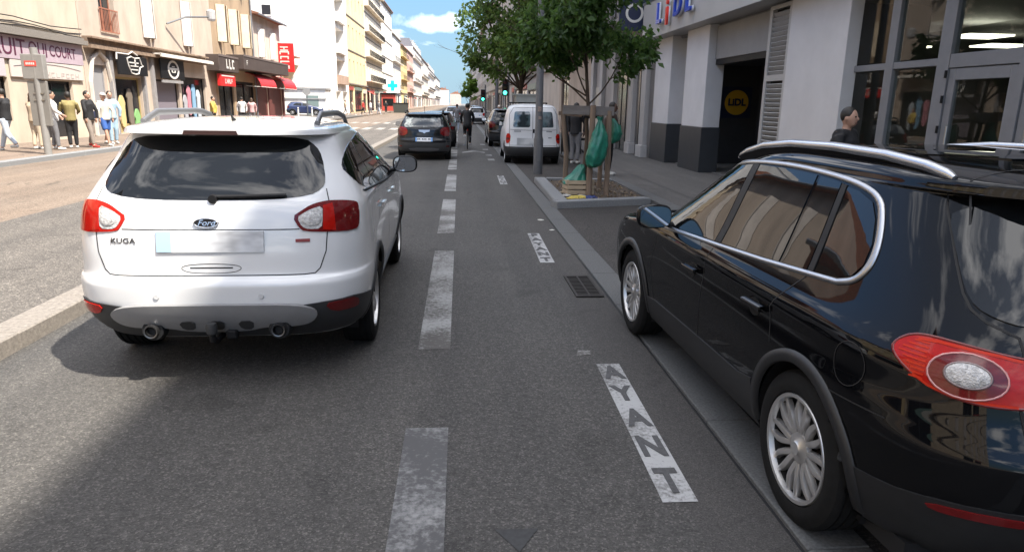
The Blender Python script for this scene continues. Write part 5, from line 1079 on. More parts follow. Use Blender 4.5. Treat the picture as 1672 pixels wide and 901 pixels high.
# side windows, pillars and door furniture
for sg in (1, -1):
    f_ = KS[sg]
    obj('side_glass', patch(f_, chaikin([(-0.40, 1.33), (-0.22, 1.20), (0.35, 1.165), (0.40, 1.20), (0.30, 1.49), (0.22, 1.50), (-0.12, 1.46), (-0.34, 1.39)], 1), 0.004, 0.014, 0.05), CARGLASS, K)
    obj('side_glass', patch(f_, [(0.43, 1.16), (1.16, 1.125), (1.16, 1.535), (0.75, 1.54), (0.34, 1.505)], 0.004, 0.014, 0.05), CARGLASS, K)
    obj('side_glass', patch(f_, chaikin([(1.22, 1.12), (2.12, 1.10), (2.2, 1.12), (2.0, 1.26), (1.7, 1.42), (1.42, 1.51), (1.22, 1.535)], 1), 0.004, 0.014, 0.05), CARGLASS, K)
    obj('window_strip', ribbon(f_, [(-0.24, 1.185), (0.4, 1.15), (1.18, 1.11), (2.15, 1.085)], 0.02, 0.006, 0.05, dep=0.01), BLACK, K)
    for y in (0.58, 1.55): obj('door_handle', ribbon(f_, [(y - 0.1, 0.985), (y + 0.1, 0.98)], 0.035, 0.035, 0.05, dep=0.03), WPAINT, K)
    obj('sill_cladding', patch(f_, [(0.42, 0.29), (2.28, 0.29), (2.26, 0.40), (0.44, 0.42)], 0.012, 0.02, 0.08), DGREY, K)
    mirror(K, ks, 1.93, 1.13, sg, BLACK if sg > 0 else WPAINT, 1.08)
    # roof rail
    pts = []
    for y in np.linspace(-0.22, 1.35, 15):
        t = (y + 0.22) / 1.57; x = 0.575 - 0.02 * math.sin(PI * t); zt = ks.top_z(x, min(max(y, -0.25), 1.0)); lift = 0.075 * min(1, math.sin(PI * (0.02 + 0.96 * t)) * 2.2); pts.append((sg * x, y, min(zt, 1.635) - 0.008 + lift if y < 1.05 else 1.625 - 0.10 * (y - 1.05) / .3 + lift * 0.9))
    rl = obj('roof_rail', T(pts, [0.024] + [0.021] * 13 + [0.02], 10, flat=(1.15, 0.8)), mat('rail_grey', (0.16, 0.16, 0.165), 0.4, 0.5), K, 60)
    obj('rail_foot', boxes([(sg * 0.575 - 0.03, sg * 0.575 + 0.03, -0.27, -0.13, 1.585, 1.625), (sg * 0.56 - 0.025, sg * 0.56 + 0.025, 1.15, 1.32, 1.555, 1.605)], 0.01), BLACK, rl)
an = obj('antenna', T([(0.02, -0.18, 1.63), (0.02, -0.24, 1.665), (0.02, -0.29, 1.72)], [0.03, 0.017, 0.004], 10, flat=(1, 0.5)), BLACK, K, 60)
obj('windscreen', patch(ks.Fm(), [(-0.78, 1.16), (0.78, 1.16), (0.64, 1.53), (-0.64, 1.53)], 0.004, 0.012, 0.08), CARGLASS, K)
for sg in (1, -1): obj('headlight', patch(ks.Fm(), chaikin([(sg * 0.5, 0.82), (sg * 0.82, 0.86), (sg * 0.84, 0.98), (sg * 0.52, 0.93)], 1), 0.006, 0.02, 0.06), LENS_C, K)
arch_parts(K, ks, ka, DGREY, 0.05, 0.30, 0.93)
obj('underbody', boxes([(-0.60, 0.60, -0.55, 3.2, 0.24, 0.31)]), DARK, K)
add_wheels(K, [(-0.80, 0), (-0.80, 2.69), (0.80, 0), (0.80, 2.69)], 0.345, 0.232, 0.235, 5, 'star')

# ------------------------------------------------------------ black SUV parked on the right
BPAINT = mat('black_car_paint', (0.0035, 0.0037, 0.0045), 0.6, spec=0.0, coat=0.68)
t_rows = [(0.24, 0.83, -0.74, 3.28), (0.32, 0.87, -0.83, 3.40), (0.45, 0.892, -0.90, 3.46), (0.58, 0.90, -0.925, 3.47), (0.68, 0.905, -0.92, 3.46), (0.76, 0.905, -0.89, 3.44), (0.84, 0.90, -0.862, 3.38), (0.91, 0.90, -0.845, 3.22), (0.955, 0.893, -0.835, 2.95), (0.985, 0.88, -0.826, 2.62),
          (1.015, 0.862, -0.816, 2.40), (1.06, 0.838, -0.80, 2.28), (1.12, 0.81, -0.772, 2.18), (1.22, 0.768, -0.712, 2.02), (1.32, 0.728, -0.645, 1.86), (1.42, 0.688, -0.575, 1.70), (1.50, 0.655, -0.525, 1.53), (1.515, 0.645, -0.66, 1.48), (1.55, 0.632, -0.66, 1.34), (1.58, 0.60, -0.52, 1.18), (1.605, 0.50, -0.25, 0.98), (1.622, 0.30, 0.1, 0.8), (1.627, 0.01, 0.4, 0.5)]
ts = Shell(t_rows, nr=3.4, Rr=0.85, nf=4.0, Rf=0.7, bulge=[(0.0, 0.60, 0.60, 0.22, 0.016), (2.604, 0.60, 0.6, 0.22, 0.016), (0.9, 0.93, 1.4, 0.05, 0.006)], piv=0.3)
TG = thing('black_suv', 'glossy black SUV with silver roof rails parked at the right kerb', 'car', (2.362, 2.677, 0), 0.032)
ta = [(0.0, 0.345, 0.385), (2.604, 0.345, 0.385)]
obj('body', ts.body(ta), BPAINT, TG, 40)
tr = ts.Rm(); TS = {1: ts.S(1), -1: ts.S(-1)}
def tp(x, z): return (ts.phi(x, float(ts.rear_y(x, z))), z)
TPL = mat('black_cladding', (0.013, 0.0135, 0.015), 0.5, var=0.12, vscale=25)
_tg = [(31.5, 1.508), (36, 1.485), (41.5, 1.455), (44.0, 1.43), (41.5, 1.333), (38.77, 1.207), (36.86, 1.159), (33.56, 1.134), (30, 1.122), (15, 1.118)]
def twr(a, z): v = ts.Wr(1)(abs(a), z); return Vector((math.copysign(v.x, a), v.y, v.z))
obj('rear_window', patch(twr, chaikin(_tg + [(-a, b) for a, b in _tg[::-1]], 1), 0.007, 0.016, 1.2, 0.02), CARGLASS, TG)
bm = bmesh.new()
_ts = [(45.5, 1.51), (45.0, 1.46), (42.65, 1.37), (40.7, 1.277), (38.94, 1.194), (37.43, 1.151), (35.19, 1.123), (32.4, 1.104), (30.6, 1.09), (29.9, 1.05), (29.6, 0.88), (28.6, 0.80), (27, 0.77)]
for sg in (1, -1): ribbon(ts.Wr(sg), _ts, 0.009, 0.0018, 0.025, bm)
ribbon(tr, [(-0.5, 0.765), (0.5, 0.765)], 0.007, 0.0015, 0.04, bm)
for sg in (1, -1):
    for ln in ([(0.28, 0.74), (0.33, 0.9), (0.22, 1.04), (0.16, 1.10)], [(1.20, 0.36), (1.17, 0.7), (1.13, 1.01)], [(2.03, 0.42), (2.12, 0.7), (2.02, 0.96)], [(0.5, 0.37), (2.05, 0.37)]): ribbon(TS[sg], ln, 0.006, 0.0015, 0.04, bm)
    ribbon(ts.Wr(sg), [(62, 0.72), (50, 0.735), (47, 0.737)], 0.006, 0.0015, 0.03, bm)
for sg in (1, -1):
    ribbon(ts.Tm(), [(sg * 0.60, -0.46), (sg * 0.575, -0.36), (sg * 0.3, -0.33), (0, -0.32)], 0.008, 0.003, 0.04, bm)
ribbon(TS[-1], circ(0.085, 20, -0.30, 0.86), 0.004, 0.0015, 0.02, bm, closed=True)
obj('panel_gaps', bm, SEAM, TG)
obj('sunroof', patch(ts.Tm(), chaikin([(-0.40, -0.1), (0.40, -0.1), (0.42, 0.9), (-0.42, 0.9)], 1), 0.005, 0.01, 0.09), CARGLASS, TG)
for sg in (1, -1):
    f_ = ts.Wr(sg)
    pol = chaikin([(48.2, 0.982), (47.5, 1.01), (45.4, 1.039), (42.3, 1.049), (36.9, 1.045), (31.3, 1.033), (27, 1.028), (27, 0.89), (31.2, 0.878), (34.8, 0.875), (39.7, 0.884), (43.6, 0.916), (46.7, 0.952)], 1)
    tl = obj('tail_light', patch(f_, pol, 0.006, 0.02, 1.5, 0.025), LENS_R, TG)
    obj('lamp_ring', patch(f_, [(31.55, 0.95), (31.78, 0.933), (32.34, 0.917), (33.17, 0.904), (34.23, 0.894), (35.46, 0.887), (36.78, 0.885), (38.11, 0.887), (39.37, 0.894), (40.46, 0.904), (41.31, 0.919), (41.85, 0.935), (42.01, 0.953), (41.8, 0.971), (41.2, 0.988), (40.28, 1.002), (39.12, 1.012), (37.78, 1.019), (36.38, 1.021), (35.03, 1.017), (33.81, 1.01), (32.81, 0.998), (32.07, 0.984), (31.65, 0.967)], 0.009, 0.01, 1.5, 0.025), LENS_DR, tl)
    obj('ring_edge', ribbon(f_, [(31.55, 0.95), (31.78, 0.933), (32.34, 0.917), (33.17, 0.904), (34.23, 0.894), (35.46, 0.887), (36.78, 0.885), (38.11, 0.887), (39.37, 0.894), (40.46, 0.904), (41.31, 0.919), (41.85, 0.935), (42.01, 0.953), (41.8, 0.971), (41.2, 0.988), (40.28, 1.002), (39.12, 1.012), (37.78, 1.019), (36.38, 1.021), (35.03, 1.017), (33.81, 1.01), (32.81, 0.998), (32.07, 0.984), (31.65, 0.967)], 0.006, 0.012, 0.02, closed=True, dep=0.004), mat('pink_lens_edge', (0.55, 0.25, 0.24), 0.15, coat=1.0), tl)
    obj('lamp_bowl', dome(f_, circ(2.95, 24, 36.7, 0.957, 0.036), 0.010, 0.011), LENS_C, tl, 180)
    obj('bowl_rim', ribbon(f_, circ(3.05, 24, 36.7, 0.957, 0.037), 0.007, 0.014, 0.02, closed=True, dep=0.006), mat('bowl_rim_grey', (0.25, 0.2, 0.2), 0.3, 0.6), tl)
    obj('lens_border', ribbon(f_, pol, 0.010, 0.0075, 0.02, closed=True, dep=0.006), mat('lens_border_red', (0.14, 0.006, 0.006), 0.3, coat=0.4), tl)
    bm = bmesh.new()
    for k in range(9): z0 = 0.915 + 0.0135 * k; ribbon(f_, [(42.4, z0), (44.5, z0 + .001), (47.0 - abs(z0 - .985) * 62, z0 + .002)], 0.006, 0.0082, 0.02, bm)
    ribbon(f_, [(30.0, 1.022), (33, 1.030), (37, 1.034), (41, 1.036), (44.2, 1.030)], 0.010, 0.0082, 0.02, bm)
    ribbon(f_, [(30.0, 0.886), (34, 0.882), (38, 0.885), (41.6, 0.900), (44, 0.925)], 0.008, 0.0082, 0.02, bm)
    obj('reflector_bands', bm, mat('orange_red_lens', (0.52, 0.03, 0.010), 0.25, spec=0.2), tl)
    obj('bumper_reflector', patch(f_, chaikin([(39.4, 0.508), (33.2, 0.528), (26, 0.535), (26, 0.507), (33.0, 0.499), (38.4, 0.487)], 1), 0.011, 0.015, 1.5, 0.04), LENS_DR, TG)
def twr(a, z): v = ts.Wr(1)(abs(a), z); return Vector((math.copysign(v.x, a), v.y, v.z))
_tc = [(27, 0.552), (32.6, 0.545), (38.6, 0.528), (44, 0.506), (50, 0.492), (53, 0.488), (51.5, 0.40), (49, 0.27), (27, 0.27)]
obj('lower_bumper', patch(twr, _tc + [(-a, b) for a, b in _tc[::-1]], 0.006, 0.02, 2.5, 0.05), TPL, TG)
obj('number_plate', patch(tr, [(-0.26, 0.80), (0.26, 0.80), (0.26, 0.91), (-0.26, 0.91)], 0.012, 0.014, 0.08), PLATE, TG)
for sg in (1, -1):
    f_ = TS[sg]
    top = [(2.23, 1.02), (2.0, 1.22), (1.78, 1.36), (1.5, 1.46), (1.15, 1.505), (0.74, 1.517), (0.35, 1.507), (0.12, 1.487), (-0.02, 1.45), (-0.085, 1.38), (-0.145, 1.28), (-0.16, 1.2), (-0.125, 1.135), (-0.03, 1.108)]
    bot = [(0.1, 1.098), (0.58, 1.062), (1.1, 1.032), (1.7, 1.002), (2.2, 0.975)]
    gl = lambda a: [p for p in a]
    obj('side_glass', patch(f_, [(1.16, 1.045), (1.7, 1.018), (2.15, 0.998), (2.19, 1.02), (1.97, 1.21), (1.76, 1.34), (1.49, 1.44), (1.16, 1.485)], 0.004, 0.014, 0.05), CARGLASS, TG)
    obj('side_glass', patch(f_, [(0.44, 1.085), (1.07, 1.05), (1.07, 1.49), (0.74, 1.497), (0.48, 1.493)], 0.004, 0.014, 0.05), CARGLASS, TG)
    obj('side_glass', patch(f_, [(0.20, 1.103), (0.41, 1.088), (0.45, 1.49), (0.33, 1.486), (0.27, 1.48)], 0.004, 0.014, 0.05), CARGLASS, TG)
    obj('side_glass', patch(f_, [(0.14, 1.11), (0.21, 1.47), (0.12, 1.462), (0.01, 1.43), (-0.055, 1.37), (-0.11, 1.28), (-0.125, 1.2), (-0.095, 1.15), (-0.02, 1.125)], 0.004, 0.014, 0.05), CARGLASS, TG)
    obj('window_surround', ribbon(f_, chaikin(top, 2, False) + bot, 0.028, 0.009, 0.03, dep=0.012, closed=True), ALU, TG)
    obj('pillar_cover', patch(f_, [(1.08, 1.05), (1.15, 1.046), (1.15, 1.49), (1.08, 1.492)], 0.0055, 0.014, 0.05), BLACK, TG)
    obj('pillar_cover', patch(f_, [(0.15, 1.105), (0.19, 1.105), (0.26, 1.48), (0.22, 1.475)], 0.0055, 0.014, 0.05), BLACK, TG)
    for y in (0.47, 1.33):
        hd = obj('door_handle', ribbon(f_, [(y - 0.10, 0.872 if y < 1 else 0.845), (y + 0.10, 0.866 if y < 1 else 0.84)], 0.03, 0.036, 0.04, dep=0.03), BPAINT, TG)
        obj('handle_cup', patch(f_, circ(0.06, 18, y + 0.01, 0.855 if y < 1 else 0.83, 0.045), 0.002, 0.01, 0.04), BLACK, hd)
    obj('sill_cladding', patch(f_, [(0.40, 0.26), (2.2, 0.26), (2.18, 0.43), (2.0, 0.45), (0.6, 0.47), (0.43, 0.50)], 0.010, 0.02, 0.08), TPL, TG)
    mirror(TG, ts, 1.86, 1.02, sg, BPAINT, 1.05)
    pts = []
    for y, z in ((-0.30, 1.56), (-0.26, 1.572), (-0.15, 1.592), (0.1, 1.614), (0.5, 1.624), (0.9, 1.617), (1.22, 1.588), (1.42, 1.545), (1.52, 1.515), (1.56, 1.495)): pts.append((sg * (0.585 - 0.012 * y), y, z))
    rl = obj('roof_rail', T(pts, [0.012, 0.021] + [0.023] * 6 + [0.018, 0.008], 12, flat=(1.0, 1.0)), mat('satin_rail', (0.50, 0.51, 0.53), 0.24, 0.95), TG, 60)
    bm = bmesh.new(); up = [(p[1], p[2] - 0.008) for p in pts[1:-1]]; xx = sg * 0.580
    prism(bm, up + [(1.45, 1.47), (1.2, 1.50), (0.5, 1.53), (-0.26, 1.53)], xx - 0.008, xx + 0.008, 'YZ')
    obj('rail_base', bm, mat('matt_black', (0.006, 0.006, 0.007), 0.8, spec=0.05), rl)
    obj('fog_trim', patch(ts.Fm(), chaikin([(sg * 0.5, 0.72), (sg * 0.8, 0.72), (sg * 0.82, 0.84), (sg * 0.5, 0.82)], 1), 0.006, 0.02, 0.06), LENS_C, TG)
obj('windscreen', patch(ts.Fm(), [(-0.76, 1.08), (0.76, 1.08), (0.62, 1.48), (-0.62, 1.48)], 0.004, 0.012, 0.08), CARGLASS, TG)
arch_parts(TG, ts, ta, TPL, 0.06, 0.30, 0.91)
obj('underbody', boxes([(-0.78, 0.78, -0.6, 3.2, 0.2, 0.28)]), DARK, TG)
add_wheels(TG, [(-0.79, 0), (-0.79, 2.604), (0.79, 0), (0.79, 2.604)], 0.345, 0.238, 0.225, 8, 'pair')

# ------------------------------------------------------------ the other cars: one builder, different shells
def simple_car(name, label, loc, rz, rows, paint, spec, group=None):
    """spec: keys of z bands and panels read off the photograph"""
    s = Shell(rows, nr=spec.get('nr', 3.6), Rr=spec.get('Rr', 0.7), nf=2.6, Rf=0.9, piv=0.3, sub=5)
    c = thing(name, label, 'van' if 'van' in name else 'car', loc, rz, group)
    hw = max(r[1] for r in rows); R0 = spec.get('R0', 0.31); wb = spec['wb']; ar = R0 + 0.045
    arches = [(0, R0, ar), (wb, R0, ar)]
    obj('body', s.body(arches, q=10), paint, c, 40)
    rear = s.Rm()
    for k, poly in enumerate(spec['rear_glass']): obj('rear_window', patch(rear, rrect(poly, 0.06), 0.006, 0.014, 0.06, 0.03), spec.get('glass', CARGLASS), c)
    bm = bmesh.new()
    for ln in spec.get('rear_lines', []): ribbon(rear, ln, 0.012, 0.002, 0.05, bm)
    for sg in (1, -1):
        for ln in spec.get('side_lines', []): ribbon(s.S(sg), ln, 0.01, 0.002, 0.06, bm)
    obj('panel_gaps', bm, SEAM, c)
    for sg in (1, -1):
        f = s.Wr(sg); tl = obj('tail_light', patch(f, chaikin(spec['lamp'], 1), 0.008, 0.02, 3.0, 0.05), spec.get('lampm', LENS_DR), c)
        if 'lamp2' in spec: obj('lamp_lens', patch(f, chaikin(spec['lamp2'], 1), 0.011, 0.01, 3.0, 0.05), spec.get('lamp2m', LENS_C), tl)
        for g in spec['side_glass']: obj('side_glass', patch(s.S(sg), g, 0.005, 0.014, 0.08), CARGLASS, c)
        mirror(c, s, spec['mir'][0], spec['mir'][1], sg, spec.get('mirm', paint), 0.95)
        obj('headlight', patch(s.Fm(), chaikin([(sg * 0.45, 0.68), (sg * hw * 0.88, 0.7), (sg * hw * 0.9, 0.84), (sg * 0.48, 0.8)], 1), 0.006, 0.02, 0.1), LENS_C, c)
        if 'rail' in spec:
            pts = [(sg * x, y, z) for x, y, z in spec['rail']]; obj('roof_rail', T(pts, 0.028, 8), spec.get('railm', BLACK), c, 60)
    ws = spec['windscreen']; obj('windscreen', patch(s.Fm(), ws, 0.005, 0.012, 0.1), CARGLASS, c)
    if 'bumper' in spec:
        b_ = spec['bumper']; f = lambda a, z: (lambda v: Vector((math.copysign(v.x, a), v.y, v.z)))(s.Wr(1)(abs(a), z))
        obj('rear_bumper', patch(f, b_ + [(-a, z) for a, z in b_[::-1]], 0.012, 0.02, 3.5, 0.06), spec.get('bumperm', DGREY), c)
    x0, x1, z0, z1 = spec['plate']; p = obj('number_plate', patch(rear, [(x0, z0), (x1, z0), (x1, z1), (x0, z1)], 0.014, 0.014, 0.1), spec.get('platem', PLATE), c)
    if spec.get('band', True):
        obj('plate_band', patch(rear, [(x0, z0), (x0 + 0.05, z0), (x0 + 0.05, z1), (x0, z1)], 0.016, 0.006, 0.1), PLATEB, p)
        obj('plate_band', patch(rear, [(x1 - 0.05, z0), (x1, z0), (x1, z1), (x1 - 0.05, z1)], 0.016, 0.006, 0.1), PLATEB, p)
    arch_parts(c, s, arches, spec.get('archm', DGREY), 0.05, 0.26, hw)
    obj('underbody', boxes([(-hw * .72, hw * .72, -0.4, wb + 0.4, 0.2, 0.28)]), DARK, c)
    tx = hw - 0.11; add_wheels(c, [(-tx, 0), (-tx, wb), (tx, 0), (tx, wb)], R0, R0 * 0.64, 0.2, 5, 'star', spec.get('rimm'))
    return c, s
def hatch_rows(hw, H, ro, Lf, belt=0.95, hood=1.0, win=0.30, spoil=0.1):
    """generic hatchback: half width, height, rear overhang, front end"""
    return [(0.24, hw * .93, -ro + .12, Lf - .1), (0.36, hw * .975, -ro + .03, Lf - 0.03), (0.5, hw * .99, -ro, Lf), (0.62, hw, -ro, Lf), (0.70, hw, -ro + .05, Lf - .02), (belt - .1, hw, -ro + .08, Lf - .12), (belt, hw * .985, -ro + .10, Lf - .55), (belt + .05, hw * .965, -ro + .12, Lf - .95), (belt + .1, hw * .935, -ro + .15, Lf - 1.15),
            (belt + .2, hw * .88, -ro + .23, Lf - 1.35), (belt + (H - belt) * .6, hw * .81, -ro + .34, Lf - 1.62), (H - .11, hw * .745, -ro + .46, Lf - 1.98), (H - .095, hw * .73, -ro + .46 - spoil, Lf - 2.05), (H - .06, hw * .70, -ro + .46 - spoil, Lf - 2.15), (H - .03, hw * .6, -ro + .62, Lf - 2.3), (H - .008, hw * .35, -ro + 1.0, Lf - 2.5), (H, 0.01, -ro + 1.4, Lf - 2.7)]
def hatch_spec(hw, H, ro, Lf, belt=0.95, wb=2.55, **k):
    t = H - 0.13; rf = -ro
    d = dict(wb=wb, rear_glass=[[(-hw * .74, belt + .06), (hw * .74, belt + .06), (hw * .70, t - .12), (hw * .66, t), (-hw * .66, t), (-hw * .70, t - .12)]],
             rear_lines=[[(-hw * .82, belt + .1), (-hw * .84, belt - .1), (-hw * .7, 0.66), (hw * .7, 0.66), (hw * .84, belt - .1), (hw * .82, belt + .1)]],
             side_lines=[[(0.4, .5), (.5, .8), (.4, belt)], [(1.05, .35), (1.03, belt)], [(1.95, .4), (2.0, belt)]],
             lamp=[(32, belt - .18), (32, belt + .02), (46, belt + .05), (52, belt), (50, belt - .2), (40, belt - .22)],
             side_glass=[[(0.1, belt + .1), (1.0, belt + .06), (1.0, t), (0.45, t), (0.2, t - .1)], [(1.08, belt + .06), (Lf - 1.45, belt + .05), (Lf - 1.9, t - .05), (Lf - 2.05, t), (1.08, t)]],
             mir=(Lf - 1.6, belt + .03), windscreen=[(-hw * .8, belt + .14), (hw * .8, belt + .14), (hw * .68, t), (-hw * .68, t)],
             plate=(-0.26, 0.26, 0.72, 0.83), bumper=[(0, 0.56), (30, 0.56), (52, 0.58), (50, 0.3), (0, 0.28)])
    d.update(k); return d
# black hatchback waiting in the lane ahead
DPAINT = mat('dark_hatch_paint', (0.008, 0.009, 0.011), 0.5, spec=0.05, coat=0.7)
GLASS_LIT = mat('rear_glass_painted_view', (0.03, 0.035, 0.04), 0.05, spec=0.8, col2=(0.22, 0.24, 0.24), vscale=3.2, sharp=(0.5, 0.62), detail=3)  # pale blotches painted into the glass stand for daylight through the cabin
sp = hatch_spec(0.86, 1.50, 0.72, 3.35, 0.98, 2.59, R0=0.325, glass=GLASS_LIT, plate=(-0.27, 0.27, 0.60, 0.72), lamp=[(30, .78), (30, 1.0), (44, 1.06), (52, 1.0), (50, .76)], rail=[(0.60, -0.05, 1.46), (0.60, 0.02, 1.535), (0.60, 0.8, 1.55), (0.60, 1.35, 1.48)],
                rear_lines=[[(-.66, 1.0), (-.7, .8), (-.55, 0.76), (.55, .76), (.7, .8), (.66, 1.0)], [(-.6, .74), (0, .72), (.6, .74)]])
dc, ds = simple_car('black_hatchback', 'black hatchback with roof rails stopped in the lane ahead of the white SUV', (-1.12, 23.05, 0), 0.012, hatch_rows(0.86, 1.50, 0.72, 3.35, 0.98), DPAINT, sp)
obj('tailgate_badge', patch(ds.Rm(), [(-0.17, 0.955), (0.19, 0.955), (0.17, 0.90), (0.06, 0.88), (0.01, 0.84), (-0.04, 0.88), (-0.15, 0.90)], 0.012, 0.01, 0.06), ALU, dc)
obj('plate_lettering', boxes([(x - 0.016, x + 0.016, -0.0, 0.004, -0.035, 0.035) for x in (-0.19, -0.14, -0.04, 0.01, 0.06, 0.15, 0.19)]), mat('plate_ink', (0.05, 0.06, 0.09)), dc, loc=(0, float(ds.rear_y(0.1, .66)) - 0.0165, 0.66))
obj('antenna', T([(0, 0.3, 1.49), (0, 0.2, 1.68)], 0.008, 6), BLACK, dc)
obj('skid_trim', patch(ds.Rm(), chaikin([(-.5, .40), (.5, .40), (.42, .30), (-.42, .30)], 1), 0.02, 0.02, 0.1), mat('trim_grey', (0.12, 0.12, 0.125), 0.5), dc)
for sg in (1, -1): obj('bumper_reflector', patch(ds.Wr(sg), [(38, .47), (38, .43), (46, .43), (46, .47)], 0.016, 0.01, 4), LENS_DR, dc)
# the next car, mostly hidden
r2 = hatch_rows(0.84, 1.47, 0.66, 3.2, 0.95); s2 = hatch_spec(0.84, 1.47, 0.66, 3.2, 0.95, 2.5)
simple_car('dark_car', 'dark car queued in front of the black hatchback, mostly hidden', (-0.98, 29.6, 0), -0.012, r2, mat('dark_brown_paint', (0.022, 0.017, 0.016), 0.4, coat=0.8), s2)
# old white delivery van
VP = mat('van_white_paint', (0.64, 0.65, 0.665), 0.42, coat=0.3, var=0.05, vscale=2)
vr = [(0.26, 0.80, -.52, 3.2), (0.36, .835, -.60, 3.3), (0.5, .845, -.64, 3.34), (0.58, .85, -.62, 3.32), (0.8, .85, -.585, 3.2), (0.95, .848, -.575, 2.8), (1.05, .838, -.57, 2.5), (1.15, .82, -.56, 2.3), (1.3, .795, -.54, 2.1), (1.5, .76, -.505, 1.8), (1.65, .725, -.46, 1.55), (1.74, .66, -.40, 1.4), (1.79, .52, -.25, 1.25), (1.81, .3, 0.1, 1.1), (1.815, .01, .5, .9)]
vs = dict(wb=2.69, R0=0.305, nr=5.5, Rr=0.5, rear_glass=[[(-.62, 1.12), (-.10, 1.12), (-.10, 1.58), (-.57, 1.58)], [(.06, 1.12), (.62, 1.12), (.57, 1.58), (.06, 1.58)]], glass=mat('van_rear_glass', (0.025, 0.035, 0.042), 0.05, spec=0.9, col2=(0.10, 0.15, 0.17), vscale=2.6, sharp=(0.45, 0.6)),
          rear_lines=[[(-0.02, .52), (-0.02, 1.72)], [(-.72, .55), (-.72, 1.5), (-.6, 1.70), (.6, 1.70), (.72, 1.5), (.72, .55)], [(-.7, 1.05), (-.04, 1.03)], [(0.0, 1.03), (.7, 1.05)], [(-.7, .58), (.7, .58)]], side_lines=[[(0.9, .35), (0.95, 1.6)], [(2.0, .4), (2.02, 1.05)]],
          lamp=[(39.5, .64), (39.0, .93), (47, .93), (47.5, .64)], lampm=LENS_R, lamp2=[(40, .74), (40, .81), (47, .81), (47, .74)], lamp2m=LENS_DR, side_glass=[[(1.05, 1.1), (1.95, 1.08), (1.6, 1.55), (1.05, 1.6)]], mir=(1.85, 1.1), mirm=BLACK,
          windscreen=[(-.7, 1.15), (.7, 1.15), (.62, 1.6), (-.62, 1.6)], plate=(-.50, 0.02, .60, .80), platem=mat('smeared_van_plate', (0.50, 0.51, 0.52), 0.5, col2=(0.24, 0.25, 0.26), vscale=3.0, sharp=(0.4, 0.75), detail=1), band=False, bumper=[(0, .545), (48, .545), (63, .62), (63, .3), (48, .27), (0, .27)])
vc, vsh = simple_car('white_van', 'old white delivery van with two rear windows parked behind the lamp post', (2.26, 21.75, 0), -0.01, vr, VP, vs)
obj('door_latch', boxes([(-0.09, -0.03, -.58, -.55, 0.95, 1.07)], 0.008), BLACK, vc, loc=(0.07, -0.01, 0))
lb_ = mat('van_letters', (0.12, 0.13, 0.15), 0.5)
obj('model_letters', boxes([(x, x + 0.028, -0.004, 0, 0, 0.032) for x in (-.58, -.545, -.51, -.475, -.44, -.405)] ), lb_, vc, loc=(0, float(vsh.rear_y(.5, .99)) - 0.003, .985))
obj('model_letters', boxes([(x, x + 0.028, -0.004, 0, 0, 0.03) for x in (.40, .435, .47, .505, .54)]), lb_, vc, loc=(0, float(vsh.rear_y(.5, .99)) - 0.003, .985))
obj('model_letters', boxes([(x, x + 0.028, -0.004, 0, 0, 0.026) for x in (.46, .495, .53)]), lb_, vc, loc=(0, float(vsh.rear_y(.5, .8)) - 0.003, .80))
tag(obj('roof_crate', boxes([(-.36, .36, -.3, .5, 0, .03), (-.36, -.33, -.3, .5, .03, .22), (.33, .36, -.3, .5, .03, .22), (-.33, .33, -.3, -.27, .03, .22), (-.33, .33, .47, .5, .03, .22), (-.45, .45, -.36, .56, .22, .26)]), mat('grey_box', (0.22, 0.23, 0.215), 0.6, var=0.1, vscale=5), loc=(2.2, 23.0, 1.86)), 'grey lidded box strapped on the white van\'s roof', 'roof box')
tag(obj('roof_bar', boxes([(-.62, .62, -.22, -.18, 0, .035), (-.62, .62, .38, .42, 0, .035), (-.62, -.58, -.18, .38, 0, .03), (.58, .62, -.18, .38, 0, .03), (-.6, -.57, -.22, -.19, -.08, 0), (.57, .6, -.22, -.19, -.08, 0)]), BLACK, loc=(2.24, 23.0, 1.822)), 'black roof bars under the grey box on the white van', 'roof rack')
# black parked SUV behind the van
r3 = hatch_rows(0.88, 1.62, 0.82, 3.3, 1.02, win=.3)
s3 = hatch_spec(0.88, 1.62, 0.82, 3.3, 1.02, 2.6, R0=0.345, plate=(-.26, .26, .82, .93))
simple_car('parked_black_suv', 'black SUV with pale reflections parked just ahead of the white van', (2.14, 30.5, 0), 0.015, r3, mat('dark_suv_paint', (0.010, 0.009, 0.008), 0.5, spec=0.1, coat=0.9), s3)
# white hatchback driving further away and a second pale car left of it
WP2 = mat('white_hatch_paint', (0.66, 0.67, 0.69), 0.35, coat=0.8)
s4 = hatch_spec(0.83, 1.48, 0.62, 3.1, .95, 2.45, lampm=LENS_R)
r4 = hatch_rows(0.83, 1.48, .62, 3.1, .95)
wc, _ = simple_car('white_hatchback', 'white hatchback in the lane beyond the cyclist, seen from behind', (1.58, 63.0, 0), 0.0, r4, WP2, s4)
simple_car('pale_car', 'pale car further up the lane, left of the white hatchback', (-0.55, 68.5, 0), 0.0, r4, mat('silver_paint', (0.5, 0.52, 0.55), 0.3, 0.2, coat=0.9), s4)
# dark blue car at the side street
s5 = hatch_spec(0.84, 1.44, 0.7, 3.2, .94, 2.5)
simple_car('blue_car', 'dark blue car parked across the side street before the white annex', (-18.2, 79.5, 0.24), -PI / 2 + 0.06, hatch_rows(.84, 1.44, .7, 3.2, .94), mat('dark_blue_paint', (0.02, 0.035, 0.10), 0.3, coat=1.0), s5)
for k, (y, c, lb) in enumerate([(84, (0.10, 0.10, 0.11), 'dark grey car parked far ahead on the right'), (96, (0.45, 0.45, 0.46), 'silver car parked far ahead on the right beyond the dark grey one'), (110, (0.03, 0.03, 0.035), 'black car parked farthest ahead on the right')]):
    simple_car('far_car', lb, (2.4, y, 0), 0, r4, mat('far_paint_%d' % k, c, 0.35, coat=0.8), s4, group='cars parked far along the right kerb')

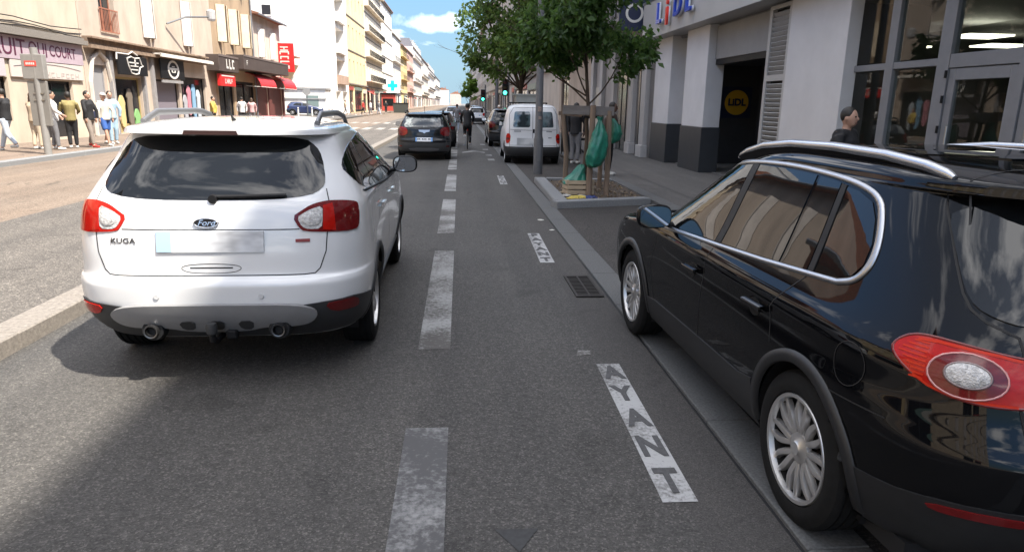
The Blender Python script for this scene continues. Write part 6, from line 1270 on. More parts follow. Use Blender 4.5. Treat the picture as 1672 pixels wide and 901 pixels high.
# ============================================================ TREES
BARK = mat('young_bark', (0.085, 0.06, 0.042), 0.9, var=0.35, vscale=14, bump=0.4, bscale=60, stretch=(1, 1, 0.25))
LEAF1 = leafmat('leaf_dark', (0.024, 0.062, 0.014), (0.065, 0.13, 0.03), 0.52)
LEAF2 = leafmat('leaf_mid', (0.045, 0.095, 0.018), (0.11, 0.18, 0.04), 0.5)
LEAF3 = leafmat('leaf_far', (0.10, 0.18, 0.03), (0.15, 0.25, 0.045), 0.55)
def leaf(bm, p, d, s, r):
    """one pointed, slightly folded leaf hanging from p along d"""
    d = d.normalized(); u = d.cross(Vector((r.uniform(-1, 1), r.uniform(-1, 1), r.uniform(-0.3, 1)))).normalized(); n = d.cross(u)
    w = s * r.uniform(0.24, 0.34)
    a = bm.verts.new(p); b = bm.verts.new(p + d * s * 0.42 + u * w + n * w * 0.35); c = bm.verts.new(p + d * s); e = bm.verts.new(p + d * s * 0.42 - u * w + n * w * 0.35); m = bm.verts.new(p + d * s * 0.55)
    bm.faces.new((a, b, m)); bm.faces.new((b, c, m)); bm.faces.new((c, e, m)); bm.faces.new((e, a, m))
def tree(name, label, loc, trunk_h, top, rad, leaves, ls, lm, seed, r0=0.055, base=None, group=None, squash=1.0, fork=1, cz=0.48):
    r = random.Random(seed); t = thing(name, label, 'tree', loc, 0, group)
    tk = bmesh.new(); tips = []
    def branch(p, d, ln, rad_, depth):
        n = 5; pts = [p.copy()]; q = p.copy(); dd = d.normalized()
        for i in range(n):
            dd = (dd + Vector((r.uniform(-.18, .18), r.uniform(-.18, .18), r.uniform(-.05, .16)))).normalized(); q = q + dd * ln / n; pts.append(q.copy())
        tube(tk, pts, [rad_ * (1 - 0.68 * i / n) for i in range(n + 1)], 7 if depth < 2 else 5)
        if depth >= 2:
            for i in range(1, n + 1): tips.append((pts[i], (pts[i] - pts[i - 1]).normalized()))
        if depth < 3:
            k = {0: 12, 1: 5, 2: 3}[depth]
            for j in range(k):
                f = r.uniform(0.30, 1.0) if depth else r.uniform(0.0, 1.0) ** 1.5; i = min(n - 1, int(f * n)); o = pts[i].lerp(pts[i + 1], f * n - i)
                a = r.uniform(0, 2 * PI) + j * 2.4
                side = Vector((math.cos(a), math.sin(a), r.uniform(0.1, 0.75) if depth == 0 else r.uniform(-0.25, 0.5)))
                branch(o, (side + dd * 0.35), ln * r.uniform(0.42, 0.62) * (1.05 - 0.4 * f if depth == 0 else 1), rad_ * 0.5 * (1 - 0.5 * f), depth + 1)
    q = [Vector((0, 0, 0))]
    for i in range(6): q.append(Vector((0.02 * math.sin(i * 2 + seed), 0.02 * math.cos(i * 1.7 + seed), trunk_h * (i + 1) / 6)))
    tube(tk, q, [r0 * (1.25 if i == 0 else 1.0 - 0.05 * i) for i in range(7)], 10)
    H = top - trunk_h
    for k in range(fork):
        a = 2 * PI * k / fork + seed
        branch(q[-1], Vector((0.25 * math.cos(a) * (fork > 1), 0.25 * math.sin(a) * (fork > 1), 1)), H * (0.86 if k == 0 else 0.75), r0 * 0.68, 0)
    o = obj('trunk', tk, BARK, t, 60)
    # leaves along the twigs, kept inside an uneven egg
    bm = bmesh.new(); C_ = Vector((0, 0, trunk_h + H * cz)); n = 0; tries = 0
    lob = [(r.uniform(0, 2 * PI), r.uniform(-.9, .9), r.uniform(.72, 1.12)) for _ in range(14)]
    while n < leaves and tries < leaves * 8:
        tries += 1; p, d = r.choice(tips); p = p + Vector((r.gauss(0, .08), r.gauss(0, .08), r.gauss(0, .07))) * (rad / 1.2)
        v = p - C_; e = Vector((v.x / rad, v.y / rad, v.z / (H * 0.56))); ang = math.atan2(v.y, v.x)
        lim = 1.0
        for (aa, zz, kk) in lob:
            if abs(math.atan2(math.sin(ang - aa), math.cos(ang - aa))) < 0.6 and abs(e.z - zz) < .4: lim = kk
        if e.length > lim: continue
        leaf(bm, p, Vector((d.x * .6 + r.gauss(0, .5), d.y * .6 + r.gauss(0, .5), -0.55 + r.gauss(0, .4))), ls * r.uniform(.65, 1.25), r); n += 1
    c = obj('crown', bm, lm, t)
    return t
tree('young_tree', 'young leafy tree held by wooden stakes in the kerbed tree pit', (2.53, 13.75, 0.05), 1.72, 5.3, 1.38, 7600, 0.15, LEAF1, 3, 0.055, cz=0.36)
tree('street_tree', 'taller round leafed tree behind the white van, left of the lamp post', (2.30, 26.6, 0.05), 2.25, 7.8, 2.35, 14000, 0.19, LEAF2, 11, 0.10, fork=3, cz=0.40)
tree('far_tree', 'distant bright green tree standing by the shaded facade against the sky', (1.35, 92.0, 0.05), 1.3, 5.7, 1.05, 3800, 0.26, LEAF3, 5, 0.10, cz=0.42)
# ------------------------------------------------------------ tree pit with its stakes and rubbish
SOIL = mat('dry_soil', (0.075, 0.055, 0.04), 0.95, var=0.5, vscale=18, bump=0.6, bscale=30)
def pit_edge(name, pts, w, m):
    bm = bmesh.new()
    for (x0, y0), (x1, y1) in zip(pts[:-1], pts[1:]):
        d = Vector((x1 - x0, y1 - y0, 0)).normalized(); n = Vector((-d.y, d.x, 0)) * w
        P = [Vector((x0, y0, 0)), Vector((x1, y1, 0)), Vector((x1, y1, 0)) + n, Vector((x0, y0, 0)) + n]
        lo = [bm.verts.new(p + Vector((0, 0, -0.03))) for p in P]; hi = [bm.verts.new(p + Vector((0, 0, 0.125))) for p in P]
        for q in ((hi[0], hi[1], hi[2], hi[3]), (lo[0], lo[1], hi[1], hi[0]), (lo[1], lo[2], hi[2], hi[1]), (lo[2], lo[3], hi[3], hi[2]), (lo[3], lo[0], hi[0], hi[3])): bm.faces.new(q)
    bmesh.ops.recalc_face_normals(bm, faces=bm.faces[:]); bmesh.ops.bevel(bm, geom=bm.edges[:], offset=0.012, segments=2, affect='EDGES'); return bm
pit = thing('tree_pit', 'raised granite kerb around a soil bed at the end of the parking bay', 'tree pit', (0, 0, 0))
obj('kerb_stone', pit_edge('k', [(1.74, 12.03), (3.60, 12.62)], 0.28, GRANITE), GRANITE, pit)
obj('kerb_stone', pit_edge('k', [(1.78, 16.3), (1.72, 12.34)], 0.26, GRANITE), GRANITE, pit)
obj('kerb_stone', pit_edge('k', [(3.595, 16.1), (2.06, 16.3)], 0.22, GRANITE), GRANITE, pit)
bm = bmesh.new(); rr = random.Random(4); gx0, gy0 = 22, 36
V = [[bm.verts.new((2.04 + 1.56 * i / gx0, 12.4 + 3.72 * j / gy0 + 0.17 * i / gx0 * (1 - j / gy0) * 3, 0.055 + 0.035 * rr.random())) for j in range(gy0 + 1)] for i in range(gx0 + 1)]
for i in range(gx0):
    for j in range(gy0): bm.faces.new((V[i][j], V[i + 1][j], V[i + 1][j + 1], V[i][j + 1]))
o_ = struct('soil', bm, SOIL, 180)
bm = bmesh.new()
for k in range(260):
    x, y = rr.uniform(2.1, 3.55), rr.uniform(12.75, 15.9); s = rr.uniform(.008, .03)
    m_ = Matrix.Translation((x, y, 0.085)) @ Euler((rr.uniform(0, 3), rr.uniform(0, 3), rr.uniform(0, 3))).to_matrix().to_4x4()
    box(bm, -s, s, -s * .7, s * .7, -s * .3, s * .3, mtx=m_)
o_ = obj('soil_debris', bm, mat('dry_leaves', (0.2, 0.15, 0.1), 0.9, island=0.7)); tag(o_, 'dry leaves and grit scattered over the tree pit soil', 'debris', kind='stuff')
WOOD = mat('weathered_stake', (0.20, 0.145, 0.105), 0.85, var=0.3, vscale=9, bump=0.3, bscale=40, stretch=(1, 1, 0.15))
PLANKM = mat('grey_plank', (0.17, 0.155, 0.145), 0.85, var=0.3, vscale=6, bump=0.3, bscale=50, stretch=(0.2, 1, 1))
tops = {}
for (x, y, tx, r_, h_, lb) in [(2.17, 14.05, 2.08, 0.052, 1.66, 'left wooden stake of the tree guard, clear of the trunk'), (2.53, 13.3, 2.55, 0.06, 1.78, 'front wooden stake standing before the tree trunk'), (2.91, 13.45, 2.90, 0.055, 1.68, 'right wooden stake behind which the green bag hangs'), (3.0, 14.6, 2.98, 0.05, 1.6, 'rear wooden stake seen just left of the right one')]:
    bm = bmesh.new(); tube(bm, [(0, 0, 0), (0.01, 0, h_ * .5), (tx - x, 0, h_)], [r_, r_ * .95, r_ * .9], 10); tag(obj('tree_stake', bm, WOOD, None, 60, loc=(x, y, 0.02)), lb, 'wooden stake', 'stakes of the tree guard')
bm = B(-0.50, 0.50, -0.025, 0.025, -0.085, 0.085, bev=0.006); o_ = obj('guard_plank', bm, PLANKM, loc=(2.49, 13.72 - 0.26, 1.70)); o_.rotation_euler = (0, R(1.0), R(-2)); tag(o_, 'weathered horizontal plank nailed across the tree guard stakes', 'plank')
bm = boxes([(-0.48, 0.42, -0.02, 0.02, -0.04, 0.04)], 0.004); o_ = obj('guard_batten', bm, WOOD, loc=(2.52, 14.35, 1.60)); o_.rotation_euler = (0, R(4), R(-8)); tag(o_, 'thin rear batten under the grey plank of the tree guard', 'plank')
tag(obj('tree_tie', T([(2.44, 13.62, 1.58), (2.6, 13.58, 1.56), (2.72, 13.62, 1.585), (2.62, 13.85, 1.57), (2.46, 13.82, 1.58), (2.42, 13.68, 1.58)], 0.022, 6), BLACK), 'black rubber tie around the young tree trunk', 'tree tie')
# green rubbish bags
BAGM = mat('green_bag', (0.012, 0.16, 0.105), 0.32, var=0.3, vscale=9, spec=0.6, bump=0.5, bscale=14)
def bag(prof, seed, sx=1.0, sy=1.0, n=26):
    r = random.Random(seed); bm = bmesh.new(); ph = [r.uniform(0, 6) for _ in range(6)]; rings = []
    for i, (rad_, z, cx) in enumerate(prof):
        ring = []
        for k in range(n):
            a = 2 * PI * k / n; w = 1 + 0.13 * math.sin(3 * a + ph[0] + z * 3) + 0.09 * math.sin(7 * a + ph[1] - z * 6) + 0.06 * math.sin(11 * a + ph[2] + z * 11) + r.uniform(-.035, .035) + 0.05 * math.sin(z * 31 + 2 * a + ph[4]) * math.sin(5 * a + z * 17)
            ring.append(bm.verts.new((cx + math.cos(a) * rad_ * w * sx, math.sin(a) * rad_ * w * sy, z + 0.02 * math.sin(5 * a + ph[3]))))
        rings.append(ring)
    for i in range(len(rings) - 1):
        for k in range(n): bm.faces.new((rings[i][k], rings[i][(k + 1) % n], rings[i + 1][(k + 1) % n], rings[i + 1][k]))
    bm.faces.new(rings[0][::-1]); bm.faces.new(rings[-1]); return bm
def ip(pts, n):
    out = []
    for k in range(n + 1):
        t = k / n * (len(pts) - 1); i = min(len(pts) - 2, int(t)); f = t - i; f = f * f * (3 - 2 * f); out.append(tuple(pts[i][q] * (1 - f) + pts[i + 1][q] * f for q in range(3)))
    return out
b_ = bag(ip([(0.05, 0.64, -0.10), (0.14, 0.68, -0.08), (0.195, 0.84, -0.05), (0.18, 1.05, -0.01), (0.13, 1.28, 0.02), (0.07, 1.44, 0.02), (0.03, 1.52, 0.02), (0.06, 1.58, 0.02)], 30), 2, 1.0, .8)
tag(obj('hanging_bag', b_, BAGM, None, 180, loc=(2.66, 13.22, 0)), 'translucent green rubbish bag hanging from the tree guard, between front and right stakes', 'rubbish bag', 'green rubbish bags at the tree guard')
b_ = bag(ip([(0.03, 1.08, -0.05), (0.09, 1.15, 0.0), (0.115, 1.27, .02), (0.08, 1.42, .0), (0.03, 1.54, -0.06)], 16), 5, 1, .8)
tag(obj('hanging_bag', b_, BAGM, None, 180, loc=(3.10, 13.75, 0)), 'smaller bulging end of green bag to the right of the right stake', 'rubbish bag', 'green rubbish bags at the tree guard')
b_ = bag(ip([(0.22, 0.30, -.05), (0.21, 0.36, -.03), (0.13, 0.47, .03), (0.08, 0.60, .08), (0.03, .66, .09)], 16), 9, 1.0, .8)
tag(obj('slumped_bag', b_, BAGM, None, 180, loc=(2.33, 13.55, 0.0)), 'slumped green bag lying on top of the wooden crate', 'rubbish bag', 'green rubbish bags at the tree guard')
CRATE = mat('fruit_crate_wood', (0.42, 0.33, 0.23), 0.8, var=0.2, vscale=8, stretch=(0.3, 1, 1))
cr_ = thing('wooden_crate', 'pale wooden fruit crate under the slumped green bag', 'crate', (2.36, 13.52, 0.08), 0.10)
obj('slats', boxes([(-.27, .27, -.18, -.168, z, z + .075) for z in (0.02, .115, .21)] + [(-.27, .27, .168, .18, z, z + .075) for z in (0.02, .115, .21)] + [(-.28, -.268, -.165, .165, z, z + .075) for z in (0.02, .115, .21)] + [(.268, .28, -.165, .165, z, z + .075) for z in (0.02, .115, .21)] + [(-.26, .26, -.165, .165, 0.005, 0.018)]), CRATE, cr_)
obj('corner_post', boxes([(sx * .25 - .018, sx * .25 + .018, sy * .148 - .018, sy * .148 + .018, 0, .30) for sx in (-1, 1) for sy in (-1, 1)]), CRATE, cr_)
lm_ = [(mat('litter_yellow', (0.55, 0.42, 0.08), 0.6), 'crumpled yellow wrapper on the soil in front of the crate'), (mat('litter_white', (0.55, 0.55, 0.54), 0.6), 'white plastic scrap beside the yellow wrapper'), (mat('litter_blue', (0.02, 0.04, 0.16), 0.5), 'dark blue packet lying before the front stake'), (PAPER, 'pale paper cup lid at the left end of the soil bed'), (mat('litter_beige', (0.4, 0.33, 0.22), 0.7), 'beige cardboard scrap left of the left stake'), (mat('litter_yellow', (0.55, 0.42, 0.08)), 'small yellow scrap left of the crate')]
for k, (x, y, s) in enumerate([(2.28, 12.98, .12), (2.36, 13.12, .09), (2.52, 12.98, .10), (2.1, 13.3, .07), (2.08, 13.75, .09), (2.12, 12.9, .07)]):
    bm = bmesh.new(); bmesh.ops.create_icosphere(bm, subdivisions=2, radius=s); q = random.Random(k)
    for v in bm.verts: v.co = Vector((v.co.x * 1.5 * q.uniform(.7, 1.2), v.co.y * q.uniform(.6, 1.2), abs(v.co.z) * .45 * q.uniform(.3, 1.3)))
    tag(obj('litter', bm, lm_[k][0], loc=(x, y, 0.075)), lm_[k][1], 'litter', 'rubbish on the tree pit soil')
# ============================================================ STREET FURNITURE
POSTM = mat('grey_post_paint', (0.12, 0.125, 0.135), 0.5, 0.2, var=0.12, vscale=7)
lp = thing('lamp_post', 'tall grey lamp post in the parking bay in front of the white van', 'lamp post', (2.14 * 0.98, 18.0 * 1.02, 0))
obj('pole', T([(0, 0, 0), (0, 0, 0.9), (0, 0, 1.0), (-0.005, 0, 4.5), (-0.01, 0, 8.6)], [0.125, 0.125, 0.10, 0.09, 0.07], 20), POSTM, lp, 60)
obj('access_door', boxes([(-0.05, 0.05, -0.131, -0.12, 0.35, 0.75)], 0.006), mat('post_door', (0.14, 0.145, 0.155), 0.5), lp)
obj('sticker', boxes([(-0.05, 0.045, -0.108, -0.098, 1.62, 1.75), (-0.03, 0.05, -0.108, -0.098, 1.42, 1.5)]), mat('sticker', (0.28, 0.22, 0.2), 0.6, var=0.4, vscale=30), lp)
ar = obj('arm', T([(-0.01, 0, 8.4), (-0.5, 0, 8.9), (-1.6, 0, 9.0)], 0.04, 8), POSTM, lp, 60); obj('lantern', boxes([(-2.2, -1.5, -0.16, 0.16, 8.94, 9.06)], 0.03), POSTM, ar)
GREENL = mat('green_signal', (0.0, 0.5, 0.3), 0.4, emit=(0.05, 1.0, 0.62), estr=2.2)
def signal(x, y, z, lb, sc=1.0, post=True):
    t = thing('traffic_light', lb, 'traffic light', (x, y, 0), 0, 'green traffic lights')
    if post: obj('post', T([(0.22, 0.1, 0.1), (0.22, 0.1, z + 0.9 * sc)], 0.06, 10), POSTM, t, 60)
    h = obj('housing', B(-0.17 * sc, 0.17 * sc, -0.12, 0.12, z - 0.45 * sc, z + 0.5 * sc, bev=0.03), BLACK, t)
    for k, m_ in enumerate((GREENL, mat('dead_amber', (0.06, 0.04, 0.01), 0.3), mat('dead_red', (0.06, 0.008, 0.008), 0.3))):
        l_ = obj('lens', L([(0.0, -0.135), (0.10 * sc, -0.13), (0.11 * sc, -0.121)], 20, 'Y'), m_, h, 60, loc=(0, 0, z - 0.28 * sc + 0.3 * sc * k))
        obj('visor', PR([(0.12 * sc * math.cos(a), 0.12 * sc * math.sin(a)) for a in np.linspace(0, PI, 12)] + [(0.135 * sc * math.cos(a), 0.135 * sc * math.sin(a)) for a in np.linspace(PI, 0, 12)], -0.26, -0.121, 'XZ'), BLACK, l_)
    if post: obj('arm', boxes([(0.15, 0.22, 0.06, 0.12, z - 0.3, z - 0.24), (0.15, 0.22, 0.06, 0.12, z + 0.3, z + 0.36)]), BLACK, h)
signal(2.72, 42.0, 2.72, 'nearer green traffic light above the white van', 1.0)
signal(2.02, 60.0, 2.45, 'farther green traffic light left of the nearer one', 1.0)
tag(obj('utility_post', T([(2.5, 47, 0), (2.5, 47, 7.5)], [0.13, 0.1], 12), POSTM, None, 60), 'grey post between the two green traffic lights', 'post')
# bus stop totem on the sunlit pavement
BT = mat('totem_grey', (0.26, 0.25, 0.235), 0.5, 0.1, var=0.1, vscale=4); 
t = thing('bus_stop_sign', 'grey bus stop totem with a small red plate and timetable panels', 'bus stop sign', (-11.55, 20.4, 0.22), -0.10)
obj('pole', T([(0.08, 0, 0), (0.08, 0, 2.85)], 0.095, 14), BT, t, 60)
hb = obj('head_box', B(-0.26, 0.34, -0.09, 0.09, 2.02, 2.68, bev=0.02), BT, t); obj('red_plate', B(-0.16, 0.16, -0.098, -0.091, 2.36, 2.50), mat('totem_red', (0.7, 0.07, 0.05), 0.5), hb)
obj('red_text', boxes([(-.12 + .05 * k, -.085 + .05 * k, -.101, -.0985, 2.40, 2.46) for k in range(5)]), WHT, hb)
pn = obj('timetable_panel', boxes([(-0.20, 0.055, -0.05, 0.03, 0.78, 1.98), (0.11, 0.33, -0.05, 0.03, 0.78, 1.98)], 0.01), mat('totem_panel', (0.20, 0.19, 0.175), 0.35, var=0.1, vscale=3), t)
obj('clamp', boxes([(-0.05, 0.24, -0.07, -0.051, z, z + 0.03) for z in (1.46, 1.64)]), ALU, t)
# round sign on its pole at the side street, bollards, pharmacy cross, kiosks
t = thing('road_sign', 'round grey backed road sign on a pole at the far side street corner', 'road sign', (-15.1, 72.0, 0.24))
obj('pole', T([(0, 0, 0), (0, 0, 2.75)], 0.05, 8), STEEL, t); obj('disc', L([(0, -0.02), (0.36, -0.02), (0.37, 0.02), (0, 0.02)], 24, 'Y'), mat('sign_back', (0.33, 0.33, 0.33), 0.5, 0.3), t, 40, loc=(0, -0.07, 2.45))
first = None
for k, (x, y) in enumerate([(-16.6, 74.5), (-15.4, 75.5), (-12.4, 70.5), (-13.8, 76.5)]):
    if first is None:
        bo = thing('bollard', '', 'bollard', (x, y, 0.24), 0, 'pale bollards at the side street'); obj('shaft', L([(0, 0), (0.09, 0), (0.085, 0.8), (0.06, 0.88), (0, 0.9)], 12), mat('bollard_pale', (0.55, 0.53, 0.5), 0.5), bo, 40); obj('ring', L([(0.088, 0.68), (0.094, 0.69), (0.094, 0.74), (0.086, 0.75)], 12), BLACK, bo, 40); first = bo
    else: bo = copy_tree(first); bo.location = (x, y, 0.24)
    bo['label'] = ['pale bollard before the dark blue car, leftmost', 'pale bollard beside the round sign\'s pole', 'pale bollard nearest the traffic lane at the side street', 'pale bollard at the tail of the dark blue car'][k]
t = thing('pharmacy_cross', 'glowing green pharmacy cross on a white box high on the sunlit row', 'pharmacy sign', (-13.6, 148, 5.1))
obj('box', B(-1.5, 1.5, -0.15, 0.15, -1.5, 1.5, bev=0.05), mat('pharmacy_white', (0.75, 0.8, 0.8), 0.5), t)
obj('cross', boxes([(-0.35, 0.35, -0.2, -0.151, -1.0, 1.0), (-1.0, -0.351, -0.2, -0.151, -0.35, 0.35), (0.351, 1.0, -0.2, -0.151, -0.35, 0.35)]), mat('pharmacy_green', (0.0, 0.4, 0.3), 0.4, emit=(0.0, 0.85, 0.62), estr=0.45), t)
obj('bracket', B(-1.6, -1.5, -0.05, 0.05, -0.3, 0.3), BLACK, t)
t = thing('kiosk', 'red and dark kiosk box far along the sunlit pavement', 'kiosk', (-12.9, 132, 0.22)); obj('body', B(-1.2, 1.2, -1.2, 1.2, 0, 2.9, bev=0.05), mat('kiosk_red', (0.5, 0.08, 0.06), 0.5), t); obj('shutter', B(-0.95, 0.95, -1.22, -1.2, 0.9, 2.2), BLACK, t); obj('roof', B(-1.4, 1.4, -1.4, 1.4, 2.9, 3.2), BLACK, t)
t = thing('skip_container', 'low dark box beside the red kiosk', 'container', (-9.6, 118, 0.11)); obj('body', PR([(-1.1, 0), (1.1, 0), (1.25, 1.5), (-1.25, 1.5)], -0.8, 0.8, 'XZ'), mat('container_green', (0.05, 0.055, 0.05), 0.6), t); obj('lid', B(-1.3, 1.3, -0.85, 0.85, 1.5, 1.6), BLACK, t)
t = thing('hanging_sign', 'dark blue hanging shop sign at the far end of the grey fascia', 'shop sign', (5.75, 23.6, 4.75)); obj('panel', B(-0.5, 0.5, -0.06, 0.06, -0.55, 0.55, bev=0.01), NAVY, t); obj('ring', L([(0.22, -0.075), (0.30, -0.075), (0.30, -0.062), (0.22, -0.062)], 24, 'Y', closed=True), WHT, t); obj('bracket', boxes([(0.55, 0.85, -0.03, 0.03, 0.3, 0.36), (0.55, 0.85, -0.03, 0.03, -0.36, -0.3)]), BLACK, t)
# office chair on the pavement behind the van
OC = mat('office_chair_black', (0.012, 0.012, 0.013), 0.6)
t = thing('office_chair', 'black office swivel chair standing on the pavement right of the white van', 'office chair', (4.35, 25.6, 0.10), 0.5)
obj('seat', B(-.25, .25, -.24, .24, .44, .53, bev=.03), OC, t); bk = obj('backrest', B(-.24, .24, .2, .27, .56, 1.24, bev=.03), OC, t)
for s in (-1, 1): obj('armrest', T([(s * .27, .12, .48), (s * .31, .1, .68), (s * .31, -.16, .70)], .022, 8), OC, t)
obj('column', T([(0, 0, .1), (0, 0, .45)], .03, 8), OC, t)
bm = bmesh.new()
for k in range(5): a = 2 * PI * k / 5; tube(bm, [(0, 0, .12), (.29 * math.cos(a), .29 * math.sin(a), .07)], [.028, .018], 6)
obj('star_base', bm, OC, t)
for k in range(5):
    a = 2 * PI * k / 5; obj('caster', L([(0, -.02), (.03, -.02), (.03, .02), (0, .02)], 10, 'X'), OC, t, loc=(.29 * math.cos(a), .29 * math.sin(a), .03))
t = thing('black_board', 'dark upright display board leaning beside the office chair', 'display board', (3.98, 24.6, 0.10), 0.15); obj('panel', B(-.34, .34, -.02, .02, 0.08, 1.35, bev=.008), OC, t); obj('frame', boxes([(-.37, -.34, -.025, .025, 0, 1.38), (.34, .37, -.025, .025, 0, 1.38), (-.34, .34, -.025, .025, 1.35, 1.38)]), BLACK, t)

# ============================================================ PEOPLE
def soft(name, m, parent, tubes, vox=0.018, balls=(), it=5, smooth=180):
    """one continuous skin over tapered limbs, merged by voxel remeshing"""
    bm = bmesh.new()
    for pts, rad in tubes: tube(bm, pts, rad, 12)
    for c, r_ in balls:
        g = bmesh.ops.create_uvsphere(bm, u_segments=14, v_segments=10, radius=1); 
        for v in g['verts']: v.co = Vector((v.co.x * r_[0], v.co.y * r_[1], v.co.z * r_[2])) + Vector(c)
    me = bpy.data.meshes.new('t'); bm.to_mesh(me); bm.free(); t = bpy.data.objects.new('t', me); COL.objects.link(t)
    md = t.modifiers.new('r', 'REMESH'); md.mode = 'VOXEL'; md.voxel_size = vox
    m2 = t.modifiers.new('s', 'SMOOTH'); m2.iterations = it; m2.factor = 0.5
    bpy.context.view_layer.update(); out = bpy.data.meshes.new_from_object(t.evaluated_get(bpy.context.evaluated_depsgraph_get()))
    bpy.data.objects.remove(t); bpy.data.meshes.remove(me); out.name = name; out.materials.clear()
    return obj(name, out, m, parent, smooth)
SKIN = mat('skin_light', (0.42, 0.25, 0.18), 0.55); SKIND = mat('skin_dark', (0.10, 0.055, 0.038), 0.5)
HAIRD = mat('hair_dark', (0.015, 0.012, 0.01), 0.6); HAIRB = mat('hair_brown', (0.06, 0.035, 0.02), 0.6)
SOLE = mat('shoe_sole', (0.5, 0.5, 0.48), 0.6)
def person(label, loc, rz, top, low, h=1.72, skin=SKIN, hair=HAIRD, walk=0.0, arms=((0.1, -0.02), (0.1, -0.02)), lean=0.0, shoe=None, cap=None, group=None, vox=0.02, seat=None, bag=None, longhair=False, far=False, shorts=False, grip=None, skirt=False):
    """faces -y; walk = stride half length; arms = per side (elbow forward, hand forward / up)"""
    p = thing('person', label, 'person', loc, rz, group); k = h / 1.72; V_ = lambda x, y, z: Vector((x, y, z)) * k
    hipz = 0.90 if seat is None else seat['hip']; ln = lean
    sp = lambda z: -ln * (z - hipz)                     # forward lean of the torso
    nz, hz = hipz + 0.56, hipz + 0.72
    shp = [V_(s * 0.185, sp(nz - 0.06), nz - 0.06) for s in (-1, 1)]
    head = V_(0, sp(nz) - 0.03, hz)
    legs = []
    for i, s in enumerate((-1, 1)):
        hip = V_(s * 0.09, 0, hipz)
        if seat: kn, an = V_(s * 0.10, *seat['knee'][i]), V_(s * 0.10, *seat['ankle'][i])
        else:
            st = walk * (1 if i == 0 else -1); an = V_(s * 0.085, -st, 0.085 + max(0, -st) * 0.35); kn = V_(s * 0.09, -st * 0.45 - 0.03 - max(0, -st) * 0.12, 0.49)
        legs.append((hip, kn, an))
    armj = []
    for i, s in enumerate((-1, 1)):
        ef, hf = arms[i]
        el = shp[i] + V_(s * 0.07, -ef, -0.28 + abs(ef) * 0.3)
        if grip: ha = V_(s * 0.22, *grip)
        else: ha = el + V_(s * -0.02, -hf if hf < 0.25 else -0.18, -0.25 + max(0, hf) * 1.0)
        armj.append((shp[i], el, ha))
    tb, bl = [], []
    tb.append(([V_(0, 0.0, hipz - 0.02), V_(0, sp(hipz + .2), hipz + .2), V_(0, sp(nz - .12), nz - .12), V_(0, sp(nz - .02), nz - .02)], [.145 * k, .125 * k, .15 * k, .07 * k]))
    tb.append(([V_(0, sp(nz - .04), nz - .04), V_(0, sp(nz) - 0.015, nz + .08)], [.058 * k, .052 * k]))
    tb.append(([shp[0], shp[1]], [.072 * k, .072 * k]))
    for hip, kn, an in legs:
        tb.append(([hip, kn], [.085 * k, .056 * k])); tb.append(([kn, kn.lerp(an, .3), an], [.056 * k, .056 * k, .036 * k])); tb.append(([an, an + V_(0, -0.05, -.05), an + V_(0, -0.17, -.06)], [.038 * k, .042 * k, .03 * k]))
    for i, (a, e, hh) in enumerate(armj):
        d = (hh - e).normalized(); s = (-1, 1)[i]
        tb.append(([a, e], [.05 * k, .04 * k])); tb.append(([e, hh], [.041 * k, .027 * k])); palm = hh + d * 0.075 * k; tb.append(([hh, palm], [.028 * k, .034 * k]))
        sd_ = d.cross(Vector((1, 0, 0))).normalized()
        if not far:
            for f in range(4):
                o = sd_ * (f - 1.5) * 0.021 * k; ln_ = (0.062, 0.074, 0.07, 0.055)[f] * k
                cur = Vector((-s * 0.35, 0, 0)); tb.append(([palm + o, palm + o + d * ln_ * .55, palm + o + (d + cur * .8).normalized() * ln_], [.0105 * k, .0095 * k, .0075 * k]))
            tb.append(([hh + d * .03 * k - sd_ * .025 * k, hh + d * .065 * k - sd_ * .055 * k, hh + d * .095 * k - sd_ * .06 * k], [.012 * k, .011 * k, .009 * k]))
    bl.append((head, (.078 * k, .098 * k, .115 * k))); bl.append((head + V_(0, -.025, -.06), (.055 * k, .068 * k, .062 * k)))
    bl.append((head + V_(0, -.103, -.018), (.014 * k, .02 * k, .024 * k)))
    for s in (-1, 1): bl.append((head + V_(s * .078, .005, -.01), (.012 * k, .022 * k, .032 * k)))
    bd = soft('body', skin, p, tb, 0.012 if not far else 0.022, bl, 3)
    # face: eyes, brows and mouth sit on the head
    if not far:
        for s in (-1, 1):
            g = bmesh.new(); bmesh.ops.create_uvsphere(g, u_segments=8, v_segments=6, radius=.011 * k); obj('eye', g, mat('eye_dark', (0.02, 0.015, 0.012), 0.2), bd, 180, loc=head + V_(s * .032, -.087, .012))
        obj('mouth', boxes([(-.024 * k, .024 * k, -.004, .004, -.004 * k, .004 * k)], .002), mat('lips', (0.28, 0.1, 0.09), 0.5), bd, loc=head + V_(0, -.091, -.066))
    # clothes follow the same joints with a little more girth
    ct = [([V_(0, 0.0, hipz - (.16 if skirt else .05)), V_(0, sp(hipz + .2), hipz + .2), V_(0, sp(nz - .12), nz - .12), V_(0, sp(nz), nz)], [(.2 if skirt else .168) * k, .15 * k, .172 * k, .088 * k]), ([shp[0], shp[1]], [.088 * k, .088 * k])]
    for a, e, hh in armj: ct += [([a, e], [.068 * k, .056 * k]), ([e, e.lerp(hh, .97)], [.056 * k, .042 * k])]
    tp_ = soft('jacket', top, p, ct, vox, (), 5)
    lt = [([V_(0, 0, hipz + .08), V_(0, 0, hipz - .06)], [.155 * k, .15 * k])]
    for hip, kn, an in legs:
        if shorts: lt += [([hip, kn.lerp(hip, .1)], [.105 * k, .09 * k])]
        else: lt += [([hip, kn], [.103 * k, .073 * k]), ([kn, an.lerp(kn, .05)], [.073 * k, .056 * k])]
    soft('trousers', low, p, lt, vox, (), 5)
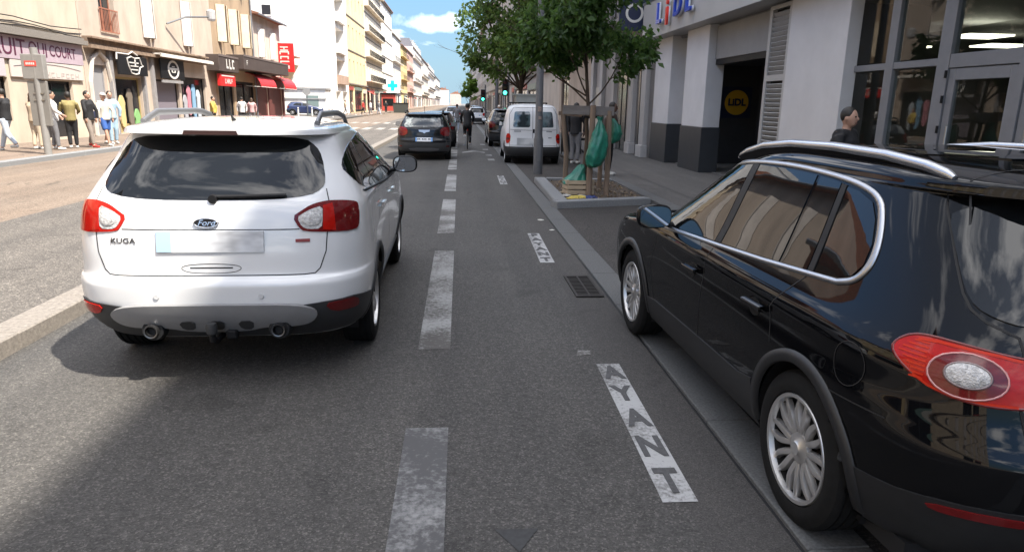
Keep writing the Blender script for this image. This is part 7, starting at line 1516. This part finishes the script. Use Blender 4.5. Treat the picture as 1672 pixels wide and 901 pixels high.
    for hip, kn, an in legs:
        sh = soft('shoe', shoe or SOLE, p, [([an + V_(0, .03, -.035), an + V_(0, -.07, -.045), an + V_(0, -.19, -.055)], [.05 * k, .048 * k, .036 * k])], 0.016, (), 3)
    if cap:
        g = bmesh.new(); bmesh.ops.create_uvsphere(g, u_segments=16, v_segments=10, radius=1)
        for v in g.verts: v.co = Vector((v.co.x * .09 * k, v.co.y * .112 * k, max(-.02, v.co.z) * .10 * k))
        c_ = obj('cap', g, cap, p, 180, loc=head + V_(0, .005, .035)); obj('peak', PR(chaikin([(-.07 * k, -.06 * k), (.07 * k, -.06 * k), (.06 * k, -.18 * k), (-.06 * k, -.18 * k)], 2), 0, .008, 'XY'), cap, c_)
    else:
        hb_ = [(head + V_(0, .022, .03), (.088 * k, .098 * k, .105 * k))]
        if longhair: hb_.append((head + V_(0, .07, -.10), (.085 * k, .05 * k, .16 * k)))
        h_ = soft('hair', hair, p, [], 0.014 if not far else .022, hb_, 2)
    if bag:
        kind, bm_ = bag
        if kind == 'back': obj('backpack', B(-.15 * k, .15 * k, .0, .16 * k, 0, .42 * k, bev=.05), bm_, p, 60, loc=V_(0, sp(nz - .3) + .13, nz - .48))
        else:
            q = obj('shoulder_bag', B(-.16 * k, .16 * k, -.05 * k, .05 * k, -.1 * k, .12 * k, bev=.03), bm_, p, 60, loc=V_(.2, -.04, hipz + .1)); obj('strap', T([V_(-.08, -.02, .02), V_(-.16, 0, .3), V_(-.36, -.02, .44)], .012, 6), bm_, q)
    return p
def cl(n, c, r_=0.8): return mat('cloth_' + n, c, r_, var=0.12, vscale=9)
cblk = cl('black', (0.012, 0.012, 0.014)); cden = cl('light_denim', (0.42, 0.48, 0.56)); cbeige = cl('beige', (0.45, 0.35, 0.25)); cgrey = cl('grey', (0.16, 0.16, 0.17)); cwht = cl('white', (0.58, 0.57, 0.56)); colive = cl('olive', (0.22, 0.18, 0.07)); cblue = cl('blue', (0.03, 0.09, 0.30)); clb = cl('pale_blue', (0.30, 0.42, 0.52)); ctaupe = cl('taupe', (0.24, 0.20, 0.17)); cpink = cl('pink', (0.5, 0.3, 0.3)); cnavy = cl('navy', (0.02, 0.025, 0.06)); cred = cl('red', (0.45, 0.05, 0.04)); cdkbr = cl('dark_brown', (0.05, 0.03, 0.022))
GB = 'people at the bus stop'
person('person in black jacket and pale jeans at the left edge, one leg stepping forward', (-13.15, 21.5, 0.225), R(-95), cblk, cden, 1.75, walk=0.28, arms=((0.12, 0.1), (0.1, 0.05)), group=GB, shoe=SOLE)
person('person in beige top and beige trousers just left of the bus stop totem', (-12.75, 22.2, 0.225), R(160), cbeige, cl('sand', (0.52, 0.43, 0.32)), 1.66, hair=HAIRB, walk=0.05, group=GB, longhair=True)
person('person in white hoodie and grey trousers just right of the bus stop totem', (-12.2, 22.15, 0.225), R(120), cwht, cgrey, 1.72, walk=0.06, group=GB, arms=((0.1, 0.15), (0.1, 0.1)))
person('dark skinned person in olive top and black trousers standing in the bus queue', (-12.1, 22.95, 0.225), R(-150), colive, cblk, 1.70, skin=SKIND, walk=0.05, group=GB, arms=((0.12, 0.2), (0.1, 0.1)))
person('person in black jacket and taupe trousers with a dark shoulder bag in the queue', (-11.8, 23.45, 0.225), R(80), cblk, ctaupe, 1.74, walk=0.12, group=GB, shoe=cred, bag=('side', cnavy))
person('person with pale cap, cream jacket and blue shorts over black leggings', (-11.7, 24.25, 0.225), R(60), cl('cream', (0.55, 0.52, 0.45)), cblue, 1.70, skin=SKIN, walk=0.22, group=GB, cap=cl('cap_pale', (0.55, 0.5, 0.45)), shorts=True)
person('person in pale blue jacket and jeans at the right end of the bus queue', (-11.9, 25.15, 0.225), R(40), clb, clb, 1.76, hair=HAIRD, walk=0.06, group=GB)
GS = 'walkers before the shops'
person('person in white top walking past the shops under the dark canopy', (-12.6, 42.2, 0.225), R(200), cwht, cblk, 1.70, walk=0.2, group=GS, far=True)
person('person in dusty pink top beside the white topped walker', (-12.5, 43.8, 0.225), R(190), cpink, cgrey, 1.66, walk=0.2, group=GS, far=True, longhair=True, hair=HAIRB)
person('person in mustard top under the red box sign', (-13.3, 39.4, 0.225), R(90), cl('mustard', (0.5, 0.36, 0.08)), cblk, 1.7, group=GS, far=True)
GX = 'people crossing the far side street'
for k, (x, y, a, b_, rz, lb, w_) in enumerate([(-13.6, 86, cbeige, cgrey, 90, 'person in beige crossing the far side street, leftmost of the group', .25), (-12.4, 83.5, cbeige, cbeige, 95, 'person in all beige striding at the front of the far crossing group', .3), (-11.6, 87, cred, cblk, -90, 'person in red top in the far crossing group', .25), (-10.9, 88.5, cwht, cgrey, -80, 'person in white top in the far crossing group', .2), (-10.2, 91, cgrey, cden, 90, 'person in grey top with pale jeans in the far crossing group', .25), (-10.4, 102, cblk, cblk, 0, 'person all in black standing right of the far crossing group', .05)]):
    person(lb, (x, y, 0.225), R(rz), a, b_, 1.72, walk=w_, group=GX, far=True, vox=0.03)
person('person in black jacket walking on the pavement behind the black SUV', (4.78, 8.35, 0.10), R(35), cblk, cblk, 1.70, skin=SKIN, walk=0.05, arms=((0.08, 0.02), (0.08, 0.02)))
person('person in dark brown jacket standing behind the right wooden stake', (3.72, 17.2, 0.10), R(60), cdkbr, cblk, 1.76, skin=SKIND, arms=((0.06, 0.02), (0.06, 0.02)), lean=0.1)
person('person in dark top half hidden behind the tree trunk and plank', (3.45, 20.6, 0.10), R(150), cblk, cgrey, 1.74, skin=SKIND)
person('person in grey top and pale jeans walking just left of the cyclist', (-0.12, 45.5, 0.0), R(180), cgrey, cden, 1.72, walk=0.15, far=True, vox=0.025)
person('person in pale helmet by the kerb between black SUV and white hatchback', (2.3, 40.5, 0.0), R(180), cgrey, cblk, 1.70, far=True, cap=cl('helmet', (0.6, 0.55, 0.5)), vox=0.025)
# ------------------------------------------------------------ cyclist
by = 28.6
bk = thing('bicycle', 'dark bicycle ridden away from the camera in the bike lane', 'bicycle', (0.34, by, 0.0), 0.0)
for k, y in enumerate((-0.50, 0.52)):
    w_ = obj('wheel', L([(0.335, -.008), (0.345, -.016), (0.36, -.012), (0.36, .012), (0.345, .016), (0.335, .008)], 36, 'X', closed=True), RUBBER, bk, 60, loc=(0, y, 0.36))
    bm = bmesh.new()
    for j in range(14): a = 2 * PI * j / 14; tube(bm, [(0.012 * (-1) ** j, 0, 0), (0, .335 * math.cos(a), .335 * math.sin(a))], .0025, 4)
    obj('spokes', bm, STEEL, w_)
bm = bmesh.new()
for a, b_ in (((0, -.5, .36), (0, -.1, .32)), ((0, -.1, .32), (0, -.22, .82)), ((0, -.5, .36), (0, -.2, .76)), ((0, -.2, .76), (0, .34, .8)), ((0, -.1, .32), (0, .35, .72)), ((0, .32, .86), (0, .52, .36)), ((0, .32, .84), (0, .29, 1.0))): tube(bm, [a, b_], .018, 8)
obj('frame', bm, cblk, bk)
obj('saddle', PR(chaikin([(-.07, -.36), (.07, -.36), (.03, -.1), (-.03, -.1)], 2), .86, .91, 'XY'), BLACK, bk); obj('handlebar', T([(-.28, .22, 1.02), (-.2, .29, 1.02), (.2, .29, 1.02), (.28, .22, 1.02)], .014, 8), BLACK, bk)
obj('crank', boxes([(-.09, -.075, -.11, -.09, .16, .33), (.075, .09, -.11, -.09, .31, .48), (-.16, -.09, -.13, -.05, .145, .165), (.09, .16, -.13, -.05, .475, .495)]), STEEL, bk)
obj('rear_lamp', boxes([(-.02, .02, -.38, -.36, .74, .79)]), LENS_R, bk)
cy = person('cyclist all in black riding away in the bike lane', (0.34, by - 0.22, 0.0), PI, cblk, cblk, 1.74, lean=0.42, seat=dict(hip=0.93, knee=((-.34, .56), (-.38, .72)), ankle=((-.14, .22), (-.14, .55))), grip=(-.50, 1.04), arms=((0.2, 0), (0.2, 0)))
